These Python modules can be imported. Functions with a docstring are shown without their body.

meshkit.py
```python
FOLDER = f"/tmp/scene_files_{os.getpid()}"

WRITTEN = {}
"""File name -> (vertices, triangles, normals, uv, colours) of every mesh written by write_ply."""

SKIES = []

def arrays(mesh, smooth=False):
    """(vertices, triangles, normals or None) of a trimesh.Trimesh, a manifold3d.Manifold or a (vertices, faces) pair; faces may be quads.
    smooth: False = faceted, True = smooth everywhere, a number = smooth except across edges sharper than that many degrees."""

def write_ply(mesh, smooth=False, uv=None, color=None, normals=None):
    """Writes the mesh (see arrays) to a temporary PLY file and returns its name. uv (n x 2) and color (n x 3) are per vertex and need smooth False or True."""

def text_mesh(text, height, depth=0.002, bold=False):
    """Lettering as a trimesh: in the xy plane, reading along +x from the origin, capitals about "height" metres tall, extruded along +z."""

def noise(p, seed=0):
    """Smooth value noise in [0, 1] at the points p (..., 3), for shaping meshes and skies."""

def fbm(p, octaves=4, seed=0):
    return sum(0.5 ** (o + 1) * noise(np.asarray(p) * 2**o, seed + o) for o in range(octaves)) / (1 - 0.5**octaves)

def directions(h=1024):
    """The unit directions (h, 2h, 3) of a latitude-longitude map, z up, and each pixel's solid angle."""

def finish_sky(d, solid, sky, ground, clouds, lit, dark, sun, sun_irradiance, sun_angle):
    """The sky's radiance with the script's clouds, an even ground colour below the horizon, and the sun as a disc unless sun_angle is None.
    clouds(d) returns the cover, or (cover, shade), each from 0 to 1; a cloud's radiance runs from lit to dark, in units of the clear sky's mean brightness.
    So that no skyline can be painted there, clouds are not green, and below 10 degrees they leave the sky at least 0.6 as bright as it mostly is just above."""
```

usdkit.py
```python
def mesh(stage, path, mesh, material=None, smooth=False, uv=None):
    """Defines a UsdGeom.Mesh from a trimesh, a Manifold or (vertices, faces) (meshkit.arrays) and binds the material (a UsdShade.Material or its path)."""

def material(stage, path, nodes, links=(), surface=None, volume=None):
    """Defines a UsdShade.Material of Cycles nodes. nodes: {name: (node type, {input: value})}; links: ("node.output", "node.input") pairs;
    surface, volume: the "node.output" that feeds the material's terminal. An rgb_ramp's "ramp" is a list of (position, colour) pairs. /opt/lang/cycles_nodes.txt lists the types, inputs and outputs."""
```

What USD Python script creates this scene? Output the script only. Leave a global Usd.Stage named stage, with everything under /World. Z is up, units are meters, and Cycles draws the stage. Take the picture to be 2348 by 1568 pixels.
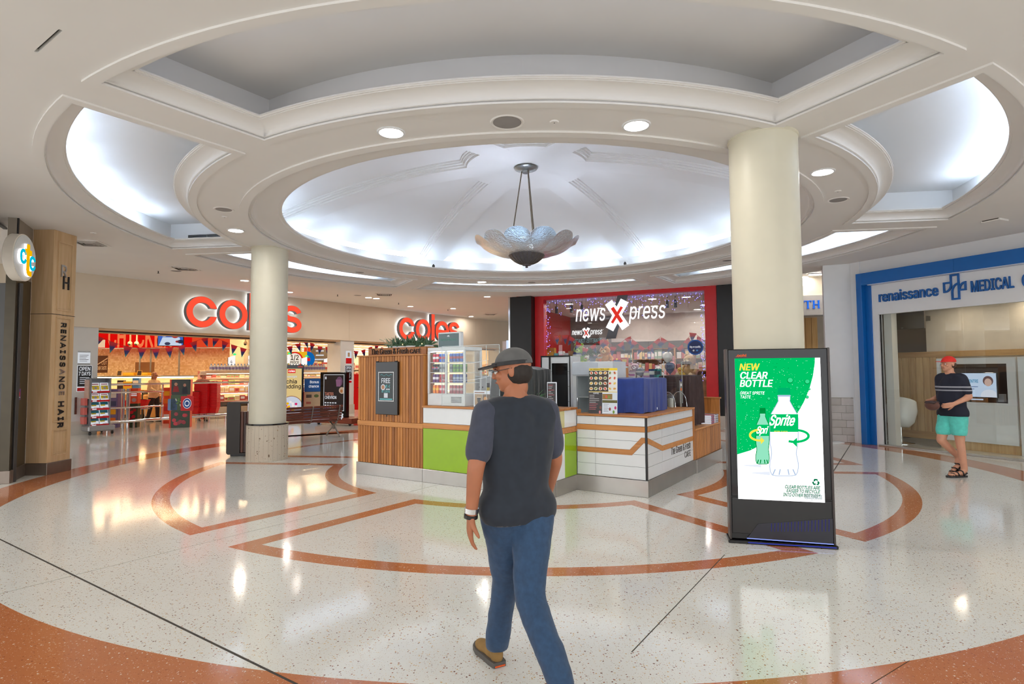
import math, random
import numpy as np
import trimesh
import manifold3d as m3
import shapely
from shapely import affinity
from shapely.geometry import Polygon, Point, LineString, box as sbox
from shapely.ops import unary_union
from pxr import Usd, UsdGeom, UsdLux, UsdShade, Gf, Sdf, Vt
import usdkit, meshkit

# ------------------------------------------------------------------ camera, sky, exposure
stage = Usd.Stage.CreateInMemory()
UsdGeom.SetStageUpAxis(stage, 'Z'); UsdGeom.SetStageMetersPerUnit(stage, 1.0)
UsdGeom.Xform.Define(stage, '/World'); UsdGeom.Scope.Define(stage, '/World/Looks')
EYE, FPX, PIT, ROLL = 1.6, 1333.4, .0515, -.0064      # eye height, focal length in pixels of 2348, tilt up, roll
EXPOSURE = 0.42
cp, sp, cr, sr = math.cos(PIT), math.sin(PIT), math.cos(ROLL), math.sin(ROLL)
cam = UsdGeom.Camera.Define(stage, '/World/camera')
right, up, fwd = (cr, -sr * sp, sr * cp), (-sr, -cr * sp, cr * cp), (0, cp, sp)
cam.AddTransformOp().Set(Gf.Matrix4d(*right, 0, *up, 0, *(-x for x in fwd), 0, 0, 0, EYE, 1))
cam.CreateHorizontalApertureAttr(36.0); cam.CreateFocalLengthAttr(36.0 * FPX / 2348)
cam.CreateClippingRangeAttr(Gf.Vec2f(.05, 500)); cam.CreateExposureAttr(EXPOSURE); cam.CreateFStopAttr(0.0)
dome = UsdLux.DomeLight.Define(stage, '/World/mall_daylight')      # the rest of the mall behind the camera, evenly lit
dome.CreateIntensityAttr(.55); dome.CreateColorAttr(Gf.Vec3f(.97, .98, 1.0))

# ------------------------------------------------------------------ helpers
def lin(c):
    c = np.asarray(c, float) / 255
    return tuple(np.where(c <= .04045, c / 12.92, ((c + .055) / 1.055) ** 2.4))
LOOKS = {}
def pm(name, rgb, rough=.5, metal=0., **kw):
    """a principled material with a faint noise in its tone"""
    if name in LOOKS: return LOOKS[name]
    c = lin(rgb); v = kw.pop('vary', .04); sc = kw.pop('scale', 6.)
    n = {'t': ('texture_coordinate', {}), 'n': ('noise_texture', {'scale': sc, 'detail': 3.}),
         'r': ('rgb_ramp', {'ramp': [(.3, tuple(x * (1 - v) for x in c)), (.7, tuple(min(1, x * (1 + v)) for x in c))]}),
         'p': ('principled_bsdf', dict(roughness=rough, metallic=metal, **kw))}
    LOOKS[name] = usdkit.material(stage, '/World/Looks/' + name, n, [('t.object', 'n.vector'), ('n.fac', 'r.fac'), ('r.color', 'p.base_color')], surface='p.BSDF')
    return LOOKS[name]
def em(name, rgb, strength=1.):
    """a light-giving surface (lamp, lit sign, screen)"""
    if strength <= 1.7: strength *= .74      # signs and screens: lit to their own colour at this exposure
    if name not in LOOKS:
        LOOKS[name] = usdkit.material(stage, '/World/Looks/' + name, {'e': ('emission', {'color': lin(rgb), 'strength': strength})}, surface='e.emission')
    return LOOKS[name]
def pane_mat(name, tint, ior=1.5, rough=0.):
    """a window pane: mirrors on the way in, never on the way out of its thin sheet"""
    if name not in LOOKS:
        LOOKS[name] = usdkit.material(stage, '/World/Looks/' + name, {'t': ('transparent_bsdf', {'color': tint}), 'g': ('glossy_bsdf', {'color': (1., 1., 1.), 'roughness': rough}), 'o': ('geometry', {}), 'i': ('math', {'math_type': 'subtract', 'value1': 1.}),
            'f': ('fresnel', {'IOR': ior}), 'x': ('math', {'math_type': 'multiply'}), 'm': ('mix_closure', {})}, [('o.backfacing', 'i.value2'), ('f.fac', 'x.value1'), ('i.value', 'x.value2'), ('x.value', 'm.fac'), ('t.BSDF', 'm.closure1'), ('g.BSDF', 'm.closure2')], surface='m.closure')
    return LOOKS[name]
def wood_mat(name, c1, c2, rough=.45, along=2, scale=1.):
    """grain stretched along one axis of the object; each piece has its own tone"""
    if name not in LOOKS:
        sc = [22. * scale] * 3; sc[along] = 1.2 * scale
        n = {'t': ('texture_coordinate', {}), 'm': ('mapping', {'scale': tuple(sc)}), 'o': ('object_info', {}), 'n': ('noise_texture', {'scale': 1., 'detail': 5., 'distortion': .6}),
             'a': ('math', {'math_type': 'multiply_add', 'value2': .5, 'value3': -.25}), 'b': ('math', {'math_type': 'add'}),
             'r': ('rgb_ramp', {'ramp': [(.22, lin(c1)), (.75, lin(c2))]}), 'p': ('principled_bsdf', {'roughness': rough})}
        LOOKS[name] = usdkit.material(stage, '/World/Looks/' + name, n, [('t.object', 'm.vector'), ('m.vector', 'n.vector'), ('o.random', 'a.value1'), ('n.fac', 'b.value1'), ('a.value', 'b.value2'),
            ('b.value', 'r.fac'), ('r.color', 'p.base_color')], surface='p.BSDF')
    return LOOKS[name]

PL = np.array([[1, 0, 0, 0], [0, 0, -1, 0], [0, 1, 0, 0], [0, 0, 0, 1.]])       # flat drawing (x, y) -> upright (x, z), thickness towards -y
def T(x=0, y=0, z=0, rz=0, s=1):
    m = trimesh.transformations.rotation_matrix(math.radians(rz), [0, 0, 1]); m[:3, :3] *= s; m[:3, 3] = (x, y, z); return m
def R(deg, axis, at=(0, 0, 0)): return trimesh.transformations.rotation_matrix(math.radians(deg), axis, at)
def geoms(s): return [g for g in getattr(s, 'geoms', [s]) if g.geom_type == 'Polygon' and g.area > 1e-9]
_text = {}
def text2(t, bold=False):
    if (t, bold) not in _text: _text[t, bold] = meshkit.text_mesh(t, 1., 1., bold)
    return _text[t, bold]
class MB:
    """collects shapes into one mesh"""
    def __init__(s, M=None): s.p, s.M = [], M
    def add(s, m, M=None):
        if hasattr(m, 'to_mesh'):
            q = m.to_mesh(); m = trimesh.Trimesh(q.vert_properties[:, :3], q.tri_verts, process=False)
        m = m.copy()
        if M is not None: m.apply_transform(M)
        if s.M is not None: m.apply_transform(s.M)
        s.p.append(m); return s
    def box(s, x0, x1, y0, y1, z0, z1, M=None):
        b = trimesh.creation.box([abs(x1 - x0), abs(y1 - y0), abs(z1 - z0)]); b.apply_translation([(x0 + x1) / 2, (y0 + y1) / 2, (z0 + z1) / 2]); return s.add(b, M)
    def cbox(s, x0, x1, y0, y1, z0, z1, c=.004, M=None):
        """box with chamfered edges"""
        v = []
        for a in (0, 1, 2):
            k = [c] * 3; k[a] = 0
            v += [(x, y, z) for x in (x0 + k[0], x1 - k[0]) for y in (y0 + k[1], y1 - k[1]) for z in (z0 + k[2], z1 - k[2])]
        return s.add(trimesh.Trimesh(v, process=False).convex_hull, M)
    def cyl(s, a, b, r, n=16, r2=None, M=None):
        a, b = np.array(a, float), np.array(b, float); d = b - a; h = np.linalg.norm(d); d = d / h
        u = np.cross(d, [0, 0, 1] if abs(d[2]) < .9 else [1, 0, 0]); u /= np.linalg.norm(u); w = np.cross(d, u); r2 = r if r2 is None else r2
        t = np.arange(n) * 2 * math.pi / n; ring = np.cos(t)[:, None] * u + np.sin(t)[:, None] * w
        v = np.vstack([a + ring * r, b + ring * r2, [a], [b]]); i = np.arange(n); j = (i + 1) % n
        f = np.vstack([np.c_[i, j, n + i], np.c_[j, n + j, n + i], np.c_[j, i, np.full(n, 2 * n)], np.c_[n + i, n + j, np.full(n, 2 * n + 1)]])
        return s.add(trimesh.Trimesh(v, f, process=False), M)
    def tube(s, pts, r, n=8, M=None):
        pts = np.array(pts, float); rings = []; k = len(pts); prev = None
        for i in range(k):
            d = pts[min(i + 1, k - 1)] - pts[max(i - 1, 0)]; d /= np.linalg.norm(d)
            u = np.cross(d, [0, 0, 1] if abs(d[2]) < .95 else [1, 0, 0]) if prev is None else prev - d * (prev @ d)
            u /= np.linalg.norm(u); prev = u; w = np.cross(d, u); t = np.arange(n) * 2 * math.pi / n
            rr = r[i] if np.ndim(r) else r
            rings.append(pts[i] + rr * (np.cos(t)[:, None] * u + np.sin(t)[:, None] * w))
        v = np.vstack(rings + [pts[:1], pts[-1:]]); f = []
        for i in range(k - 1):
            for a in range(n):
                b = (a + 1) % n; f += [(i * n + a, i * n + b, (i + 1) * n + a), (i * n + b, (i + 1) * n + b, (i + 1) * n + a)]
        for a in range(n):
            b = (a + 1) % n; f += [(b, a, k * n), ((k - 1) * n + a, (k - 1) * n + b, k * n + 1)]
        return s.add(trimesh.Trimesh(v, f, process=False), M)
    def lathe(s, prof, n=32, M=None, a0=0., a1=360.):
        prof = np.array(prof, float); full = a1 - a0 >= 360; t = np.radians(np.linspace(a0, a1, n + 1))
        v = np.stack([np.outer(np.cos(t), prof[:, 0]), np.outer(np.sin(t), prof[:, 0]), np.tile(prof[:, 1], (n + 1, 1))], 2).reshape(-1, 3); k = len(prof); f = []
        for i in range(n):
            for j in range(k - 1):
                a, b, c, d = i * k + j, (i + 1) * k + j, (i + 1) * k + j + 1, i * k + j + 1
                f += [(a, b, c), (a, c, d)]
        m = trimesh.Trimesh(v, f, process=False); m.merge_vertices(); m.update_faces(m.nondegenerate_faces()); return s.add(m, M)
    def prism(s, shape, z0, z1, M=None):
        for g in geoms(shape):
            m = trimesh.creation.extrude_polygon(g, z1 - z0, engine='earcut'); m.apply_translation([0, 0, z0]); s.add(m, M)
        return s
    def flat(s, shape, y=0., t=.002, M=None):
        """a shape drawn in (x, z), standing upright with its back at y and its front at y - t"""
        for g in geoms(shape):
            m = trimesh.creation.extrude_polygon(g, t, engine='earcut'); m.apply_transform(PL); m.apply_translation([0, y, 0]); s.add(m, M)
        return s
    def rect(s, x0, x1, z0, z1, y=0., t=.002, M=None): return s.box(x0, x1, y - t, y, z0, z1, M)
    def text(s, t, x, z, h, y=0., th=.002, w=None, bold=False, slant=0., align='l', cap=True, rot=0., M=None):
        """lettering h tall; w: its total width; align l, c or r at x; baseline z"""
        m = text2(t, bold).copy(); lo, hi = m.bounds[:, 0]; k = h if w is None else w / (hi - lo)
        m.apply_translation([-lo, 0, 0]); m.apply_scale([k, h, th])
        sh = np.eye(4); sh[0, 1] = slant; m.apply_transform(sh); wd = (hi - lo) * k
        m.apply_translation([-wd * {'l': 0, 'c': .5, 'r': 1}[align], 0, 0])
        if rot: m.apply_transform(R(rot, [0, 0, 1]))
        m.apply_translation([x, z, 0]); m.apply_transform(PL); m.apply_translation([0, y, 0]); return s.add(m, M)
    def add_fit(s, x, w):
        """squeezes the last shape sideways to start at x and be w wide"""
        v = s.p[-1].vertices; lo, hi = v[:, 0].min(), v[:, 0].max(); v = v.copy(); v[:, 0] = x + (v[:, 0] - lo) * w / (hi - lo); s.p[-1].vertices = v; return s
    def ball(s, c, r, sub=2, sc=(1, 1, 1), M=None):
        m = trimesh.creation.icosphere(sub, 1.); m.apply_scale(np.array(sc) * r); m.apply_translation(c); return s.add(m, M)
    def mesh(s): return s.p[0] if len(s.p) == 1 else trimesh.util.concatenate(s.p)

_used = {}
def numbered(parent, name):
    k = (parent, name); n = _used.get(k, 0); _used[k] = n + 1
    return parent + '/' + (name if n == 0 else f'{name}_{n:03d}')
def tag(p, label=None, cat=None, group=None, kind=None):
    for k, v in (('label', label), ('category', cat), ('group', group), ('kind', kind)):
        if v: p.SetCustomDataByKey(k, v)
    return p
def pathof(p): return '/World' if p is None else str(p.GetPath())
def obj(name, mb, mat, parent=None, smooth=False, label=None, cat=None, group=None, kind=None):
    m = mb.mesh() if isinstance(mb, MB) else mb
    p = usdkit.mesh(stage, numbered(pathof(parent), name), m, mat, smooth=smooth).GetPrim()
    return tag(p, label, cat, group, kind)
def thing(name, label=None, cat=None, loc=(0, 0, 0), rz=0., group=None, kind=None, parent=None):
    x = UsdGeom.Xform.Define(stage, numbered(pathof(parent), name))
    x.AddTranslateOp().Set(Gf.Vec3d(*map(float, loc)))
    if rz: x.AddRotateZOp().Set(float(rz))
    return tag(x.GetPrim(), label, cat, group, kind)
def dup(src, loc, rz=0., label=None, group=None, scale=None, name=None):
    d = src.GetCustomData(); x = UsdGeom.Xform.Define(stage, numbered('/World', name or src.GetName().rstrip('0123456789_')))
    p = x.GetPrim(); p.GetReferences().AddInternalReference(src.GetPath()); x.ClearXformOpOrder()
    x.AddTranslateOp(opSuffix='at').Set(Gf.Vec3d(*map(float, loc)))
    x.AddRotateZOp(opSuffix='at').Set(float(rz))
    if scale is not None: x.AddScaleOp(opSuffix='at').Set(Gf.Vec3f(*([scale] * 3 if np.ndim(scale) == 0 else scale)))
    p.SetInstanceable(True)
    return tag(p, label or d.get('label'), d.get('category'), group or d.get('group'))

# a point of the photograph -> where its ray meets a level, or an upright plane of the place
CX, CY, HC, HO = .29, 10.266, 3.97, 4.34         # centre of the rotunda; its ceiling; the higher ceiling of the mall around it
def ray(x, y):
    a, b = (x - 1174) / FPX, -(y - 784) / FPX; a, b = cr * a - sr * b, sr * a + cr * b
    return np.array([a, cp - b * sp, sp + b * cp])
def fl(x, y, z=0.):
    d = ray(x, y); return d[:2] * ((z - EYE) / d[2])
class Fr:
    """an upright plane: x to the viewer's right along it, y into it (away from the viewer), z up"""
    def __init__(s, p, q=None, ang=None):
        s.p = np.array(p, float)
        if ang is None: d = np.array(q, float) - s.p; ang = math.degrees(math.atan2(d[1], d[0]))
        s.ang = ang; a = math.radians(ang); s.d = np.array([math.cos(a), math.sin(a)]); s.n = np.array([-s.d[1], s.d[0]])
        s.M = T(s.p[0], s.p[1], 0, ang)
    def on(s, px, py, y=0.):
        r = ray(px, py); t = (s.n @ s.p + y) / (s.n @ r[:2]); P = np.array([0, 0, EYE]) + r * t
        return float((P[:2] - s.p) @ s.d), float(P[2])
    def w(s, x, y=0., z=0.):
        q = s.p + s.d * x + s.n * y; return (float(q[0]), float(q[1]), float(z))
    def sub(s, x, y=0., turn=0.): return Fr(s.w(x, y)[:2], ang=s.ang + turn)
    def thing(s, name, label=None, cat=None, x=0., y=0., z=0., turn=0., **k): return thing(name, label, cat, s.w(x, y, z), s.ang + turn, **k)
def pol(r, a): return (CX + r * math.cos(math.radians(a)), CY + r * math.sin(math.radians(a)))
def arc(r, a0, a1, n=48): return [pol(r, a) for a in np.linspace(a0, a1, n)]
def circle(r, n=128): return Polygon(arc(r, 0, 360, n + 1)[:-1])
BEAMS = [-125.0, -61.4, -7.7, 54.8, 118.8, 172.3]
def beam_strip(a, half, r0=0., r1=12.):
    d = np.array([math.cos(math.radians(a)), math.sin(math.radians(a))]); n = np.array([-d[1], d[0]]) * half; c = np.array([CX, CY])
    return Polygon([c + d * r0 - n, c + d * r1 - n, c + d * r1 + n, c + d * r0 + n])
def wedge(a0, a1, r=12.):
    return Polygon([(CX, CY)] + arc(r, a0, a1, 24))
def sector(i, r0, r1, half):
    """ring segment between beams i and i + 1, its straight sides parallel to the beams"""
    a0, a1 = BEAMS[i], BEAMS[(i + 1) % 6]; a1 += 360 if a1 < a0 else 0
    s = wedge(a0, a1).difference(beam_strip(a0, half)).difference(beam_strip(a1, half))
    s = s.intersection(Polygon(arc(r1, 0, 360, 181)[:-1]).difference(Polygon(arc(r0, 0, 360, 181)[:-1])))
    return max(geoms(s), key=lambda g: g.area)
rng = random.Random(7)
K = Fr((-11.70, 15.50), ang=55.5)            # supermarket front
MED = Fr((7.61, 12.71), (8.83, 10.14))      # medical centre front
NX = Fr((.95, 18.27), ang=-24.0)            # newsagency front
# ------------------------------------------------------------------ materials of the building
PAINT = pm('ceiling_paint', (232, 229, 225), .7, vary=.012, scale=1.5)
WALLP = pm('wall_paint', (222, 209, 188), .6, vary=.015, scale=2.)
WHITEP = pm('white_paint', (228, 230, 232), .55, vary=.012)
GREYP = pm('grey_white_paint', (214, 214, 211), .55, vary=.012)
COLP = pm('column_paint', (216, 211, 190), .42, vary=.015)
CONC = None
STEEL = pm('brushed_steel', (188, 188, 186), .3, 1., vary=.05, scale=14.)
CHROME = pm('chrome', (225, 226, 228), .12, 1., vary=.02)
BLACK = pm('black_paint', (24, 24, 26), .4, vary=.1)
BLACKG = pm('black_gloss', (14, 14, 16), .08, vary=.1)
DKGREY = pm('dark_grey', (62, 60, 58), .45, vary=.05)
DIRT = pm('joint_dark', (58, 52, 44), .6, vary=.2)
RED = pm('red_paint', (206, 18, 26), .38, vary=.04)
BLUE = pm('blue_paint', (0, 98, 178), .35, vary=.03)
GREEN = pm('green_panel', (150, 190, 20), .18, vary=.03)
WTILE = pm('white_laminate', (232, 236, 238), .12, vary=.015)
TIMBER = wood_mat('cafe_timber', (150, 90, 38), (208, 138, 70), .4)
TIMBER_H = wood_mat('cafe_timber_rail', (160, 98, 48), (212, 146, 82), .4, along=0)
BENCHW = wood_mat('bench_timber', (72, 28, 16), (118, 52, 30), .4, along=0)
GLASS = pane_mat('clear_glass', (.97, .985, .98), 1.5)
SHOPGLASS = pane_mat('shop_glass', (.93, .95, .94), 1.7)
LAMP = em('lamp_cool', (255, 244, 228), 150.)
LAMP_OUT = em('lamp_neutral', (255, 248, 238), 135.)
COVE = em('cove_strip', (200, 224, 255), 30.)
COVE_DIM = em('cove_strip_dim', (204, 222, 255), 9.)
CLEAN = em('lit_white', (255, 255, 255), 1.6)

def terrazzo(name, base, chips, dens, scale=70., rough=.1):
    n = {'g': ('geometry', {}), 'v': ('voronoi_texture', {'scale': scale, 'randomness': 1.}), 'v2': ('voronoi_texture', {'scale': scale * 2.3, 'randomness': 1.}),
         'vn': ('noise_texture', {'scale': 90., 'detail': 1.}), 'va': ('vector_math', {'math_type': 'multiply_add', 'vector2': (.012, .012, .012)}),
         's': ('separate_color', {}), 'lt': ('math', {'math_type': 'less_than', 'value2': .36}), 'gt': ('math', {'math_type': 'greater_than', 'value2': 1 - dens}), 'mu': ('math', {'math_type': 'multiply'}),
         's2': ('separate_color', {}), 'lt2': ('math', {'math_type': 'less_than', 'value2': .34}), 'gt2': ('math', {'math_type': 'greater_than', 'value2': 1 - dens}), 'mu2': ('math', {'math_type': 'multiply'}),
         'cr': ('rgb_ramp', {'ramp': [(i / max(1, len(chips) - 1), lin(c)) for i, c in enumerate(chips)], 'interpolate': False}),
         'cr2': ('rgb_ramp', {'ramp': [(i / max(1, len(chips) - 1), lin(c)) for i, c in enumerate(chips)], 'interpolate': False}),
         'n': ('noise_texture', {'scale': 1.3, 'detail': 4.}), 'br': ('rgb_ramp', {'ramp': [(.3, tuple(x * .95 for x in lin(base))), (.7, lin(base))]}),
         'm1': ('mix_color', {}), 'm2': ('mix_color', {}), 'p': ('principled_bsdf', {'roughness': rough, 'specular_ior_level': .6})}
    L = [('g.position', 'vn.vector'), ('vn.color', 'va.vector1'), ('g.position', 'va.vector3'), ('va.vector', 'v.vector'), ('va.vector', 'v2.vector'), ('g.position', 'n.vector'), ('n.fac', 'br.fac'),
         ('v.color', 's.color'), ('v.distance', 'lt.value1'), ('s.r', 'gt.value1'), ('lt.value', 'mu.value1'), ('gt.value', 'mu.value2'), ('s.g', 'cr.fac'),
         ('v2.color', 's2.color'), ('v2.distance', 'lt2.value1'), ('s2.r', 'gt2.value1'), ('lt2.value', 'mu2.value1'), ('gt2.value', 'mu2.value2'), ('s2.g', 'cr2.fac'),
         ('br.color', 'm1.a'), ('cr2.color', 'm1.b'), ('mu2.value', 'm1.fac'), ('m1.result', 'm2.a'), ('cr.color', 'm2.b'), ('mu.value', 'm2.fac'), ('m2.result', 'p.base_color')]
    LOOKS[name] = usdkit.material(stage, '/World/Looks/' + name, n, L, surface='p.BSDF'); return LOOKS[name]
TERR = terrazzo('terrazzo_white', (226, 226, 220), [(150, 98, 70), (196, 160, 118), (120, 84, 66), (206, 176, 130), (176, 132, 104)], .17)
TERRO = terrazzo('terrazzo_terracotta', (190, 116, 72), [(148, 78, 44), (214, 168, 132), (160, 90, 54), (236, 224, 206), (150, 82, 48)], .16, 75.)
CONC = terrazzo('pitted_concrete', (206, 194, 174), [(120, 98, 76), (176, 150, 116), (96, 84, 72)], .07, 26., .7)

# ------------------------------------------------------------------ floor
floor = thing('floor', kind='structure')
ring = Polygon(arc(7.79, 0, 360, 257)[:-1]).difference(Polygon(arc(7.23, 0, 360, 257)[:-1]))
outl = [('', ring)]
bands = [ring]
for i in range(6):
    s = sector(i, 3.2, 5.62, .345)
    bands.append(s.difference(s.buffer(-.2, join_style='mitre')))
far_band = Polygon([fl(640, 1021), fl(860, 1003), fl(860, 1010), fl(640, 1027)])
bands += [LineString([fl(640, 1001), fl(870, 988)]).buffer(.16, cap_style='flat')]
orange = unary_union(bands)
jl = [((0, 1236), (680, 1568), .013), ((0, 1361), (1010, 1110), .007), ((1440, 1165), (2348, 1288), .006), ((1952, 1016), (1908, 1085), .012), ((1448, 1495), (1662, 1271), .006),
      ((0, 1156), (480, 1076), .005), ((1914, 1076), (2348, 1104), .005), ((1998, 1568), (2086, 1514), .004), ((230, 1000), (390, 1030), .006)]
JT = []
for a, b, w in jl:
    p, q = fl(*a), fl(*b); d = (q - p) / np.linalg.norm(q - p)
    JT.append(LineString([p - d * (1.2 if a[0] in (0, 2348) or a[1] > 1560 else 0), q + d * (1.2 if b[0] in (0, 2348) or b[1] > 1560 else 0)]).buffer(w / 2 * 1.4, cap_style='flat'))
JT = unary_union(JT)
slab = sbox(-30, -8, 22, 50)
white = slab.difference(orange).difference(JT)
obj('terrazzo_field', MB().prism(white, -.06, 0), TERR, floor)
for b in bands: obj('inlay_band', MB().prism(b.difference(JT), -.06, 0), TERRO, floor)
obj('expansion_joint', MB().prism(JT, -.06, -.002), DIRT, floor)

# ------------------------------------------------------------------ ceiling of the rotunda with its coves, and the higher ceiling round it
ceil = thing('ceiling', kind='structure')
low = unary_union([circle(7.95, 160), sbox(-12, -8, 15, 9.4), Polygon([(6.9, 13.6), (7.6, 12.9), (10.2, 8.3), (3, 5)])])
domehole = circle(4.54, 128)
SECT = [sector(i, 5.29, 6.72, .30) for i in range(6)]
plate = low.difference(domehole)
for s in SECT: plate = plate.difference(s)
# the near cracks of the plasterboard: an open access panel and a slot
slot = LineString([fl(83, 119, HC), fl(138, 70, HC)]).buffer(.012)
plate = plate.difference(slot)
obj('ceiling_plate', MB().prism(plate, HC, HC + .03), PAINT, ceil)
obj('slot_shadow', MB().prism(slot.buffer(.03), HC + .03, HC + .05), BLACK, ceil)
high = sbox(-30, 8.5, 22, 50).difference(low)
obj('upper_ceiling', MB().prism(high, HO, HO + .03), PAINT, ceil)
obj('ceiling_step', MB().prism(low.difference(low.buffer(-.02)).difference(sbox(-40, -20, 40, 9)), HC + .031, HO), PAINT, ceil)
def offset_ring(pts, d):
    """the closed ring moved inwards by d, corner by corner"""
    p = np.array(pts); e = np.roll(p, -1, 0) - p; e /= np.linalg.norm(e, axis=1)[:, None]; n = np.c_[-e[:, 1], e[:, 0]]
    n0 = np.roll(n, 1, 0); m = (n + n0) / (1 + (n * n0).sum(1))[:, None]
    return p + m * d
def loft(ring0, prof):
    rows = [np.c_[offset_ring(ring0, d), np.full(len(ring0), z)] for d, z in prof]
    n = len(ring0); v = np.vstack(rows); f = []
    for k in range(len(prof) - 1):
        for a in range(n):
            b = (a + 1) % n; f += [(k * n + a, k * n + b, (k + 1) * n + b), (k * n + a, (k + 1) * n + b, (k + 1) * n + a)]
    return trimesh.Trimesh(v, f, process=False)
def ring_of(poly): return np.array(shapely.geometry.polygon.orient(poly).exterior.coords)[:-1]
crown = [(-.005, HC - .018), (.0, HC - .018), (.0, HC + .012), (.012, HC + .016), (.012, HC + .028)] + [(.012 + .14 * (1 - math.cos(t)), HC + .028 + .082 * math.sin(t)) for t in np.linspace(.1, math.pi / 2, 9)] + \
        [(.152, HC + .118), (.166, HC + .118), (.172, HC + .126), (.18, HC + .128), (.18, HC + .142), (.165, HC + .142), (.16, HC + .12)]
for i, s in enumerate(SECT):
    rg = ring_of(s)
    obj('cove_moulding', loft(rg, crown), PAINT, ceil, smooth=30)
    obj('cove_frame', MB().prism(s.buffer(.1, join_style='mitre').difference(s.buffer(.004, join_style='mitre')), HC - .018, HC), PAINT, ceil)
    obj('cove_wall', loft(rg, [(.16, HC + .12), (-.15, HC + .12), (-.15, HC + .5)]), PAINT, ceil)
    obj('cove_top', MB().prism(Polygon(offset_ring(rg, -.17)), HC + .5, HC + .53), PAINT, ceil)
    # lighting battens in the trough along the outer arc
    a0, a1 = BEAMS[i], BEAMS[(i + 1) % 6]; a1 += 360 if a1 < a0 else 0
    n = 6; mb = MB()
    for k in range(n):
        a = a0 + 7 + (a1 - a0 - 14) * (k + .5) / n
        mb.add(trimesh.creation.box([.05, .62, .012]), T(*pol(6.68, a), HC + .132, a))
    obj('cove_batten', mb, COVE_DIM if i == 0 else COVE, ceil)
dcrown = [(-.005, HC - .02), (0, HC - .02), (0, HC + .012), (.03, HC + .016), (.03, HC + .03), (.06, HC + .03)] + [(.06 + .3 * (1 - math.cos(t)), HC + .03 + .06 * math.sin(t)) for t in np.linspace(.1, math.pi / 2, 9)] + \
         [(.37, HC + .092), (.41, HC + .092), (.42, HC + .104), (.46, HC + .108), (.46, HC + .135), (.44, HC + .135), (.42, HC + .106), (.3, HC + .106), (-.06, HC + .106), (-.06, 4.385)]
drg = ring_of(domehole)
obj('dome_moulding', loft(drg, dcrown[:-3]), PAINT, ceil, smooth=30)
obj('dome_trough', loft(drg, dcrown[-4:]), PAINT, ceil)
obj('dome_frame', MB().prism(circle(4.66).difference(circle(4.544)), HC - .02, HC), PAINT, ceil)
RD = (4.6 ** 2 + .885 ** 2) / (2 * .885)
def dz(r): return 5.27 - RD + np.sqrt(RD * RD - r * r)
obj('dome_shell', MB().lathe([(r, dz(r) + .13) for r in np.linspace(4.62, 0.001, 30)], 96, T(CX, CY, -.0)), PAINT, ceil, smooth=40)
def rib(half, drop, a, r0=.9, r1=4.61, n=40, h=.17):
    """a flat band on the inside of the dome along a beam, its face drop above the dome's inner line"""
    V, F = [], []
    for k in range(n + 1):
        r = r0 + (r1 - r0) * k / n; q = dz(min(4.62, math.hypot(r, half)))
        V += [(r, -half, q + h), (r, -half, q + drop), (r, half, q + drop), (r, half, q + h)]
    for k in range(n):
        for j in range(3):
            A, B = k * 4 + j, (k + 1) * 4 + j; F += [(A, B, B + 1), (A, B + 1, A + 1)]
    return trimesh.Trimesh(V, F, process=False).apply_transform(T(CX, CY, 0, a))
def rose(r, drop): return MB().lathe([(r, dz(r) + .17), (r, dz(r) + drop)] + [(q, dz(q) + drop) for q in np.linspace(r, 0, 8)[1:]], 96, T(CX, CY, 0))
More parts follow.
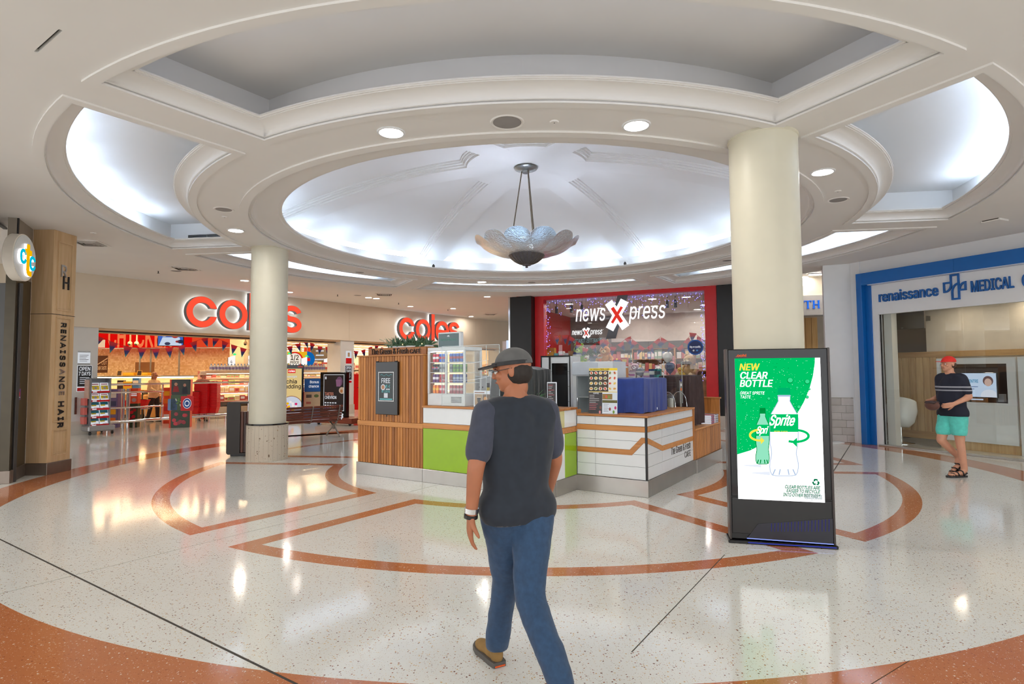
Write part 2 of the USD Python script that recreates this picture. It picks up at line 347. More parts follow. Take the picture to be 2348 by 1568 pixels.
for a in BEAMS:
    obj('dome_rib', rib(.25, 0., a), PAINT, ceil, smooth=30)
    for d, dr in ((.29, .035), (.325, .07), (.36, .10)): obj('rib_moulding', rib(d, dr, a), PAINT, ceil, smooth=30)
for k, (r, dr) in enumerate(((1.08, .002), (1.125, .037), (1.16, .072), (1.195, .102))): obj('rose_moulding' if k else 'dome_rose', rose(r, dr), PAINT, ceil, smooth=30)
mb = MB()
for k in range(24):
    a = k * 15 + 4
    mb.add(trimesh.creation.box([.05, .48, .012]), T(*pol(4.36, a), HC + .113, a))
obj('dome_batten', mb, COVE, ceil)
# two small glass fittings standing on the lip of the dome
for px, py in ((993, 612), (1433, 606)):
    a = math.degrees(math.atan2(fl(px, py, HC + .15)[1] - CY, fl(px, py, HC + .15)[0] - CX)); x, y = pol(4.12, a)
    t = thing('dome_sensor', f"small dark sensor on the lip of the dome, {'nearer the first column' if px < 1200 else 'above the black pillar of the newsagency'}", 'sensor', (x, y, HC + .14))
    obj('housing', MB().lathe([(.0, 0), (.03, 0), (.035, .02), (.03, .05), (0, .062)], 12), DKGREY, t, smooth=30); obj('lens', MB().ball((0, 0, .055), .02, 1), BLACKG, t)

# ------------------------------------------------------------------ round columns
def column(x, y, label):
    t = thing('column', label, 'column', (x, y, 0))
    obj('base', MB().lathe([(0, 0), (.362, 0), (.366, .006), (.366, .648), (.36, .655), (0, .655)], 64), CONC, t, smooth=40)
    obj('base_ring', MB().lathe([(.3, .655), (.375, .655), (.38, .66), (.38, .675), (.375, .68), (.3, .68)], 64), BLACKG, t, smooth=40)
    obj('shaft', MB().lathe([(.328, .68), (.328, HC - .03), (.338, HC - .022), (.338, HC), (0, HC)], 64), COLP, t, smooth=40)
    mb = MB()
    for k in range(28): mb.box(.362, .3675, -.0015, .0015, .0, .648, R(k * 360 / 28, [0, 0, 1]))
    obj('base_groove', mb, pm('groove', (176, 164, 146), .7), t, kind='stuff')
    return t
column(-4.60, 10.98, 'cream round column with a board-marked concrete base beside the brown litter bin')
column(2.585, 5.86, 'cream round column standing behind the lit green and white advertising screen')

# ------------------------------------------------------------------ supermarket wall: fascia, piers, openings
def fascia(parent, fr, x0, x1, z0, z1, y0, y1, mat, name='fascia_panel'):
    obj(name, MB().box(x0, x1, y0, y1, z0, z1), mat, parent)
wl = K.thing('wall_left', kind='structure')
for x0, x1 in ((-4, 9.16), (9.166, 17.3), (17.306, 20.2)): fascia(wl, K, x0, x1, 2.885, HO, -.06, .25, WALLP)
for x0, x1 in ((-4, .57), (8.80, 9.47), (17.27, 17.74), (19.5, 20.2)):
    obj('pier', MB().box(x0, x1, 0, .8, 0, 2.884), GREYP, wl)
    obj('pier_plinth', MB().box(x0 - .02, x1 + .02, -.03, .83, 0, .36), pm('plinth_stone', (206, 198, 186), .4), wl)
SOF = pm('soffit_paint', (224, 190, 150), .6)
for x0, x1 in ((.57, 8.80), (9.47, 17.27), (17.74, 19.5)):
    obj('opening_head', MB().box(x0, x1, .02, .8, 2.83, 2.884), SOF, wl)
    obj('shutter_slot', MB().box(x0, x1, .28, .36, 2.80, 2.83), BLACK, wl)
    obj('shutter_rail', MB().box(x0, x1, .36, .5, 2.77, 2.83), SOF, wl)
obj('wood_handrail', MB().box(.06, .1, -.05, -.01, .55, 1.0), BENCHW, wl)
# the end wall of the passage beyond, with a red shop sign and a lit box
pas = K.sub(20.2, .0)
we = K.thing('wall_back', kind='structure', x=20.2)
obj('end_wall', MB().box(0, 12, 0, .3, 0, HO), WALLP, we)
obj('cross_wall', MB().box(11.7, 12, -14, 0, 0, HO), WALLP, we)
# ------------------------------------------------------------------ fittings in the ceilings
def downlight(name, label, r, lamp, loc, group):
    t = thing(name, label, 'ceiling light', loc, group=group)
    obj('trim_ring', MB().lathe([(r, -.004), (r + .012, -.012), (r + .03, -.012), (r + .035, 0), (r, 0)], 32), WHITEP, t, smooth=30)
    obj('lamp', MB().lathe([(r, -.0035), (0, -.0035)], 32), lamp, t)
    return t
DL = [((897, 303), HC, 'round white downlight in the ring between the near cove and the dome, beside the speaker'),
      ((1459, 287), HC, 'round white downlight in the ceiling ring just before the front column'),
      ((1886, 394), HC, 'round white downlight in the ceiling ring behind the front column'),
      ((541, 528), HC, 'round white downlight above the column with the litter bin'),
      ((1105, 646), HC, 'small downlight in the far side of the ceiling ring, beyond the pendant'),
      ((561, 643), HO, 'small downlight in the pink-lit ceiling over the first red letters'),
      ((845, 682), HO, 'first of two small downlights side by side next to the pyramid vent'),
      ((863, 684), HO, 'second of two small downlights side by side next to the pyramid vent'),
      ((1039, 707), HO, 'small downlight over the far red letter sign'),
      ((1117, 680), HO, 'small downlight near the edge of the black shop pillar')]
for (px, py), z, lab in DL:
    x, y = fl(px, py, z); downlight('downlight', lab, .105, LAMP_OUT if z == HC else LAMP, (x, y, z), 'ceiling downlights')
d0 = None
for x, y in ((-3.2, 1.2), (3.4, 1.0), (-6.2, 4.6), (6.6, 3.6), (8.4, 6.2), (-7.0, 5.6), (0, -2.2), (-4, -4), (4, -4)):
    if d0 is None: d0 = downlight('mall_downlight', 'round downlight in the ceiling on the viewer side of the rotunda', .105, LAMP_OUT, (x, y, HC), 'downlights on the viewer side')
    else: dup(d0, (x, y, HC))
for x, y in ((9.2, 15.6), (8.6, 17.), (-7.5, 19.5), (-2, 28.5), (-6, 16.5), (-4.2, 24)):
    dup(d0, (x, y, HO), label='round downlight in the higher ceiling of the passage along the supermarket', group='downlights of the passage', name='passage_downlight')
def speaker(px, py, z, lab, r=.135):
    x, y = fl(px, py, z); t = thing('ceiling_speaker', lab, 'speaker', (x, y, z), group='ceiling speakers')
    obj('rim', MB().lathe([(r, -.004), (r + .02, -.01), (r + .03, 0), (r, 0)], 32), PAINT, t, smooth=30)
    obj('grille', MB().lathe([(r, -.005), (0, -.006)], 32), pm('speaker_grille', (150, 146, 144), .6), t)
speaker(1163, 280, HC, 'round grey ceiling speaker between the two nearest downlights')
speaker(513, 480, HC, 'round grey ceiling speaker beside the downlight over the litter bin column', .11)
speaker(1922, 458, HC, 'round grey ceiling speaker beside the downlight behind the front column', .11)
speaker(825, 624, HC, 'round ceiling speaker on the ring nearest the long lit cove', .1)
speaker(1219, 647, HC, 'round ceiling speaker on the ring just beyond the pendant bowl', .1)
speaker(1668, 597, HC, 'round ceiling speaker half hidden by the front column', .1)
speaker(404, 621, HO, 'round ceiling speaker beside the pyramid vent over the first red letters', .12)
speaker(820, 677, HO, 'round ceiling speaker beside the two small downlights', .12)
speaker(1947, 650, HO, 'round ceiling speaker in the passage beside the blue clinic', .12)
def vent(px, py, z, lab, w=.6, rz=12.):
    x, y = fl(px, py, z); t = thing('ceiling_vent', lab, 'vent', (x, y, z), rz, group='pyramid ceiling vents')
    obj('frame', MB().prism(sbox(-w / 2, -w / 2, w / 2, w / 2).difference(sbox(-w * .42, -w * .42, w * .42, w * .42)), -.012, 0), PAINT, t)
    obj('backing', MB().box(-w * .42, w * .42, -w * .42, w * .42, -.004, -.001), pm('vent_dark', (66, 46, 30), .7), t)
    for k in range(3):
        a = w * (.38 - .11 * k); b = a - .03; L = []
        for s in range(4):
            v = [(-a, -a, -.004), (a, -a, -.004), (b, -b, -.03), (-b, -b, -.03)]
            L.append(trimesh.Trimesh(v, [(0, 2, 1), (0, 3, 2), (0, 1, 2), (0, 2, 3)], process=False).apply_transform(R(90 * s, [0, 0, 1])))
        obj('louvre', trimesh.util.concatenate(L), PAINT, t)
vent(424, 615, HO, 'square pyramid vent in the ceiling over the first red letters')
vent(881, 675, HO, 'square pyramid vent beside the two small downlights')
vent(205, 557, HC, 'square pyramid vent in the ceiling beside the beige lettered pillar', .5)
vent(1125, 752 - 32, HO, 'square pyramid vent in the far ceiling near the black shop pillar')
x, y = fl(2281, 505, HC); t = thing('exit_fitting', 'low square cover plate in the ceiling over the blue clinic front', 'cover plate', (x, y, HC), -65)
obj('plate', MB().cbox(-.13, .13, -.13, .13, -.03, 0, .006), PAINT, t); obj('slot', MB().box(-.11, .11, -.134, -.128, -.012, 0), DIRT, t)
for px, py, z, w in ((363, 621, HO, 'beside the pyramid vent over the first red letters'), (774, 675, HO, 'between the column and the two small downlights'), (914, 694, HO, 'beyond the pyramid vent, before the far red letters'), (1027, 709, HO, 'beside the small downlight over the far red letters')):
    x, y = fl(px, py, z); t = thing('sprinkler', 'small dark sprinkler head ' + w, 'sprinkler', (x, y, z))
    obj('rose', MB().lathe([(0, -.004), (.035, -.004), (.04, 0), (0, 0)], 16), PAINT, t); obj('stem', MB().cyl((0, 0, -.06), (0, 0, -.004), .012, 10), DKGREY, t); obj('deflector', MB().cyl((0, 0, -.066), (0, 0, -.06), .026, 12), DKGREY, t)
for px, py, w in ((1271, 279, 'beside the large round speaker'), (1921, 438, 'behind the front column'), (515, 497, 'beside the speaker near the litter bin column'), (214, 534, 'near the vent by the lettered pillar')):
    x, y = fl(px, py, HC); t = thing('blanking_cap', 'small white round cap in the ceiling ' + w, 'cap', (x, y, HC))
    obj('cap', MB().lathe([(0, -.012), (.04, -.012), (.045, 0), (0, 0)], 20), PAINT, t); obj('screw', MB().cyl((0, 0, -.014), (0, 0, -.012), .006, 8), DKGREY, t)
# air grille in the straight wall of the cove over the column
a = BEAMS[5]; d = np.array([math.cos(math.radians(a)), math.sin(math.radians(a))]); n = np.array([-d[1], d[0]])
g0 = np.array([CX, CY]) + n * (.30 - .15 + .012)
gf = Fr(g0 + d * 6.5, g0 + d * 5.2)
t = gf.thing('air_grille', 'long dark slotted air grille in the wall of the cove above the column', 'grille', z=HC + .15)
obj('frame', MB().flat(sbox(.0, 0, 1.25, .14).difference(sbox(.015, .015, 1.235, .125)), 0, .015), PAINT, t)
obj('backing', MB().rect(.015, 1.235, .015, .125, 0, .004), BLACK, t)
for k in range(5): obj('blade', MB().box(.015, 1.235, -.014, -.005, .022 + k * .022, .027 + k * .022), pm('grille_blade', (120, 118, 114), .5), t)
for k in (.4, .8): obj('mullion', MB().box(k, k + .01, -.016, -.004, .015, .125), pm('grille_blade', (120, 118, 114), .5), t)

# ------------------------------------------------------------------ pendant under the dome
PZ = 3.46
pt = thing('pendant_light', 'glass petal bowl pendant hanging on thin rods from the dome', 'pendant light', (CX - .02, CY, PZ))
BRONZE = pm('antique_bronze', (122, 112, 98), .38, .9, vary=.15)
PEWTER = pm('pewter_bowl', (110, 106, 108), .42, .6, vary=.12, scale=20.)
n_ = {'t': ('texture_coordinate', {}), 'n': ('noise_texture', {'scale': 26., 'detail': 3., 'distortion': 1.5}), 'b': ('bump', {'strength': .55, 'distance': .02}),
      'tl': ('translucent_bsdf', {'color': (.66, .76, .86)}), 'g': ('glossy_bsdf', {'color': (.9, .95, 1.), 'roughness': .12}), 'tr': ('transparent_bsdf', {'color': (.72, .84, .86)}),
      'f': ('fresnel', {'IOR': 1.6}), 'm1': ('mix_closure', {'fac': .55}), 'm2': ('mix_closure', {})}
PETAL = usdkit.material(stage, '/World/Looks/petal_glass', n_, [('t.object', 'n.vector'), ('n.fac', 'b.height'), ('b.normal', 'tl.normal'), ('b.normal', 'g.normal'), ('b.normal', 'f.normal'),
    ('tr.BSDF', 'm1.closure1'), ('tl.BSDF', 'm1.closure2'), ('f.fac', 'm2.fac'), ('m1.closure', 'm2.closure1'), ('g.BSDF', 'm2.closure2')], surface='m2.closure')
obj('bowl', MB().lathe([(.02, .035), (.07, .035), (.075, .05), (.14, .066), (.22, .105), (.29, .165), (.335, .235), (.345, .24), (.335, .25), (.2, .2), (0, .15)], 48), PEWTER, pt, smooth=40)
mb = MB()
for k in range(24):
    a = math.radians(k * 15 + 1); pr = [(.08, .05), (.14, .064), (.22, .103), (.29, .163), (.337, .236)]
    mb.tube([(r * math.cos(a), r * math.sin(a), z - .001) for r, z in pr], .0035, 5)
obj('bowl_rib', mb, BRONZE, pt, kind='stuff')
obj('finial', MB().lathe([(0, -.012), (.02, -.01), (.026, .004), (.016, .014), (.03, .022), (.075, .03), (.08, .04), (0, .04)], 24), PEWTER, pt, smooth=40)
def petal(a):
    V = []; nu, nv = 13, 14
    for j in range(nv):
        v = j / (nv - 1); r = .30 + .63 * v ** .85; z = .215 + .30 * v ** 1.7
        for i in range(nu):
            u = 2 * i / (nu - 1) - 1; half = 15.0 * (1 - .0 * v)
            lift = -.10 * (v ** 4) * (abs(u) ** 2.6)               # the tip is rounded
            bulge = .030 * (1 - u * u) * math.sin(math.pi * min(1, v * 1.05))
            th = math.radians(a + u * half); rr = r + bulge + lift * .55
            V.append((rr * math.cos(th), rr * math.sin(th), z + lift - bulge * .3))
    f = [(j * nu + i, j * nu + i + 1, (j + 1) * nu + i + 1, (j + 1) * nu + i) for j in range(nv - 1) for i in range(nu - 1)]
    f = np.array(f); m = trimesh.Trimesh(V, np.vstack([f[:, [0, 1, 2]], f[:, [0, 2, 3]]]), process=False)
    n = m.vertex_normals; w = m.copy(); w.vertices = m.vertices + n * .006; w.invert()
    return trimesh.util.concatenate([m, w])
for k in range(12): obj('petal', petal(-90 + 3 + 15 + k * 30), PETAL, pt, smooth=50)
obj('lamp', MB().ball((.06, -.12, .33), .055, 2), em('pendant_lamp', (214, 228, 255), 260.), pt)
obj('lamp', MB().ball((-.12, .10, .33), .055, 2), em('pendant_lamp', (214, 228, 255), 260.), pt)
top = dz(0.) - .02 - PZ
obj('canopy', MB().lathe([(0, top - .09), (.06, top - .09), (.065, top - .05), (.14, top - .035), (.2, top - .02), (.215, top), (0, top)], 40), pm('canopy_metal', (150, 152, 150), .3, .9), pt, smooth=40)
for k in range(3):
    a = math.radians(-60 + 120 * k)
    obj('rod', MB().cyl((.30 * math.cos(a), .30 * math.sin(a), .26), (.075 * math.cos(a), .075 * math.sin(a), top - .06), .011, 10), BRONZE, pt)
    obj('rod_boss', MB().ball((.30 * math.cos(a), .30 * math.sin(a), .47), .001, 0), BRONZE, pt) if 0 else None
obj('hub', MB().lathe([(0, .2), (.06, .2), (.06, .5), (.12, .53), (.12, .55), (0, .56)], 24), BRONZE, pt, smooth=30)

# ------------------------------------------------------------------ shops on the near side: lettered pillar, dark shopfront, round hanging sign
LIME = wood_mat('limewashed_panel', (196, 162, 120), (216, 186, 146), .5)
PLINTH = pm('plinth_metal', (140, 128, 118), .35, .8, vary=.06)
pil = thing('pillar', 'beige panelled pillar with RENAISSANCE HAIR in dark letters down its side', 'pillar', (-7.44, 9.37, 0))
w, dp = .36, .50
obj('shaft', MB().cbox(-w, -.012, .012, dp, .19, HC, .004), LIME, pil)
obj('plinth', MB().cbox(-w - .02, .005, -.005, dp + .02, 0, .19, .004), PLINTH, pil)
PF = Fr((-7.44 - .012, 9.37 + .012), ang=90.)
mz = np.eye(4); mz[:3, :3] = T(rz=90)[:3, :3]; mz[:3, 3] = (-.012, .012, 0)      # the face towards the rotunda, in the pillar's own frame
def panel_trim(x0, x1, z0, z1):
    s = sbox(x0, z0, x1, z1); mb = MB(mz)
    mb.flat(s.difference(s.buffer(-.02, join_style='mitre')), 0, .014); mb.flat(s.buffer(-.028, join_style='mitre').difference(s.buffer(-.036, join_style='mitre')), 0, .008)
    obj('panel_moulding', mb, LIME, pil)
for x0, x1, z0, z1 in ((.09, .40, 2.66, 3.80), (.09, .40, .83, 2.55), (.09, .40, .29, .71)): panel_trim(x0, x1, z0, z1)
obj('joint', MB().box(-w - .001, -.0, .011, dp, 2.585, 2.592), DIRT, pil)
mb = MB(mz); mb.text('R', .155, 3.22, .20, 0, .02, w=.115); obj('letter', mb, STEEL, pil, label='steel letter R')
mb = MB(mz); mb.text('H', .205, 3.02, .22, 0, .02, w=.125); obj('letter', mb, BLACK, pil, label='black letter H')
zz = 2.46
for i, ch in enumerate('RENAISSANCE HAIR'):
    if ch == ' ': zz -= .065; continue
    bold = i > 11
    m = text2(ch, bold).copy(); m.apply_scale([.105, .105, .018]); b = m.bounds; m.apply_translation([-b[0][0], 0, 0])
    m.apply_transform(R(-90, [0, 0, 1])); adv = (b[1][0] - b[0][0]); m.apply_translation([.195, zz, 0]); m.apply_transform(PL); m.apply_transform(mz)
    obj('letter', m, BLACK if i not in (7, 10) else STEEL, pil); zz -= adv + .035
# dark shopfront beside it
A0, B0 = np.array([-7.80, 9.38]), np.array([-7.45, 8.68])
OLV = pm('dark_olive_panel', (74, 66, 50), .3, .3, vary=.08)
wn = thing('wall_near', kind='structure')
SF = Fr(B0, A0)
obj('side_panel', MB(SF.M).box(0, .79, 0, .12, .19, 3.1), OLV, wn); obj('upper_side', MB(SF.M).box(0, .79, 0, .12, 3.1, HC), pm('shop_head', (150, 140, 126), .6), wn); obj('side_plinth', MB(SF.M).cbox(-.01, .78, -.015, .12, 0, .19, .004), PLINTH, wn)
for k in range(5): obj('dark_panel', MB().cbox(B0[0] - .02 - .33 * k - .325, B0[0] - .02 - .33 * k, B0[1] + .10, B0[1] + .16, 0, 3.0, .004), BLACKG if k else DKGREY, wn)
obj('front_plinth', MB().cbox(B0[0] - 1.8, B0[0] - .005, B0[1] - .01, B0[1] + .09, 0, .19, .004), PLINTH, wn)
S2 = Fr(B0 + (B0 - A0) / np.linalg.norm(B0 - A0) * 2.5 - np.array([.25, .12]), B0 - np.array([.25, .12]))
obj('sign_band', MB(S2.M).cbox(0, 2.49, 0, .25, 3.05, 3.44, .004), DKGREY, wn); obj('upper_band', MB(S2.M).box(0, 2.9, .06, .3, 3.44, HC), pm('shop_head', (150, 140, 126), .6), wn); obj('shadow_line', MB(S2.M).box(0, 3.2, .03, .08, HC - .05, HC - .02), BLACK, wn)
sg = S2.thing('shop_sign', 'end of a white lit shop sign on a grey band, letters RS', 'sign', x=2.05, z=3.13)
for i, ch in enumerate('RS'): obj('letter', MB().text(ch, .02 + i * .20, 0, .21, -.003, .03, bold=True), em('sign_white', (255, 250, 255), 1.5), sg)
po = SF.thing('notice', 'small purple notice stuck on the dark panel beside the pillar', 'notice', x=.36, y=-.001, z=1.22)
obj('card', MB().cbox(-.06, .06, -.004, 0, 0, .17, .001), pm('purple', (110, 74, 130), .5), po); obj('figure', MB().ball((.0, -.004, .09), .02, 1, (1, .1, 2)), RED, po); obj('print_line', MB().rect(-.02, .03, .03, .045, -.004, .001), WHITEP, po)
# round drum sign on a rod
sa = 18.; D = np.array([math.cos(math.radians(sa)), math.sin(math.radians(sa))])
face = at_ = None
r_ = ray(57, 591); k_ = 8.72 / r_[1]; c0 = np.array([0, 0, EYE]) + r_ * k_
ds = thing('round_sign', 'round white drum sign with lit letters ctc hanging on a black rod', 'sign', tuple(c0), sa + 90)
obj('drum', MB().lathe([(0, 0), (.345, 0), (.355, .008), (.355, .13), (.345, .138), (0, .138)], 48, R(-90, [1, 0, 0])), pm('opal_drum', (222, 214, 200), .3, emission_color=lin((230, 225, 215)), emission_strength=.04), ds, smooth=40)
obj('face', MB().lathe([(0, 0), (.34, 0), (.34, .004), (0, .004)], 48, R(90, [1, 0, 0])), pm('opal_face', (205, 208, 206), .2, emission_color=lin((205, 210, 208)), emission_strength=.06), ds)
for ch, x, z, h, col in (('c', -.24, -.10, .30, (0, 196, 226)), ('t', -.10, -.25, .54, (255, 190, 0)), ('c', .05, -.16, .30, (0, 196, 226))):
    b = MB(); b.text(ch, x, z, h * .9, -.004, .035, bold=True); o = obj('letter', b, em('sign_white', (255, 250, 255), 1.5), ds)
    f = MB(); f.text(ch, x, z, h * .9, -.040, .004, bold=True); obj('letter_face', f, em('letter_%d' % col[0], col, .9), o)
obj('rod', MB().cyl((-.0, .1, .35), (0, .1, HC - c0[2]), .016, 10), BLACK, ds)
# ------------------------------------------------------------------ news shop across the rotunda
nx = NX.thing('newsagency_shopfront', 'red framed glass newsagency front between two black pillars', 'shop front')
obj('frame', MB().box(-.22, .08, -.06, .2, 0, HC), RED, nx); obj('frame', MB().box(4.90, 5.22, -.06, .2, 0, HC), RED, nx)
obj('frame', MB().box(.08, 4.90, -.06, .2, 3.86, HC), RED, nx); obj('sill', MB().box(.08, 4.90, -.06, .2, 0, .3), RED, nx)
for x0, x1 in ((.08, .93), (.936, 3.30), (3.306, 4.9)): obj('glass_pane', MB().box(x0, x1, .05, .062, .3, 3.86), SHOPGLASS, nx)
BKP = pm('black_cladding', (30, 30, 31), .35, .2, vary=.1)
for nm, x0, x1, y0, lab in (('left', -.95, -.23, -.34, 'tall black clad pillar with a chrome edge beside the red newsagency frame'), ('right', 5.23, 6.4, -.12, 'tall black clad pillar between the red newsagency frame and the front column')):
    t = NX.thing('clad_pillar', lab, 'pillar', x=x0)
    w_ = x1 - x0
    obj('cladding', MB().cbox(0, w_, y0, .6, .36, HC - .002, .006), BKP, t); obj('plinth', MB().cbox(-.01, w_ + .01, y0 - .015, .6, 0, .36, .005), pm('plinth_stone', (206, 198, 186), .4), t)
    if nm == 'left': obj('edge_trim', MB().box(-.06, -.002, y0, y0 + .06, .36, HC - .002), CHROME, t)
    obj('joint', MB().box(.0, w_, y0 - .002, y0 + .01, 1.3, 1.306), BLACK, t)
# room behind the glass
wr = NX.thing('wall_right', kind='structure')
NXW = pm('newsagency_wall', (120, 112, 110), .7)
NXC = pm('newsagency_ceiling', (214, 204, 202), .7)
obj('back_wall', MB().box(-2.5, 7.0, 9, 9.2, 0, HO), NXW, wr); obj('side_wall', MB().box(-1.0, -.85, .3, 9, 0, HO), pm('passage_red', (190, 20, 28), .4), wr); obj('side_wall', MB().box(6.9, 7.05, .3, 9, 0, HO), NXW, wr)
obj('shop_ceiling', MB().box(-.84, 6.9, .21, 9, 3.80, 3.84), NXC, wr); obj('bulkhead', MB().box(-.84, 6.9, 5.5, 5.7, 2.75, 3.8), NXC, wr)
obj('ceiling_edge', MB().box(-.84, 6.9, .2, .3, 3.84, HO), WHITEP, wr)
# lettering: news X press
NSG = em('sign_letter', (255, 252, 255), 1.25)
def newssign(t, x, z, s, y, strength=NSG):
    """x, z: lower left of 'news'; s: metres for the small letter height"""
    k = s / .53
    for ch_, x0, w_ in (('news', 0, 1.0), ('press', 1.76, 1.14)):
        obj('lettering', MB().text(ch_, x + x0 * k, z, .53 * k, y, .03, slant=.2, M=np.diag([1, 1, 1, 1.])).add_fit(x + x0 * k, w_ * k), strength, t)
    def bar(cx, cz, l, w_, ang): return affinity.translate(affinity.rotate(sbox(-l / 2, -w_ / 2, l / 2, w_ / 2), ang, origin=(0, 0)), cx, cz)
    cx, cz = x + 1.385 * k, z + .15 * k
    obj('slash', MB().flat(Polygon([(cx - .38 * k, cz - .75 * k), (cx - .06 * k, cz - .75 * k), (cx + .38 * k, cz + .70 * k), (cx + .04 * k, cz + .70 * k)]), y + .012, .012), pm('slash_grey', (86, 88, 94), .4), t)
    X = unary_union([bar(cx, cz, 1.04 * k, .27 * k, 61), bar(cx, cz, 1.0 * k, .27 * k, -57)])
    obj('cross', MB().flat(X, y, .035), strength, t)
    Y = unary_union([bar(cx, cz, .60 * k, .085 * k, 57), bar(cx, cz, .56 * k, .11 * k, -58)])
    obj('red_cross', MB().flat(Y, y - .036, .006), em('sign_red', (240, 60, 48), .85), t)
t = NX.thing('news_sign', 'large lit white news and press lettering with a white and red cross between', 'sign', z=0)
x0, z0 = NX.on(1321, 737); x1, _ = NX.on(1526, 720); newssign(t, x0, z0, .53 * (x1 - x0) / 2.9, -.02)
t = NX.thing('news_sign', 'small lit news press sign hanging inside the shop over the counter', 'sign', y=5.4)
x0, z0 = NX.on(1312, 768, 5.4); x1, _ = NX.on(1381, 765, 5.4); newssign(t, x0, z0, .53 * (x1 - x0) / 2.9, 0)
obj('backing', MB().box(x0 - .15, x1 + .35, .03, .06, 1.9, z0 + .75), NXW, t)
obj('lettering', MB().text('CIGARETTES TOBACCO', 0, 0, .16, 0, .01, w=(x1 - x0) * .95, M=np.diag([-1, 1, 1, 1.]) @ T()).mesh().apply_translation([x1, -.03, z0 - .33]).copy(), em('sign_dim', (170, 205, 210), .5), t)
# lamps of the shop
for i, (x, y) in enumerate(((.6, .9), (2.1, 1.3), (3.3, .8), (4.3, .8), (1.2, 2.6), (3.0, 2.8), (4.6, 3.2), (2.0, 4.4), (4.2, 4.6), (1., 7), (3., 7), (5, 7))):
    if i == 0: nd = NX.thing('shop_downlight', 'round downlight in the newsagency ceiling behind the glass', 'ceiling light', x=x, y=y, z=3.80, group='newsagency downlights'); obj('trim_ring', MB().lathe([(.11, -.004), (.14, -.012), (.15, 0)], 24), WHITEP, nd); obj('lamp', MB().lathe([(.11, -.004), (0, -.004)], 24), em('lamp_news', (255, 244, 232), 120.), nd)
    else: dup(nd, NX.w(x, y, 3.80), NX.ang)
for i, px in enumerate((1276, 1310, 1334, 1530, 1548)):
    x, z = NX.on(px, 690 - i * 3, .4)
    if i == 0: tl = NX.thing('track_spot', 'black cylinder spotlight hanging behind the newsagency glass', 'spotlight', x=x, y=.4, z=3.80, group='newsagency spotlights'); obj('stem', MB().cyl((0, 0, -.12), (0, 0, 0), .012, 8), BLACK, tl); obj('can', MB().cyl((0, 0, -.34), (0, 0, -.12), .05, 16), BLACK, tl)
    else: dup(tl, NX.w(x, .4, 3.80), NX.ang)
# curtain of tiny blue lights
fl_ = NX.thing('fairy_lights', 'curtain of tiny blue fairy lights along the top and sides of the newsagency window', 'fairy lights', y=.12)
r0 = random.Random(5); bm, wm = MB(), MB()
for k in range(46):
    x = .14 + 4.7 * k / 45; L = .12 + .55 * r0.random() ** 1.3
    wm.tube([(x, 0, 3.85), (x + .01, 0, 3.85 - L)], .003, 4)
    for q in range(int(2 + L * 9)):
        if r0.random() < .8: bm.ball((x + r0.uniform(-.05, .05), r0.uniform(-.01, .03), 3.83 - L * r0.random()), .0105, 1)
for sx in (.13, 4.83):
    for k in range(46 if sx < 1 else 60):
        bm.ball((sx + r0.uniform(-.03, .10) * (1 if sx < 1 else -.6), r0.uniform(-.01, .03), r0.uniform(1.9 if sx < 1 else 1.3, 3.7)), .0105, 1)
obj('bulbs', bm, em('fairy_blue', (110, 104, 255), 4.), fl_, kind='stuff'); obj('wire', wm, DKGREY, fl_, kind='stuff')
# bunting: a cord with triangular flags, red at the top and teal at the tip
n_ = {'t': ('texture_coordinate', {}), 's': ('separate_xyz', {}), 'm': ('map_range', {'from_min': -.30, 'from_max': 0.}), 'n': ('noise_texture', {'scale': 9.}), 'a': ('math', {'math_type': 'multiply_add', 'value2': .22, 'value3': -.11}), 'b': ('math', {'math_type': 'add'}),
      'r': ('rgb_ramp', {'ramp': [(0, lin((70, 170, 168))), (.3, lin((40, 62, 130))), (.55, lin((60, 40, 116))), (.72, lin((196, 30, 60))), (1, lin((226, 48, 52)))]}), 'p': ('principled_bsdf', {'roughness': .45})}
FLAG = usdkit.material(stage, '/World/Looks/flag_print', n_, [('t.object', 's.vector'), ('s.z', 'm.value'), ('t.object', 'n.vector'), ('n.fac', 'a.value1'), ('m.result', 'b.value1'), ('a.value', 'b.value2'), ('b.value', 'r.fac'), ('r.color', 'p.base_color')], surface='p.BSDF')
CORD = pm('bunting_cord', (196, 30, 30), .6)
def bunting(fr, pts, y, label, size=.22, per=.36):
    """pts: (x, z) of the cord; a flag every per metres"""
    t = fr.thing('bunting', label, 'bunting', y=y)
    ln = LineString(pts); c = [ln.interpolate(d) for d in np.linspace(0, ln.length, int(ln.length / .1) + 2)]
    obj('cord', MB().tube([(p.x, 0, p.y) for p in c], .005, 5), CORD, t)
    d = per / 2; k = 0
    while d < ln.length:
        p, q = ln.interpolate(d), ln.interpolate(min(ln.length, d + .05)); tilt = math.degrees(math.atan2(q.y - p.y, q.x - p.x)) * .8
        o = UsdGeom.Xform.Define(stage, numbered(pathof(t), 'flag')); o.AddTranslateOp().Set(Gf.Vec3d(p.x, -.004, p.y - .004)); o.AddRotateYOp().Set(-tilt)
        s = size; usdkit.mesh(stage, str(o.GetPath()) + '/cloth', MB().flat(Polygon([(-s / 2, 0), (s / 2, 0), (0, -s * 1.35)]), 0, .004).mesh(), FLAG)
        d += per; k += 1
    return t
def catenary(p, q, sag, n=9):
    return [(p[0] + (q[0] - p[0]) * u, p[1] + (q[1] - p[1]) * u - sag * 4 * u * (1 - u)) for u in np.linspace(0, 1, n)]
P_ = [NX.on(*q, .25) for q in ((1268, 770), (1305, 768), (1345, 800), (1385, 775), (1408, 797), (1442, 772), (1480, 800), (1515, 772), (1555, 798), (1590, 762), (1614, 780))]
bunting(NX, P_, .25, 'zigzag of red and blue bunting flags across the newsagency window', .21, .27)

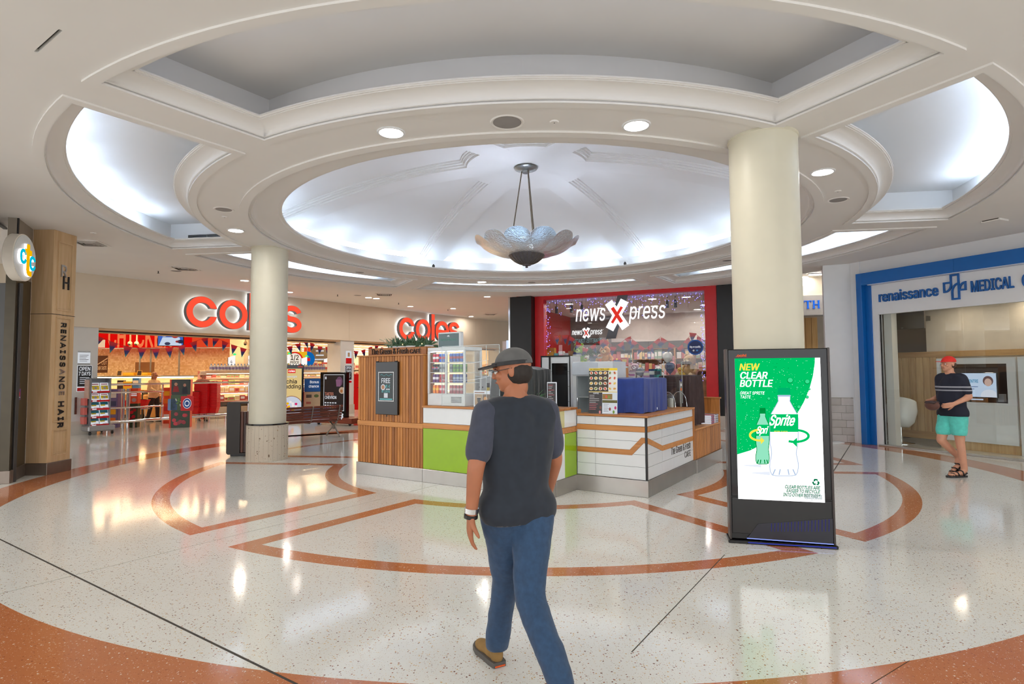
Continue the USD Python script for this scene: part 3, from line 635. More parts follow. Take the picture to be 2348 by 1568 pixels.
# toys and goods standing in the window on a tall display bench
db = NX.thing('display_bench', 'tall timber display bench along the inside of the newsagency window', 'display bench', y=.3)
obj('top', MB().cbox(.1, 4.88, 0, .75, 1.32, 1.36), wood_mat('display_wood', (150, 96, 52), (196, 140, 86), along=0), db); obj('front', MB().box(.1, 4.88, .02, .05, .3, 1.32), wood_mat('display_wood', (150, 96, 52), (196, 140, 86), along=0), db); obj('end', MB().box(.1, .14, .05, .75, .3, 1.32), DKGREY, db); obj('end', MB().box(4.84, 4.88, .05, .75, .3, 1.32), DKGREY, db)
dr = NX.thing('display_riser', 'white display riser on the bench under the frog and the tall plush animal', 'display riser', y=.32, z=1.361); obj('top', MB().cbox(.14, 2.62, 0, .66, .37, .389), WHITEP, dr); obj('front', MB().box(.14, 2.62, .01, .03, 0, .37), WHITEP, dr)
for xx in (.16, 1.4, 2.58): obj('bracket', MB().box(xx, xx + .03, .03, .64, 0, .37), WHITEP, dr)
def zb(px): return 1.751 if px < 1436 else 1.361
def plush(name, rgb): return pm(name, rgb, .9, sheen_weight=.6, vary=.12, scale=18.)
def toy(label, px, y, s, col, belly=None, ears='round', rz=0., z=None, name='plush_toy', snout=True, limbs=True):
    z = zb(px) if z is None else z; x, _ = NX.on(px, 830, y); m = plush('plush_%d_%d_%d' % col, col); m2 = plush('plush_%d_%d_%d' % belly, belly) if belly else m
    t = NX.thing(name, label, 'soft toy', x=x, y=y, z=z, turn=rz)
    S = lambda *a: [q * s for q in a]
    obj('body', MB().ball(S(0, 0, .21), .21 * s, 3, (.95, .85, 1.0)), m, t, smooth=40)
    h = obj('head', MB().ball(S(0, -.03, .53), .17 * s, 3, (1.05, .95, .92)), m, t, smooth=40)
    if snout: obj('muzzle', MB().ball(S(0, -.18, .49), .075 * s, 2, (1.1, .9, .8)), m2, h, smooth=40); obj('nose', MB().ball(S(0, -.245, .51), .022 * s, 1), BLACK, h)
    for sx in (-1, 1):
        obj('eye', MB().ball(S(sx * .065, -.175, .57), .016 * s, 1), BLACKG, h)
        if ears == 'round': obj('ear', MB().ball(S(sx * .13, 0, .67), .06 * s, 2, (1, .5, 1)), m, h, smooth=40)
        elif ears == 'long': obj('ear', MB().ball(S(sx * .08, .02, .78), .06 * s, 2, (.7, .45, 2.4)), m, h, smooth=40)
        elif ears == 'bump': obj('ear', MB().ball(S(sx * .10, -.05, .69), .055 * s, 2), m, h, smooth=40)
        if limbs:
            obj('arm', MB().tube([S(sx * .15, -.02, .36), S(sx * .25, -.10, .25), S(sx * .23, -.20, .17)], [.06 * s, .065 * s, .055 * s], 10), m, t, smooth=50)
            obj('leg', MB().tube([S(sx * .10, -.05, .09), S(sx * .2, -.26, .085), S(sx * .21, -.33, .10)], [.08 * s, .08 * s, .07 * s], 10), m, t, smooth=50)
            obj('foot', MB().ball(S(sx * .21, -.36, .11), .07 * s, 2, (.9, .6, 1.1)), m2, t, smooth=40)
    return t
bt = toy('big tan teddy bear with a brown bow leaning in the corner of the newsagency window', 1583, .5, 1.02, (196, 158, 104), (226, 206, 170), rz=-24)
obj('bow', MB().ball((0, -.26, .47), .05, 1).ball((-.1, -.25, .46), .07, 2, (1.3, .5, .8)).ball((.1, -.25, .46), .07, 2, (1.3, .5, .8)), plush('plush_brown', (74, 46, 30)), bt, smooth=40)
toy('bright green plush frog beside the small inner sign', 1329, .42, .98, (136, 190, 40), (190, 220, 120), 'bump')
toy('tall orange-tan plush animal with upright ears in the middle of the window', 1388, .5, .92, (206, 140, 70), (236, 200, 150), 'long')
toy('small white plush animal with red mouth next to the blue ball', 1345, .36, .5, (238, 236, 232), (220, 90, 80))
toy('small yellow plush duck on the window bench before the teddy bear', 1560, .36, .5, (242, 196, 40), (240, 150, 30), None)
toy('small white and black plush animal in the middle of the window', 1510, .7, .55, (232, 232, 236), (60, 60, 64))
toy('pink plush animal behind the yellow duck', 1540, .72, .75, (230, 150, 160), (250, 220, 220), 'long')
toy('small pale purple plush animal beside the patterned ball', 1456, .62, .7, (214, 196, 214), (240, 236, 244))
def ball(label, px, py, y, r, col, name='toy_ball', two=None):
    x, z = NX.on(px, py, y); t = NX.thing(name, label, 'ball', x=x, y=y, z=max(zb(px), z - r))
    obj('ball', MB().ball((0, 0, r), r, 3), pm('ball_%d_%d_%d' % col, col, .2), t, smooth=40); obj('band' if two else 'valve', MB().lathe([(r * .99, r * .8), (r * 1.012, r), (r * .99, r * 1.2)], 24) if two else MB().cyl((0, 0, 2 * r - .002), (0, 0, 2 * r + .012), .012, 8), pm('ball_band', two or (230, 230, 230), .3), t)
ball('shiny dark blue toy ball beside the green frog', 1324, 815, .35, .15, (30, 66, 140), two=(230, 230, 235))
ball('patterned pale ball in a basket in the middle of the window', 1468, 852, .4, .13, (150, 160, 180), two=(226, 150, 120))
def balloon(label, px, py, y, col):
    x, z = NX.on(px, py, y); t = NX.thing('balloon', label, 'balloon', x=x, y=y, z=z)
    obj('skin', MB().lathe([(0, -.20), (.02, -.19), (.10, -.11), (.145, 0), (.13, .08), (.08, .135), (0, .15)], 24), pm('balloon_%d' % col[0], col, .2), t, smooth=60); obj('knot', MB().cyl((0, 0, -.22), (0, 0, -.195), .018, 8, .008), pm('balloon_%d' % col[0], col, .2), t)
    obj('string', MB().tube([(0, 0, -.22), (.01, 0, -.6), (0, 0, 1.362 - z)], .003, 4), WHITEP, t)
balloon('white balloon with red print floating before the teddy bear', 1531, 818, .30, (236, 236, 232))
balloon('dark blue balloon floating under the white one', 1536, 842, .26, (60, 78, 130))
def carton(fr, name, label, x, y, z, w, d, h, rgb, rz=0., band=None, group=None, cat='box', loc=None):
    t = fr.thing(name, label, cat, x=x, y=y, z=z, turn=rz, group=group)
    obj('carton', MB().cbox(-w / 2, w / 2, -d / 2, d / 2, 0, h, .004), pm('pack_%d_%d_%d' % rgb, rgb, .4), t)
    if band: obj('print', MB().rect(-w * .42, w * .42, h * .45, h * .8, -d / 2, .002), pm('pack_%d_%d_%d' % band, band, .4), t)
    return t
gp = 'gift boxes in the newsagency window'
for px, w, h, c, b, lab in ((1262, .34, .42, (190, 130, 40), (230, 180, 70), 'woven orange gift basket box under pink tissue in the window corner'), (1277, .2, .3, (120, 196, 196), (236, 236, 230), 'turquoise gift tub with a bow next to the orange basket'), (1288, .17, .34, (232, 226, 230), (214, 120, 150), 'white and pink gift bag in the window, next to the turquoise tub'),
    (1302, .16, .30, (206, 206, 214), (160, 170, 200), 'pale grey gift bag between the pink bag and the brown bag'), (1311, .17, .34, (176, 120, 76), (140, 90, 52), 'brown paper gift bag before the green frog'), (1362, .28, .32, (92, 100, 124), (130, 140, 160), 'clear wrapped blue-grey gift hamper beside the tall plush animal'),
    (1376, .24, .30, (196, 180, 168), (236, 120, 60), 'clear wrapped hamper with orange goods against the tall plush animal'), (1498, .25, .30, (18, 60, 120), (230, 236, 240), 'dark blue boxed set beside the teal box in the window'), (1508, .2, .30, (30, 160, 160), (16, 60, 90), 'teal boxed set beside the dark blue box in the window'), (1447, .3, .2, (226, 222, 224), (190, 120, 180), 'white box with purple picture behind the blue cover'), (1432, .2, .26, (204, 60, 52), (240, 190, 40), 'red and yellow toy box next to the big plush animal'), (1483, .2, .24, (186, 140, 190), (240, 236, 220), 'lilac toy box between the patterned ball and the dark blue boxed set')):
    x, _ = NX.on(px, 830, .45); carton(NX, 'gift_box', lab, x, .45, zb(px), w, .18, h * (1.45 if px < 1320 else 1.), c, band=b, group=gp)
x, z = NX.on(1417, 830, .4); t = NX.thing('toy_plane', 'red, blue and yellow toy aeroplane in the window above the fridge', 'toy', x=x, y=.4, z=1.751)
obj('body', MB().ball((0, 0, .16), .1, 2, (1.7, .8, .9)), RED, t, smooth=40); obj('wing', MB().cbox(-.05, .1, -.32, .1, .14, .18), BLUE, t); obj('stripe', MB().lathe([(.085, -.03), (.09, 0), (.085, .03)], 20, T(-.02, 0, .16) @ R(90, [0, 1, 0])), pm('toy_yellow', (246, 190, 30), .3), t); obj('stand', MB().cyl((0, 0, 0), (0, 0, .08), .04, 10), WHITEP, t)
x, z = NX.on(1352, 800, .55); t = NX.thing('potted_plant', 'leafy potted plant with white flowers between the frog and the tall plush animal', 'plant', x=x, y=.55, z=1.751)
obj('pot', MB().lathe([(0, 0), (.09, 0), (.12, .2), (.11, .2), (0, .17)], 20), WHITEP, t, smooth=30)
r0 = random.Random(3); mb = MB(); LEAF = pm('leaf_green', (58, 106, 44), .5, vary=.25)
for k in range(60):
    a, e, L = r0.uniform(0, 6.28), r0.uniform(.2, 1.4), r0.uniform(.14, .32); d = np.array([math.cos(a) * math.cos(e), math.sin(a) * math.cos(e), math.sin(e)])
    p = np.array([0, 0, .2]) + d * L; q = p + d * .14; s_ = np.cross(d, [0, 0, 1]); s_ /= np.linalg.norm(s_); m_ = (p + q) / 2 + np.array([0, 0, .02])
    mb.add(trimesh.Trimesh([p, m_ + s_ * .04, q, m_ - s_ * .04], [(0, 1, 2), (0, 2, 3), (2, 1, 0), (3, 2, 0)], process=False))
    if k % 4 == 0: mb.tube([(0, 0, .17), p], .005, 4)
obj('foliage', mb, LEAF, t, kind='stuff')
mb = MB()
for k in range(7): a = r0.uniform(0, 6.28); mb.ball((.2 * math.cos(a), .2 * math.sin(a) - .05, r0.uniform(.35, .6)), .03, 1)
obj('blossom', mb, WHITEP, t, kind='stuff')
# round blue sticker on the glass
x, z = NX.on(1594, 796); t = NX.thing('window_sticker', 'round dark blue sticker reading Big on quality on the newsagency glass', 'sticker', x=x, z=z, y=.048)
obj('disc', MB().flat(Point(0, 0).buffer(.215, 32), 0, .003), pm('sticker_rim', (10, 90, 180), .4), t); obj('inner_disc', MB().flat(Point(0, 0).buffer(.18, 32), -.003, .002), pm('sticker_navy', (14, 40, 104), .4), t)
obj('lettering', MB().text('Big on quality.', 0, -.01, .05, -.005, .002, w=.3, bold=True, align='c'), em('print_white', (240, 244, 250), .7), t); obj('badge', MB().flat(Point(-.05, -.09).buffer(.025), -.005, .002), WHITEP, t); obj('badge', MB().flat(sbox(.02, -.11, .07, -.07), -.005, .002), pm('sky', (60, 150, 220), .4), t)
# shelves of goods further in
def shelf_unit(fr, name, label, x0, x1, y, levels, d, side, mat, back=True):
    t = fr.thing(name, label, 'shelf unit', x=x0, y=y); w_ = x1 - x0; top_ = levels[-1]
    obj('side', MB().box(0, .03, 0, d, 0, top_), mat, t); obj('side', MB().box(w_ - .03, w_, 0, d, 0, top_), mat, t)
    if back: obj('back', MB().box(.03, w_ - .03, d - .02, d, 0, top_), mat, t)
    for z in levels: obj('shelf', MB().box(.03, w_ - .03, 0, d - .02, z - .02, z), mat, t)
    return t
DW = wood_mat('display_wood', (150, 96, 52), (196, 140, 86), along=0)
pal = [(226, 220, 214), (200, 110, 110), (120, 140, 186), (236, 210, 150), (150, 180, 160), (240, 240, 240), (206, 170, 196), (110, 104, 110), (222, 190, 170)]
PAL_FOOD = [(244, 238, 226), (240, 226, 160), (226, 130, 110), (170, 190, 110), (250, 246, 240), (236, 190, 130), (214, 206, 200), (190, 70, 60), (250, 236, 200)]
def goods(fr, label, group, x0, x1, y, z, r_, hmax=.3, n=8, d=.14, cat='box', name='boxed_item', wr=(.08, .16), pal=pal):
    """a row of single packs on a shelf"""
    x = x0; k = 0
    while x < x1 - .05 and k < n:
        w_ = r_.uniform(*wr); c = pal[r_.randrange(len(pal))]; key = (name, c, round(fr.ang, 1))
        if key not in _proto:
            t = fr.thing(name, label, cat, x=x + w_ / 2, y=y, z=z, group=group); obj('pack', MB().cbox(-.5, .5, -.5, .5, 0, 1., .03), pm('pack_%d_%d_%d' % c, c, .4), t); obj('print', MB().rect(-.38, .38, .3, .75, -.5, .015), pm('pack_p%d' % (k % 4), pal[(k * 2 + 1) % len(pal)], .4), t)
            t.GetAttribute('xformOpOrder'); UsdGeom.Xformable(t).AddScaleOp().Set(Gf.Vec3f(w_ * .94, d, r_.uniform(.6, 1) * hmax)); _proto[key] = t
        else: dup(_proto[key], fr.w(x + w_ / 2, y, z), fr.ang, label=label, group=group, scale=(w_ * .94, d, r_.uniform(.6, 1) * hmax), name=name)
        x += w_; k += 1
_proto = {}
r1 = random.Random(11)
for si, (x0, x1, y, lab) in enumerate(((2.3, 3.7, 2.4, 'timber shelf unit of books and gifts behind the middle of the newsagency window'), (3.75, 5.6, 2.0, 'timber shelf unit of gifts behind the teddy bear'), (.6, 2.2, 3.4, 'dark shelf unit behind the green frog'))):
    lv = [.4, .8, 1.2, 1.6, 2.0, 2.35]; shelf_unit(NX, 'shelf_unit', lab, x0, x1, y, lv, .35, None, DW if si < 2 else DKGREY)
    for z in lv[2:5]: goods(NX, 'boxed gift or book on the ' + ('middle', 'teddy bear side', 'frog side')[si] + ' shelves behind the newsagency glass', 'goods on newsagency shelves ' + ('middle', 'bear side', 'frog side')[si], x0 + .05, x1 - .05, y + .14, z, r1, .32, 14)
# ------------------------------------------------------------------ white pier, passage and lit shop sign behind the front column
PW = Fr((7.07, 13.11), (7.55, 12.87))
wp = PW.thing('pier_white', 'white square pier with a grey stone tiled dado beside the blue clinic front', 'pier')
wp_w = float(np.hypot(.48, .24))
obj('shaft', MB().box(0, wp_w, 0, .9, .985, HC - .002), WHITEP, wp)
STN = [pm('dado_stone_%d' % k, (196 - 6 * k, 190 - 6 * k, 186 - 7 * k), .35, vary=.05, scale=9.) for k in range(3)]
for r in range(6):
    for c in range(2):
        a = (.0, .27)[c] if r % 2 else (0., .36)[c]; b = (.27, wp_w)[c] if r % 2 else (.36, wp_w)[c]
        obj('stone_tile', MB().cbox(a + .001, b - .001, -.012, .05, r * .163 + .002, r * .163 + .161, .003), STN[(r + c) % 3], wp)
    obj('stone_tile', MB().cbox(wp_w - .05, wp_w + .012, .002, .45, r * .163 + .002, r * .163 + .161, .003), STN[(r + 1) % 3], wp)
obj('corner_guard', MB().box(wp_w - .03, wp_w + .016, -.016, .03, .0, .985), WHITEP, wp)
OR = Fr((7.2, 17.3), (11.0, 16.5))
osn = OR.thing('shop_sign', 'grey sign band with blue lit serif letters ORTH beyond the front column', 'sign')
z0, z1 = OR.on(1860, 722)[1], OR.on(1860, 677)[1]
obj('band', MB().box(-.5, 4, 0, .2, z0, z1), pm('sign_band_grey', (176, 172, 168), .4), osn); obj('band_edge', MB().box(-.5, 4, -.02, .2, z0 - .03, z0), STEEL, osn)
OB = em('sign_blue', (40, 120, 250), .9)
x1_, zb = OR.on(1882, 705); hh = OR.on(1860, 688)[1] - OR.on(1860, 706)[1]
def serif(ch, w, h):
    s, q = .16 * w, .05 * h
    foot = lambda cx, z: sbox(cx - s, z, cx + s, z + q)
    stem = lambda cx: unary_union([sbox(cx - s * .55, 0, cx + s * .55, h), foot(cx, 0), foot(cx, h - q)])
    if ch == 'H': return unary_union([stem(.18 * w), stem(.82 * w), sbox(.18 * w, h * .47, .82 * w, h * .54)])
    if ch == 'T': return unary_union([sbox(.5 * w - s * .55, 0, .5 * w + s * .55, h), foot(.5 * w, 0), sbox(.02 * w, h - q * 1.3, .98 * w, h), sbox(.02 * w, h * .8, .06 * w, h), sbox(.94 * w, h * .8, .98 * w, h)])
    if ch == 'R':
        bowl = affinity.scale(Point(0, 0).buffer(1, 24), .42 * w, .25 * h); bowl = affinity.translate(bowl, .36 * w, h * .74); hole = affinity.scale(bowl, .66, .78)
        return unary_union([stem(.2 * w), bowl.difference(hole).intersection(sbox(.2 * w, 0, w, h)), Polygon([(.36 * w, .5 * h), (.5 * w, .5 * h), (1.0 * w, 0), (.84 * w, 0)])])
    o = affinity.translate(affinity.scale(Point(0, 0).buffer(1, 32), .5 * w, .5 * h), .5 * w, .5 * h); return o.difference(affinity.scale(o, .68, .88))
cw = hh * .95; xx = x1_ - 4 * cw * 1.02
for ch in 'ORTH':
    obj('letter', MB().flat(affinity.translate(serif(ch, cw * .92, hh), xx, zb - .02), 0, .03), OB, osn); xx += cw * 1.02
wf = OR.thing('wall_far', kind='structure')
obj('shop_wall', MB().box(-1, 5, 2.2, 2.3, 0, HO), pm('far_shop', (176, 166, 152), .6), wf); obj('head', MB().box(-1, 5, .05, .3, z1, HO), WALLP, wf)
TP = wood_mat('far_timber', (196, 150, 92), (222, 182, 124)); 
for k in range(6): obj('timber_panel', MB().box(1.0 + .17 * k, 1.16 + .17 * k, .9, .95, 0, z0), TP, wf)
for k in range(5): obj('curved_fin', MB().tube([(2.3 + .08 * k + .12 * math.sin(u * 2.2), .8, 1. + u * 2.) for u in np.linspace(0, 1, 9)], .03, 8), STEEL, wf)
x, z = OR.on(1866, 672); t = OR.thing('batten_light', 'bright white bar light on the ceiling before the blue lettered sign', 'ceiling light', x=x, y=-.6, z=HO - .05)
obj('body', MB().box(-.28, .28, -.06, .06, .02, .05), WHITEP, t); obj('diffuser', MB().box(-.27, .27, -.05, .05, 0, .019), em('bar_light', (255, 246, 235), 26.), t)
sz = PW.sub(-.02, -.28, 25); t = sz.thing('sanitiser_stand', 'slim white hand sanitiser stand before the white pier', 'sanitiser stand')
obj('post', MB().cbox(-.05, .09, -.03, .05, .03, 1.52, .012), WHITEP, t); obj('foot', MB().cbox(-.12, .28, -.16, .16, 0, .03, .008), WHITEP, t)
for txt, z, w_, col in (('SANITISER ZONE', 1.40, .38, (20, 120, 200)), ('stay', .40, .09, (40, 40, 44)), ('safe', .26, .09, (40, 40, 44))):
    m = text2(txt, True).copy(); b = m.bounds; k = w_ / (b[1][0] - b[0][0]); m.apply_translation([-b[0][0], 0, 0]); m.apply_scale([k, k, .002]); m.apply_transform(R(-90, [0, 0, 1])); m.apply_translation([.005, z, 0]); m.apply_transform(PL); m.apply_translation([0, -.031, 0])
    obj('lettering', m, pm('print_%d' % col[0], col, .4), t)
obj('logo', MB().flat(Point(.02, .285).buffer(.02).difference(Point(.02, .285).buffer(.012)), -.03, .002), pm('logo_green', (90, 180, 60), .4), t)
# ------------------------------------------------------------------ medical centre
mc = MED.thing('clinic_shopfront', 'white clinic front in a bright blue portal, lettered renaissance MEDICAL CENTRE', 'shop front')
obj('portal', MB().cbox(.05, .17, -.14, .15, 0, 3.68, .004), BLUE, mc); obj('portal', MB().cbox(.17, .30, -.02, .15, 0, 3.43, .004), BLUE, mc)
for a, b in ((.17, 1.96), (1.964, 4.6), (4.604, 8)): obj('portal', MB().cbox(a, b, -.14, .15, 3.42, 3.68, .004), BLUE, mc)
obj('return_wall', MB().box(-.16, .05, 0, .3, 0, HC - .002), WHITEP, mc); obj('jamb', MB().box(.30, .42, .0, .15, 0, 3.42), WHITEP, mc); obj('sign_panel', MB().box(.42, 8, 0, .12, 2.77, 3.42), WHITEP, mc); obj('upper_wall', MB().box(-.3, 8, .02, .3, 3.68, HC), WHITEP, mc)
obj('downlight_strip', MB().box(.3, 8, -.135, .0, 3.405, 3.42), pm('portal_soffit', (190, 200, 220), .5), mc)
BLT = pm('sign_blue_paint', (0, 92, 170), .35)
x0, z0 = MED.on(2017, 693.5); x1, z1 = MED.on(2153, 674)
obj('lettering', MB().text('renaissance', x0, 3.035, .2, 0, .035, w=x1 - x0, bold=True), BLT, mc)
x0, _ = MED.on(2228, 662); x1, _ = MED.on(2326, 649)
obj('lettering', MB().text('MEDICAL', x0, 3.025, .2, 0, .035, w=x1 - x0, bold=True), BLT, mc)
obj('lettering', MB().text('CENTRE', x1 + .12, 3.025, .2, 0, .035, w=(x1 - x0) * .95, bold=True), BLT, mc)
cx = (MED.on(2163, 670)[0] + MED.on(2216, 655)[0]) / 2; cz = 3.12
def strokes(pl, w_, closed=False): return unary_union([LineString(p).buffer(w_ / 2, cap_style='square', join_style='mitre') for p in pl])
aw, al = .062, .255
q = [(cx + .12, cz + .09), (cx + .12, cz + .27), (cx - .075, cz + .27), (cx - .075, cz + .02)]
arc1 = [(cx - .075 - .0 - .15 * (1 - math.cos(u)), cz + .06 - .17 * math.sin(u)) for u in np.linspace(0, math.pi / 2, 8)]
arc2 = [(cx + .12 - .17 * (math.sin(u)), cz + .06 - .2 * (1 - math.cos(u))) for u in np.linspace(0, math.pi / 2, 8)]
arc3 = [(cx + .29 - .15 * math.sin(u), cz + .07 - .17 * (1 - math.cos(u))) for u in np.linspace(0, math.pi / 2, 8)]
S_ = strokes([q, [(cx - .09, cz + .10), (cx - .26, cz + .10), (cx - .26, cz - .11)] + arc1[::-1], arc2 + [(cx - .05, cz - .30), (cx + .12, cz - .30), (cx + .12, cz + .06)], arc3 + [(cx + .13, cz - .10), (cx + .29, cz - .10), (cx + .29, cz + .07)]], .042)
S_ = affinity.scale(S_, .66, .80, origin=(cx, cz)); S_ = affinity.translate(S_, 0, .05)
obj('cross_logo', MB().flat(S_, 0, .035), BLT, mc)
for k, (a, b) in enumerate(((.425, 1.985), (1.991, 3.9), (3.906, 6), (6.006, 8))): obj('glass_pane', MB().box(a, b, .055, .067, .03, 2.77), SHOPGLASS, mc)
obj('floor_track', MB().cbox(.36, 8, -.05, .11, 0, .028, .006), pm('track_alu', (196, 194, 190), .3, .7), mc); obj('door_edge', MB().box(.422, .44, .05, .075, .03, 2.77), BLACK, mc)
obj('wall_post', MB().box(.46, .62, .12, .3, 0, 2.9), GREYP, mc)
# inside
wm_ = MED.thing('wall_clinic', kind='structure')
CW = pm('clinic_wall', (206, 196, 182), .6)
obj('back_wall', MB().box(-.2, 8, 3.2, 3.3, 0, 3.5), CW, wm_); obj('side_wall', MB().box(-.3, -.2, .3, 3.2, 0, 3.5), pm('clinic_dark', (70, 60, 54), .6), wm_); obj('clinic_ceiling', MB().box(-.2, 8, .13, 3.2, 2.95, 3.0), WHITEP, wm_); obj('end_wall', MB().box(8, 8.1, 0, 3.3, 0, 3.5), CW, wm_)
for a, b in ((1.25, 2.45), (2.454, 3.4), (3.404, 4.6), (4.604, 7)): obj('wall_panel', MB().box(a, b, 1.3, 1.35, 1.98, 2.95), CW, wm_)
obj('wall_panel', MB().box(.62, 1.24, 1.32, 1.36, 1.98, 2.95), CW, wm_)
x0, z0 = MED.on(2034, 758, .5); x1, z1 = MED.on(2118, 708, .5)
tv = MED.thing('television', 'dark switched-off television high inside the clinic glass', 'television', x=x0, y=.5, z=z0); obj('screen', MB().cbox(0, x1 - x0, 0, .06, 0, .55, .006), pm('tv_dark', (62, 56, 50), .3), tv); obj('bracket', MB().box(.35, .5, .06, .7, .2, .3), DKGREY, tv); obj('logo', MB().rect(.3, .34, .03, .04, 0, .001), STEEL, tv)
PINE = wood_mat('pine_board', (190, 150, 102), (222, 188, 138), .5)
x0, zb = MED.on(2062, 1012, 1.25); x1, zt = MED.on(2152, 814, 1.25)
pp = MED.thing('timber_screen', 'pine board screen standing behind the clinic glass', 'timber screen', x=x0, y=1.2)
obj('rail', MB().cbox(0, 3.9, 0, .06, 1.98 - .12, 1.98), wood_mat('pine_rail', (170, 128, 80), (206, 168, 116), .5, along=0), pp); obj('rail', MB().cbox(0, 3.9, 0, .06, .1, .26), wood_mat('pine_rail', (170, 128, 80), (206, 168, 116), .5, along=0), pp)
for k in range(8): obj('board', MB().cbox(.01 + .145 * k, .145 * (k + 1), .005, .04, .26, 1.86, .004), PINE, pp)
x0, _ = MED.on(2150, 900, .75); x1, _ = MED.on(2331, 900, .75)
un = MED.thing('reception_unit', 'white reception unit with a dark window recess behind the clinic glass', 'reception unit', x=x0, y=.75); w_ = x1 - x0; zt, za, zb_, zc = 1.82, 1.70, .93, .17
obj('surround', MB().flat(sbox(0, zb_ - .02, w_, zt).difference(sbox(.06, zb_ + .02, w_ - .14, za)), .05, .05), WHITEP, un); obj('lower_panel', MB().box(0, w_, .0, .05, zc, zb_ - .021), WTILE, un); obj('recess', MB().box(.06, w_ - .14, .2, .24, zb_, za), pm('recess_dark', (58, 44, 38), .5), un); obj('kick', MB().box(0, w_ + .3, .05, .1, 0, zc), PINE, un); obj('post', MB().cbox(w_ + .05, w_ + .17, -.04, .1, 0, zt), WHITEP, un)
for k, (a, b, z, c) in enumerate(((.2, .5, 1.02, (190, 150, 100)), (.55, .8, 1.02, (170, 120, 80)), (1.0, 1.1, 1.04, (160, 160, 166)))): obj('shelf_item', MB().cbox(a, b, .1, .19, z - .07, z + .08), pm('recess_item%d' % k, c, .5), un)
sx0, sz0 = MED.on(2183, 908, .72); sx1, sz1 = MED.on(2286, 852, .72)
sc = MED.thing('screen', 'lit pale blue information screen reading MEDICAL CENTRE behind the clinic glass', 'screen', x=sx0, y=.68, z=sz0); w_, h_ = sx1 - sx0, .46
obj('panel', MB().cbox(-.012, w_ + .012, .0, .04, -.012, h_ + .012, .003), BLACKG, sc); obj('picture', MB().rect(0, w_, 0, h_, 0, .002), em('screen_pale', (206, 224, 250), .8), sc)
obj('lettering', MB().text('MEDICAL CENTRE', .05, h_ * .60, .06, -.002, .001, w=w_ * .56, bold=True), em('screen_teal', (40, 160, 210), .6), sc)
for k in range(3): obj('text_line', MB().rect(.05, .05 + w_ * (.55 - .08 * k), h_ * (.42 - .09 * k), h_ * (.44 - .09 * k), -.002, .001), em('screen_navy', (60, 90, 160), .5), sc)
obj('portrait', MB().flat(affinity.translate(affinity.scale(Point(0, 0).buffer(.06), 1, 1.25), w_ * .83, h_ * .62), -.002, .001), em('screen_skin', (226, 190, 176), .7), sc); obj('hair', MB().flat(affinity.translate(affinity.scale(Point(0, 0).buffer(.085), 1, 1.1), w_ * .83, h_ * .68).difference(affinity.translate(affinity.scale(Point(0, 0).buffer(.06), 1, 1.25), w_ * .83, h_ * .62)), -.002, .001), em('screen_hair', (130, 96, 96), .5), sc); obj('shoulders', MB().flat(affinity.translate(affinity.scale(Point(0, 0).buffer(.14), 1, .9), w_ * .84, .02).intersection(sbox(0, .004, w_ - .004, h_ * .4)), -.002, .001), em('screen_shirt', (232, 236, 250), .8), sc)
obj('caption_bar', MB().rect(.08, w_ * .7, -.06, -.035, .02, .002), em('screen_pale', (206, 224, 250), .8), sc)
x0, z0 = MED.on(2049, 960, .6)
ch = MED.thing('egg_chair', 'white moulded egg chair just inside the clinic glass', 'chair', x=x0 + .05, y=.75)
obj('shell', MB().lathe([(.04, .35), (.2, .38), (.28, .5), (.30, .75), (.25, .95), (.235, .95), (.275, .75), (.26, .52), (.19, .4), (.04, .37)], 32, R(-20, [1, 0, 0], (0, 0, .6)), 200, 400), WTILE, ch, smooth=50); obj('cushion', MB().ball((0, 0, .43), .2, 2, (1, 1, .28)), DKGREY, ch, smooth=40); obj('stem', MB().cyl((0, 0, .03), (0, 0, .4), .035, 12), CHROME, ch); obj('foot', MB().lathe([(0, 0), (.26, 0), (.26, .01), (.04, .04), (0, .04)], 32), CHROME, ch)
for i, (x, y) in enumerate(((1.4, .7), (2.6, 1.0), (3.8, .8), (5.2, 1.0), (1.0, 2.4))):
    if i == 0: md = MED.thing('clinic_downlight', 'small downlight in the clinic ceiling', 'ceiling light', x=x, y=y, z=2.95, group='clinic downlights'); obj('trim_ring', MB().lathe([(.07, -.004), (.09, -.01), (.1, 0)], 20), WHITEP, md); obj('lamp', MB().lathe([(.07, -.004), (0, -.004)], 20), em('lamp_clinic', (255, 236, 210), 110.), md)
    else: dup(md, MED.w(x, y, 2.95), MED.ang)
# ------------------------------------------------------------------ cafe kiosk in the middle of the rotunda
CA = Fr(fl(820, 1085), ang=-33.25)
Dx, XF, Ey, Fy = 3.55, 4.56, 2.75, 4.35          # corner of the long front, right-hand face, end of the tall part, end of the kiosk
KICK = pm('cafe_kick', (176, 172, 166), .26, 1., vary=.06, scale=3.)
ck = CA.thing('cafe_kiosk', 'timber slat, white tile and lime green cafe kiosk lettered The Green and Fresh CAFE', 'kiosk')
SIDE = R(90, [0, 0, 1])                           # turns a front into a face looking along +x
# stainless kick plates
for x0, x1 in ((-.02, 1.385), (1.389, 3.56)): obj('kick_plate', MB().cbox(x0, x1, -.015, .1, 0, .19, .003), KICK, ck)
obj('kick_plate', MB().cbox(3.45, 3.566, .1, .70, 0, .2, .003), KICK, ck); obj('kick_plate', MB().cbox(3.562, 4.575, .665, .8, 0, .21, .003), KICK, ck)
obj('kick_plate', MB().cbox(4.46, 4.575, .8, Ey, 0, .21, .003), KICK, ck); obj('kick_plate', MB().cbox(4.46, 4.60, Ey + .004, Fy, 0, .21, .003), KICK, ck); obj('kick_plate', MB().cbox(-.02, .1, .1, .9, 0, .19, .003), KICK, ck)
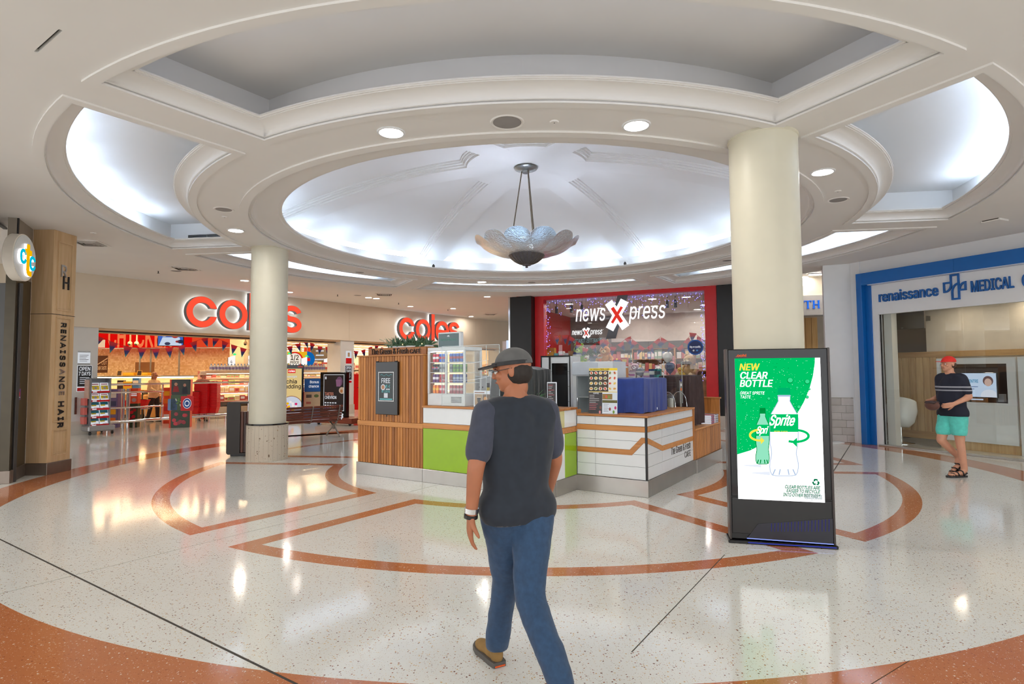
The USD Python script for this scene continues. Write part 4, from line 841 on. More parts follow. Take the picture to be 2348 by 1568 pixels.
# slat pod
CORE = pm('slat_core', (52, 26, 12), .6)
obj('pod_core', MB().box(.01, 1.37, .02, .27, .19, 1.86), CORE, ck); obj('pod_core', MB().box(.01, .25, .27, .9, .19, 1.1), CORE, ck)
for z0, z1 in ((.192, .768), (.848, 1.855)):
    for k in range(24): obj('slat', MB().cbox(.002 + .0577 * k, .002 + .0577 * k + .049, 0, .021, z0, z1, .002), TIMBER, ck)
    for k in range(4 if z0 > .5 else 0): obj('slat', MB().cbox(1.37, 1.388, .004 + .066 * k, .004 + .066 * k + .056, 1.10, z1, .002), TIMBER, ck)
for k in range(13): obj('slat', MB().cbox(-.012, .008, .03 + .066 * k, .03 + .066 * k + .056, .192, 1.08, .002), TIMBER, ck)
obj('timber_rail', MB().cbox(-.006, 1.385, -.008, .02, .77, .846, .003), TIMBER_H, ck); obj('timber_rail', MB().cbox(1.386, 3.56, -.008, .02, .784, .858, .003), TIMBER_H, ck)
obj('pod_top', MB().cbox(-.02, 1.40, -.02, .30, 1.857, 1.875, .004), TIMBER_H, ck)
obj('side_ledge', MB().cbox(-.22, -.012, .25, .9, .60, .635, .004), TIMBER_H, ck)
sb_ = obj('sign_board', MB().cbox(.16, 1.39, .06, .09, 1.876, 1.99, .003), TIMBER_H, ck); obj('sign_board', MB().cbox(1.362, 1.39, .09, .30, 1.876, 1.99, .003), TIMBER_H, ck)
BLT2 = pm('letter_dark', (34, 24, 18), .4)
obj('lettering', MB().text('The Green & Fresh', .235, 1.893, .085, .06, .012, w=.80), BLT2, sb_); obj('lettering', MB().text('CAFE', 1.07, 1.893, .062, .06, .012, w=.22), BLT2, sb_)
# counters
obj('counter_core', MB().box(1.37, 3.54, .02, .10, .19, 1.08), WHITEP, ck); obj('counter_core', MB().box(3.46, 3.55, .1, .7, .19, 1.08), WHITEP, ck)
for a, b in ((1.388, 2.46), (2.463, 3.548)): obj('white_panel', MB().cbox(a, b, 0, .02, .862, 1.083, .002), WTILE, ck); obj('green_panel', MB().cbox(a, b, 0, .02, .192, .781, .002), GREEN, ck)
obj('counter_top', MB().cbox(1.38, 3.575, -.02, .5, 1.085, 1.115, .004), TIMBER_H, ck); obj('counter_top', MB().cbox(3.1, 3.575, .5, .70, 1.085, 1.115, .004), TIMBER_H, ck)
CREAM = pm('cream_panel', (214, 208, 152), .2)
for (a, b, z0, z1, m) in ((.005, .34, .862, 1.083, CREAM), (.343, .68, .862, 1.083, WTILE), (.005, .34, .205, .781, WTILE), (.343, .68, .205, .781, GREEN)): obj('green_panel' if m is GREEN else 'white_panel', MB().cbox(3.548, 3.562, a, b, z0, z1, .002), m, ck)
obj('timber_rail', MB().cbox(3.548, 3.57, .0, .69, .784, .858, .003), TIMBER_H, ck)
# low white tile counter: front and right-hand face, tiles with open joints, two timber bands, the lower one bent like a roof
obj('counter_core', MB().box(3.57, 4.54, .70, .80, .21, 1.0), DKGREY, ck); obj('counter_core', MB().box(4.45, 4.54, .8, Ey, .21, 1.0), DKGREY, ck)
JG = .0018
def tiled(M, x0, x1, xs, band2, name):
    rows = [.212, .372, .53, .69, .815, .888, 1.0]
    w2 = LineString(band2).buffer(.034, cap_style='flat', join_style='mitre').intersection(sbox(x0, 0, x1, 2))
    low = Polygon([(x0, .212)] + [(x1, .212)] + [(p[0], p[1]) for p in band2[::-1]]); hi = sbox(x0, .212, x1, .818).difference(low)
    cols = [x0] + xs + [x1]
    for part, rws in ((low, (.212, .372, .533, .76)), (hi, (.45, .70, .818))):
        for a, b in zip(cols, cols[1:]):
            for c, d in zip(rws, rws[1:]):
                for g in geoms(part.intersection(sbox(a + JG, c + JG, b - JG, d - JG)).difference(w2.buffer(.0012))):
                    if g.area > 4e-4: obj('tile', MB(M).flat(g, .0, .012), WTILE, ck)
    for a, b in zip(cols, cols[1:]): obj('tile', MB(M).flat(sbox(a + JG, .89 + JG, b - JG, 1.0 - JG), 0, .012), WTILE, ck)
    obj('timber_band', MB(M).flat(sbox(x0, .819, x1, .888), 0, .018), TIMBER_H, ck); obj('timber_band', MB(M).flat(w2, 0, .018), TIMBER_H, ck)
M1 = T(3.57, .697, 0); M2 = T(4.545, .70, 0, 90)
tiled(M1, 0, .965, [.27], [(-.05, .552), (.77, .552), (.93, .715), (1.1, .715)], 'front')
tiled(M2, .008, 2.03, [.56, 1.08, 1.56], [(-.2, .715), (0., .715), (.57, .555), (2.2, .549)], 'side')
obj('corner_strip', MB().box(4.535, 4.56, .684, .706, .21, 1.0), BLACK, ck)
obj('counter_top', MB().cbox(3.576, 4.585, .665, 1.2, 1.003, 1.03, .004), TIMBER_H, ck); obj('counter_top', MB().cbox(4.0, 4.585, 1.2, Ey, 1.003, 1.03, .004), TIMBER_H, ck); obj('end_post', MB().cbox(4.44, 4.58, Ey - .045, Ey, .212, 1.003, .003), TIMBER, ck)
obj('step_side', MB().cbox(3.562, 3.576, .68, .8, 1.03, 1.085, .002), TIMBER_H, ck)
LET = pm('letter_brown', (40, 28, 24), .4)
obj('lettering', MB(M2).text('The Green & Fresh', .93, .418, .105, -.012, .003, w=.93), LET, ck); obj('lettering', MB(M2).text('CAFE', 1.86, .30, .09, -.012, .003, w=.30, align='r'), LET, ck)
# end with a low slatted shelf
obj('counter_core', MB().box(4.0, 4.56, Ey, Fy - .03, .21, .66), CORE, ck)
for k in range(26): obj('slat', MB().cbox(4.56, 4.578, Ey + .004 + .0605 * k, Ey + .004 + .0605 * k + .05, .212, .655, .002), TIMBER, ck)
obj('low_shelf', MB().cbox(3.9, 4.59, Ey, Fy - .03, .66, .685, .004), TIMBER_H, ck)
obj('end_panel', MB().cbox(3.9, 4.58, Fy - .045, Fy, .212, 1.10, .003), TIMBER, ck); obj('end_cap', MB().cbox(3.86, 4.60, Fy - .06, Fy + .02, 1.10, 1.125, .003), TIMBER_H, ck)
# back counter and its tiled screen
XB = CA.on(1420, 850, 3.1)[0]
obj('back_screen', MB().box(.3, XB, 3.2, 3.26, .0, 1.62), WTILE, ck)
for x0, z0 in ((.3, 1.0), (1.0, 1.0), (1.7, 1.0), (2.4, 1.0), (3.1, 1.0)):
    for dz_ in (0, .2, .4): obj('tile', MB().cbox(x0 + .003, min(XB, x0 + .7) - .003, 3.185, 3.2, z0 + dz_ + .003, z0 + dz_ + .197, .002), WTILE, ck)
obj('screen_cap', MB().box(.3, XB, 3.18, 3.28, 1.62, 1.65), BLACK, ck); obj('back_counter', MB().cbox(.3, XB - .05, 2.6, 3.18, .86, .9, .004), STEEL, ck); obj('back_cupboard', MB().box(.3, XB - .05, 2.65, 3.18, 0, .86), WHITEP, ck)
obj('end_panel', MB().cbox(XB, XB + .09, 2.95, 3.3, 0, 1.66, .003), TIMBER, ck)
# planter with trailing leaves on the pod
pl = CA.thing('planter', 'white trough planter of silvery green leaves on top of the timber slat pod', 'planter', x=.55, y=.13, z=1.876)
obj('trough', MB().cbox(0, .82, .0, .14, 0, .14, .006), WHITEP, pl)
r0 = random.Random(2); mb = MB(); 
for k in range(230):
    p = np.array([r0.uniform(.02, .80), r0.uniform(.02, .12), .13]); a = r0.uniform(0, 6.28); e = r0.uniform(-.1, 1.4); d = np.array([math.cos(a) * math.cos(e), .8 * math.sin(a) * math.cos(e), math.sin(e)]); L = r0.uniform(.09, .21)
    s = np.cross(d, [0, 0, 1.]); s /= np.linalg.norm(s) + 1e-9; q = p + d * L; q[2] = max(.02, q[2] - .05 * (1 - math.sin(e))); m_ = p + d * L * .55 + [0, 0, .012]; w_ = r0.uniform(.010, .022)
    mb.add(trimesh.Trimesh([p, m_ + s * w_, q, m_ - s * w_, m_ - [0, 0, .006]], [(0, 1, 2), (0, 2, 3), (2, 1, 4), (3, 2, 4), (1, 0, 4), (0, 3, 4)], process=False))
obj('foliage', mb, pm('leaf_silver', (78, 112, 84), .55, vary=.35, scale=30.), pl, kind='stuff')
mb = MB()
for k in range(40):
    p = np.array([r0.uniform(-.12, .2), r0.uniform(0, .12), .14]); q = p + np.array([r0.uniform(-.2, .0), r0.uniform(-.05, .05), r0.uniform(.0, .15)]); mb.tube([p, (p + q) / 2 + [0, 0, .03], q], .0022, 4)
obj('grass_blade', mb, pm('leaf_pale', (150, 166, 140), .6), pl, kind='stuff')
for k in range(3): obj('bead_light', MB().ball((.30 + .2 * k, -.004, .16), .009, 1), em('warm_bead', (255, 200, 130), 3.), pl)
# advertising screen on the slats
sx0, sx1, sz0, sz1 = .448, .915, .958, 1.769
ws = CA.thing('wall_screen', 'black portrait display panel with a FREE WI-FI notice on the timber slats', 'screen', x=sx0, z=sz0); w_, h_ = sx1 - sx0, sz1 - sz0
obj('case', MB().cbox(0, w_, -.055, -.004, 0, h_, .006), BLACKG, ws)
for xa in (.01, w_ - .05): obj('clip', MB().cbox(xa, xa + .04, -.06, -.03, h_ - .002, h_ + .012, .002), BLACK, ws)
obj('lock', MB().cyl((w_ / 2, -.04, -.03), (w_ / 2, -.04, 0), .008, 10), DKGREY, ws)
px0, px1, pz0, pz1 = .065, .40, .205, .655
po = obj('poster', MB().rect(px0, px1, pz0, pz1, -.055, .002), pm('poster_dark', (52, 60, 62), .35), ws)
obj('border', MB().flat(sbox(px0, pz0, px1, pz1).difference(sbox(px0 + .012, pz0 + .012, px1 - .012, pz1 - .012)), -.057, .002), WHITEP, po)
W_, TEAL = pm('print_white', (236, 238, 238), .5), pm('print_teal', (110, 200, 206), .5)
obj('lettering', MB().text('FREE', px0 + .07, pz1 - .17, .072, -.057, .0015, w=.185, bold=True), W_, po); obj('lettering', MB().text('WI-FI', px0 + .155, pz1 - .245, .05, -.057, .0015, w=.10), TEAL, po)
obj('lettering', MB().text('AVAILABLE', px0 + .165, pz1 - .275, .02, -.057, .0015, w=.085, bold=True), W_, po); obj('lettering', MB().text('IN CENTRE', px0 + .075, pz1 - .318, .036, -.057, .0015, w=.175), TEAL, po)
obj('cup_picture', MB().flat(Point(px0 + .105, pz1 - .235).buffer(.047), -.057, .0015), W_, po); obj('coffee_picture', MB().flat(Point(px0 + .105, pz1 - .235).buffer(.033), -.0585, .0015), pm('print_coffee', (190, 140, 110), .5), po)
obj('blank_square', MB().rect(px0 + .125, px0 + .205, pz0 + .055, pz0 + .125, -.057, .0015), W_, po); obj('footer', MB().rect(px0 + .035, px1 - .035, pz0 + .022, pz0 + .042, -.057, .0015), TEAL, po); obj('swirl', MB().tube([(px0 + .05 + .03 * k, -.058, pz1 - .05 + .015 * math.sin(k * 1.9)) for k in range(9)], .003, 5), TEAL, po)
# glass drinks fridge on the counter
fx, fw, fd, fz = 1.42, .70, .42, 1.116
fr_ = CA.thing('drinks_fridge', 'white glass-sided counter-top drinks fridge full of cans', 'fridge', x=fx, y=.06, z=fz); H = .85
FW = pm('fridge_white', (222, 226, 228), .3)
obj('base', MB().cbox(0, fw, 0, fd, 0, .17, .006), FW, fr_); obj('roof', MB().cbox(0, fw, 0, fd, H - .05, H, .006), FW, fr_)
for xx in (0, .335, fw - .03):
    obj('post', MB().cbox(xx, xx + .03, 0, .03, .17, H - .05, .003), FW, fr_)
for xx in (0, fw - .03): obj('post', MB().cbox(xx, xx + .03, fd - .03, fd, .17, H - .05, .003), FW, fr_)
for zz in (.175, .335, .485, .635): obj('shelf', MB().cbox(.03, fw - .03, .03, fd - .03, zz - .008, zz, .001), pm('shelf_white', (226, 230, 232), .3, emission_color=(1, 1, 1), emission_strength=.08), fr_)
for a, b in ((.03, .335), (.365, fw - .03)): obj('glass_pane', MB().box(a, b, .008, .013, .17, H - .05), GLASS, fr_)
obj('glass_pane', MB().box(fw - .02, fw - .015, .03, fd - .03, .17, H - .05), GLASS, fr_); obj('back_pane', MB().box(.03, fw - .03, fd - .02, fd - .01, .17, H - .05), GLASS, fr_)
for k in range(5): obj('vent_slot', MB().box(.45, .64, -.002, .004, .05 + .018 * k, .058 + .018 * k), DKGREY, fr_)
obj('inner_lamp', MB().box(.04, fw - .04, .02, .04, H - .07, H - .055), em('fridge_lamp', (230, 240, 255), 2.5), fr_)
# cans: each is a thing of its own on the fridge shelves
def can(label, x, y, z, col, band, group, src={}):
    if col not in src:
        t = CA.thing('drink_can', label, 'can', x=x, y=y, z=z, group=group); c = pm('can_%d_%d_%d' % col, col, .25, .4)
        obj('body', MB().lathe([(0, .002), (.024, 0), (.029, .008), (.029, .108), (.024, .119), (.023, .121), (.021, .119), (0, .118)], 20), c, t, smooth=40)
        obj('band', MB().lathe([(.0292, .045), (.0296, .046), (.0296, .078), (.0292, .079)], 20), pm('can_b%d_%d_%d' % band, band, .3, .2), t, smooth=40); obj('rim', MB().lathe([(.023, .119), (.0255, .12), (.0255, .123), (.023, .123)], 20), CHROME, t); src[col] = t
        if col == (22, 20, 24): obj('roundel', MB().flat(Point(0, .062).buffer(.02), -.0285, .003), pm('roundel_red', (206, 40, 50), .4), t); obj('roundel', MB().flat(Point(0, .058).buffer(.017).intersection(sbox(-.1, 0, .1, .058)), -.0315, .001), pm('roundel_blue', (40, 90, 190), .4), t)
    else: dup(src[col], CA.w(x, y, z), CA.ang, label=label, group=group, name='drink_can')
rows = [(.636, [((196, 30, 60), (236, 236, 236), 2, 'red and white drink can on the top fridge shelf'), ((36, 96, 186), (200, 40, 50), 6, 'blue drink can on the top fridge shelf')]),
        (.486, [((22, 20, 24), (200, 206, 214), 2, 'black drink can with a round emblem on the second fridge shelf'), ((150, 156, 160), (96, 100, 106), 3, 'silver drink can on the second fridge shelf'), ((120, 180, 44), (60, 130, 40), 4, 'green drink can on the second fridge shelf')]),
        (.336, [((92, 40, 110), (236, 230, 240), 2, 'purple drink can on the third fridge shelf'), ((186, 50, 56), (150, 30, 40), 3, 'dark red drink can on the third fridge shelf'), ((60, 84, 170), (206, 214, 236), 4, 'violet-blue drink can on the third fridge shelf')]),
        (.176, [((236, 130, 24), (246, 190, 60), 2, 'orange drink can on the bottom fridge shelf'), ((196, 60, 70), (240, 200, 200), 6, 'coral red drink can on the bottom fridge shelf')])]
for z, cs in rows:
    x = .075
    for col, band, n, lab in cs:
        for k in range(n):
            if .32 < x < .385: x = .395
            can(lab, fx + x, .06 + .075, fz + z + .001, col, band, lab.replace('drink can', 'drink cans')); x += .0635
# lightbox on the fridge
lb = CA.thing('menu_lightbox', 'small white framed dark green menu board standing on the drinks fridge', 'board', x=1.54, y=.16, z=fz + H + .001)
obj('case', MB().cbox(0, .42, 0, .08, 0, .225, .006), FW, lb); obj('face', MB().rect(.015, .395, .012, .205, 0, .003), pm('board_green', (74, 100, 102), .12), lb); obj('lettering', MB().text('GREEN & FRESH', .2, .10, .03, -.003, .001, w=.3, align='c'), pm('board_print', (60, 140, 120), .4), lb); obj('logo', MB().flat(Point(.2, .16).buffer(.022).intersection(sbox(0, .16, 1, 1)), -.003, .001), W_, lb)
# acrylic screens with a cable
ac = CA.thing('acrylic_screen', 'clear acrylic counter screen standing before the drinks fridge', 'screen', x=1.72, y=.03, z=1.116)
obj('sheet', MB().box(0, .80, 0, .005, 0, .86), GLASS, ac); obj('sheet', MB().box(.80, 1.02, .006, .011, 0, .86), GLASS, ac)
for xx in (0, .797, 1.016): obj('edge', MB().box(xx, xx + .004, -.001, .007, 0, .86), pm('acrylic_edge', (206, 220, 222), .2), ac)
obj('top_edge', MB().box(0, 1.02, -.001, .007, .858, .863), pm('acrylic_edge', (206, 220, 222), .2), ac)
for zz, sag in ((.62, .05), (.38, .045)): obj('cord', MB().tube([(1.0 * u, .012 + .0 * u, zz - sag * 4 * u * (1 - u) + .08 * u) for u in np.linspace(0, .8, 10)], .003, 5), W_, ac)
# food poster, white machine, covered machine, fridge, boxes behind
x0, _ = CA.on(1086, 920, .14)
fp = CA.thing('counter_poster', 'small white stand poster with pictures of coffee and muffins', 'poster', x=x0, y=.14, z=1.116)
obj('board', MB().cbox(0, .33, 0, .012, 0, .225, .002), W_, fp); obj('photo', MB().rect(.02, .155, .02, .175, 0, .001), pm('photo_tan', (176, 150, 120), .4), fp); obj('photo', MB().rect(.16, .31, .02, .175, 0, .001), pm('photo_brown', (110, 84, 62), .4), fp)
obj('coffee_cup_picture', MB().flat(Polygon([(.075, .045), (.115, .045), (.125, .125), (.065, .125)]), -.001, .001), BLACK, fp); obj('cup_lid_picture', MB().rect(.06, .13, .125, .137, -.001, .001), pm('photo_cream', (220, 200, 180), .4), fp)
obj('muffin_picture', MB().flat(Point(.21, .11).buffer(.032), -.001, .001), pm('photo_muffin', (222, 160, 90), .4), fp); obj('slice_picture', MB().flat(Polygon([(.18, .05), (.27, .03), (.295, .07), (.21, .095)]), -.001, .001), pm('photo_slice', (230, 186, 120), .4), fp); obj('text_line', MB().rect(.02, .19, .19, .203, 0, .001), pm('print_rust', (140, 90, 60), .4), fp)
x0, z0 = CA.on(1088, 893, .9); x1, z1 = CA.on(1117, 862, .9)
wm2 = CA.thing('white_appliance', 'white boxed appliance with a yellow energy sticker behind the counter', 'appliance', x=x0, y=.9, z=.901); 
obj('body', MB().cbox(0, .32, 0, .35, 0, z1 - .9, .012), FW, wm2); obj('sticker', MB().rect(.235, .295, .38, .46, 0, .001), pm('sticker_yellow', (240, 210, 50), .4), wm2); obj('sticker', MB().rect(.235, .295, .46, .53, 0, .001), BLACK, wm2); obj('display', MB().rect(.09, .17, .45, .475, 0, .001), pm('display_navy', (50, 60, 90), .3), wm2); obj('stand', MB().box(.02, .3, .02, .33, -.9, 0), FW, wm2)
# coffee machine under a black cover
CLOTH_K = pm('black_cloth', (22, 30, 32), .6, vary=.25, sheen_weight=.3)
def cover(t, x0, x1, y0, y1, z0, z1, mat, seed, round_=.04, wave=.012, name='cover', bulge=0.):
    """a cloth thrown over a box: rounded shoulders, hanging folds, a wavy hem"""
    n = 36; V = []; F = []; per = []
    cxx, cyy, hx, hy = (x0 + x1) / 2, (y0 + y1) / 2, (x1 - x0) / 2, (y1 - y0) / 2
    for k in range(n * 4):
        u = k / (n * 4) * 4; s = int(u); v = (u - s) * 2 - 1
        per.append([(v * hx, -hy), (hx, v * hy), (-v * hx, hy), (-hx, -v * hy)][s])
    per = np.array(per); m = len(per); ang = np.arange(m) / m * 2 * math.pi; r_ = random.Random(seed); ph = [r_.uniform(0, 6.3) for _ in range(6)]
    prof = [(1.0, 0.), (1.0, .12), (1.0, .25), (.995, .5), (.99, .75), (.988, .93), (.978, .985), (.955, 1.), (.6, 1.006 + bulge), (.25, 1.008 + bulge * 1.3)]
    for sc, h in prof:
        amp = wave * (1 - h) ** .8 * 1.8 + wave * .12
        wv = amp * (np.sin(ang * 13 + ph[0]) + .7 * np.sin(ang * 23 + ph[1] + h * 2) + .5 * np.sin(ang * 37 + ph[2] - h * 3))
        nrm = per / np.linalg.norm(per, axis=1)[:, None]
        q = per * sc + nrm * wv[:, None]
        zz = z0 + (z1 - z0) * h + (np.sin(ang * 9 + ph[3]) * .5 + .5) * .012 * (h < .01) + (.006 * np.sin(ang * 5 + ph[4]) if h > .95 else 0)
        V += [(cxx + a, cyy + b, c) for (a, b), c in zip(q, np.broadcast_to(zz, m))]
    for j in range(len(prof) - 1):
        for k in range(m):
            k2 = (k + 1) % m; F += [(j * m + k, j * m + k2, (j + 1) * m + k2), (j * m + k, (j + 1) * m + k2, (j + 1) * m + k)]
    V.append((cxx, cyy, V[-1][2])); c = len(V) - 1; L = (len(prof) - 1) * m
    for k in range(m): F.append((L + k, L + (k + 1) % m, c))
    return obj(name, trimesh.Trimesh(V, F, process=False), mat, t, smooth=60)
x0, z0 = CA.on(1222, 930, .45); x1, z1 = CA.on(1296, 846, .45)
cm = CA.thing('covered_machine', 'coffee machine under a black cloth cover on the cafe counter', 'covered machine', x=0, y=0, z=1.116)
cover(cm, 2.55, 3.22, .12, .62, .0, z1 - 1.116, CLOTH_K, 4, wave=.010, bulge=.05); obj('machine', MB().cbox(2.64, 3.13, .2, .56, 0, z1 - 1.2, .02), STEEL, cm); obj('hem', MB().cbox(2.6, 3.17, .17, .58, -.0005, .004, .001), BLACK, cm)
tl = CA.thing('oven_tower', 'tall white tiled oven tower with a black door behind the cafe counter', 'oven tower', x=2.62, y=2.2)
x0, z0 = CA.on(1241, 816, 2.2); x1, z1 = CA.on(1307, 816, 2.2); w_ = x1 - x0; obj('tower', MB().cbox(x0 - 2.62, x1 - 2.62, 0, .39, 0, z1, .004), WTILE, tl)
bx = x0 - 2.62; obj('frame', MB().flat(sbox(bx - .005, .9, bx + w_ + .005, z1 + .012).difference(sbox(bx + .012, .8, bx + w_ - .012, z1 - .012)), 0, .012), BLACK, tl); obj('divider', MB().box(bx + w_ * .28, bx + w_ * .28 + .03, -.012, 0, .9, z1), BLACK, tl); obj('door', MB().cbox(bx + w_ * .38, bx + w_ * .92, -.012, 0, 1.0, z1 - .12, .003), BLACKG, tl)
for k in range(3): obj('tile_joint', MB().box(bx + .02, bx + w_ - .02, -.001, .001, 1.1 + .25 * k, 1.104 + .25 * k), DIRT, tl)
x0, z0 = CA.on(1315, 930, 1.55); x1, z1 = CA.on(1405, 828, 1.55); w_ = x1 - x0
uf = CA.thing('upright_fridge', 'tall white upright fridge with a rounded head panel behind the menu board', 'fridge', x=x0, y=1.55); hF = z1
obj('body', MB().flat(sbox(0, 0, w_, hF).difference(sbox(.05, .2, w_ * .62, hF - .22)), .5, .5), FW, uf); obj('back', MB().box(.04, w_ - .04, .44, .5, .1, hF - .1), FW, uf); obj('door_glass', MB().box(.06, w_ * .61, .03, .036, .2, hF - .22), GLASS, uf); obj('head_panel', MB().flat(Polygon([(0, hF - .20), (w_ * .63, hF - .20), (w_ * .63, hF - .02)] + [(w_ * .63 * (1 - u), hF - .02 + .015 * math.sin(math.pi * u)) for u in np.linspace(0, 1, 9)]), 0, .025), pm('fridge_grey', (196, 204, 212), .3), uf)
for zz in (.6, .9, 1.2): obj('shelf', MB().box(.05, w_ * .62, .08, .44, zz, zz + .01), WHITEP, uf)
obj('handle', MB().cyl((.075, -.01, .7), (.075, -.01, 1.2), .012, 8), CHROME, uf)
# small menu stand and potted succulent
x0, _ = CA.on(1293, 930, .42)
x0 = 3.29; ms = CA.thing('menu_stand', 'narrow white framed menu stand next to the potted succulent', 'menu stand', x=x0, y=.36, z=1.116, turn=8)
obj('frame', MB().cbox(0, .135, 0, .02, 0, .345, .003), W_, ms); obj('sheet', MB().rect(.01, .125, .015, .33, 0, .001), pm('menu_dark', (62, 60, 62), .4), ms)
r0 = random.Random(9)
for k in range(12): obj('text_line', MB().rect(.02, .02 + r0.uniform(.04, .09), .30 - .022 * k, .307 - .022 * k, -.001, .0008), pm('print_grey' if k % 3 else 'print_pink', (206, 206, 206) if k % 3 else (206, 110, 120), .5), ms)
ps = CA.thing('potted_succulent', 'spiky green succulent in a white ceramic pot on the counter corner', 'potted plant', x=3.18, y=.24, z=1.116)
obj('pot', MB().lathe([(0, 0), (.062, 0), (.07, .11), (.062, .11), (.058, .09), (0, .09)], 8, R(22, [0, 0, 1])), W_, ps)
mb = MB()
for k in range(70):
    a, e, L = r0.uniform(0, 6.28), r0.uniform(.25, 1.5), r0.uniform(.09, .21); d = np.array([math.cos(a) * math.cos(e), math.sin(a) * math.cos(e), math.sin(e)]); p = np.array([0, 0, .10])
    mb.tube([p, p + d * L * .5 + [0, 0, .012], p + d * L - [0, 0, .03 * math.cos(e)]], [.006, .005, .001], 5)
obj('foliage', mb, pm('leaf_succulent', (84, 132, 92), .5, vary=.25), ps, kind='stuff')
# big menu board leaning at the corner
mbd = CA.thing('menu_board', 'large photo menu board headed THE GREEN AND FRESH CAFE leaning on the low counter', 'menu board', x=3.72, y=.74, z=1.033, turn=6)
mbw, mbh = .40, .615; TL = R(-4, [1, 0, 0])
obj('board', MB(TL).cbox(0, mbw, 0, .012, 0, mbh, .002), W_, mbd); obj('foot', MB().cbox(-.04, mbw + .02, -.04, .10, 0, .008, .002), GLASS, mbd)
def mr(name, x0, x1, z0, z1, rgb, y=0.): return obj(name, MB(TL).rect(x0 * mbw, x1 * mbw, z0 * mbh, z1 * mbh, y, .0012), pm('menu_%d_%d_%d' % rgb, rgb, .4), mbd)
mr('header', .0, 1, .945, .995, (246, 214, 30)); obj('lettering', MB(TL).text('THE GREEN & FRESH CAFE', .02 * mbw, .958 * mbh, .016, -.0012, .001, w=.70 * mbw, bold=True), LET, mbd)
mr('menu_field', 0, .37, .48, .94, (54, 56, 40)); mr('menu_field', .375, .69, .48, .94, (66, 50, 34)); mr('menu_field', .695, 1, .48, .94, (236, 236, 232)); mr('divider', 0, 1, .466, .478, (240, 206, 40)); mr('menu_field', 0, .48, .0, .462, (58, 54, 56)); mr('menu_field', .485, .83, .31, .43, (150, 120, 60)); mr('menu_field', .485, 1, .235, .295, (96, 92, 30))
for cxi in range(6):
    for cz in range(4):
        xx, zz = .085 + .165 * cxi, .545 + .115 * cz; x_, z_ = xx * mbw, zz * mbh
        obj('dish_picture', MB(TL).flat(affinity.translate(affinity.scale(Point(0, 0).buffer(.026, 8), 1, .85), x_, z_), -.0012, .001), pm('dish_white', (232, 226, 214), .4), mbd)
        c = [(214, 150, 60), (190, 90, 40), (226, 190, 80), (120, 140, 50), (206, 70, 50)][(cxi * 3 + cz * 2) % 5]
        obj('food_picture', MB(TL).flat(affinity.rotate(affinity.translate(affinity.scale(Point(0, 0).buffer(.017, 6), 1.1, .7), x_, z_), 37 * (cxi + cz), origin='center'), -.0022, .001), pm('food_%d' % c[0], c, .4), mbd)
obj('lettering', MB(TL).text('COFFEE', .16 * mbw, .425 * mbh, .018, -.0012, .001, w=.2 * mbw, bold=True), W_, mbd)
for k in range(9): obj('text_line', MB(TL).rect(.03 * mbw, (.03 + r0.uniform(.15, .35)) * mbw, (.39 - .038 * k) * mbh, (.40 - .038 * k) * mbh, -.0012, .0008), pm('print_grey' if k < 5 else 'print_pink', (206, 206, 206), .5), mbd)
for k in range(6): obj('text_line', MB(TL).rect(.53 * mbw, (.53 + r0.uniform(.12, .22)) * mbw, (.20 - .03 * k) * mbh, (.207 - .03 * k) * mbh, -.0, .0008), pm('print_mid', (120, 120, 130), .5), mbd)
for x_, z_, c in ((.75, .1, (150, 70, 60)), (.94, .13, (196, 40, 110)), (.88, .04, (120, 160, 50)), (.42, .13, (120, 70, 50)), (.40, .03, (226, 150, 150)), (.62, .37, (214, 90, 50)), (.72, .36, (120, 150, 60))): obj('drink_picture', MB(TL).flat(affinity.translate(affinity.scale(Point(0, 0).buffer(.018, 8), .8, 1.2), x_ * mbw, z_ * mbh), -.0012, .001), pm('drink_%d_%d' % c[:2], c, .4), mbd)
# cloth covers and things on the low counter
CLOTH_B = pm('blue_cloth', (36, 62, 140), .7, vary=.14, scale=9., sheen_weight=.2)
bc = CA.thing('covered_case', 'display case under a rumpled royal blue cloth on the low cafe counter', 'covered case', z=1.031)
cover(bc, 3.82, 4.40, 1.02, 2.0, .0, .47, CLOTH_B, 8, wave=.005); obj('case', MB().cbox(3.9, 4.33, 1.12, 1.9, 0, .43, .01), STEEL, bc); obj('care_tag', MB().box(4.412, 4.416, 1.5, 1.515, .03, .06), W_, bc)
CLOTH_D = pm('brown_cloth', (62, 44, 44), .7, vary=.12, scale=9.)
bd = CA.thing('covered_cabinet', 'cabinet under a dark brown pleated cloth beyond the low counter', 'covered cabinet')
xa, za = CA.on(1560, 872, 3.3); xb, zb_ = CA.on(1622, 872, 3.3)
cover(bd, 3.92, 4.44, 3.0, 3.78, .70, 1.52, CLOTH_D, 15, wave=.016); obj('cabinet', MB().cbox(4.0, 4.36, 3.08, 3.7, .69, 1.48, .01), DKGREY, bd)
as_ = CA.thing('acrylic_screen', 'clear acrylic hygiene screen on arched feet beyond the blue covered case', 'screen', x=4.26, y=2.28, z=1.031, turn=70)
obj('sheet', MB().box(0, .44, 0, .005, .06, .72), GLASS, as_); obj('edge', MB().box(-.003, .001, -.002, .007, .06, .72), pm('acrylic_edge', (206, 220, 222), .2), as_); obj('edge', MB().box(.44, .444, -.002, .007, .06, .72), pm('acrylic_edge', (206, 220, 222), .2), as_)
for xx in (.08, .36): obj('arched_foot', MB().tube([(xx, .14 * math.cos(u), .004 + .24 * math.sin(u) ** .8) for u in np.linspace(0.02, math.pi - .02, 14)], .005, 6), CHROME, as_)
obj('bracket', MB().cbox(.38, .41, -.012, .012, 0, .42, .003), STEEL, as_); 
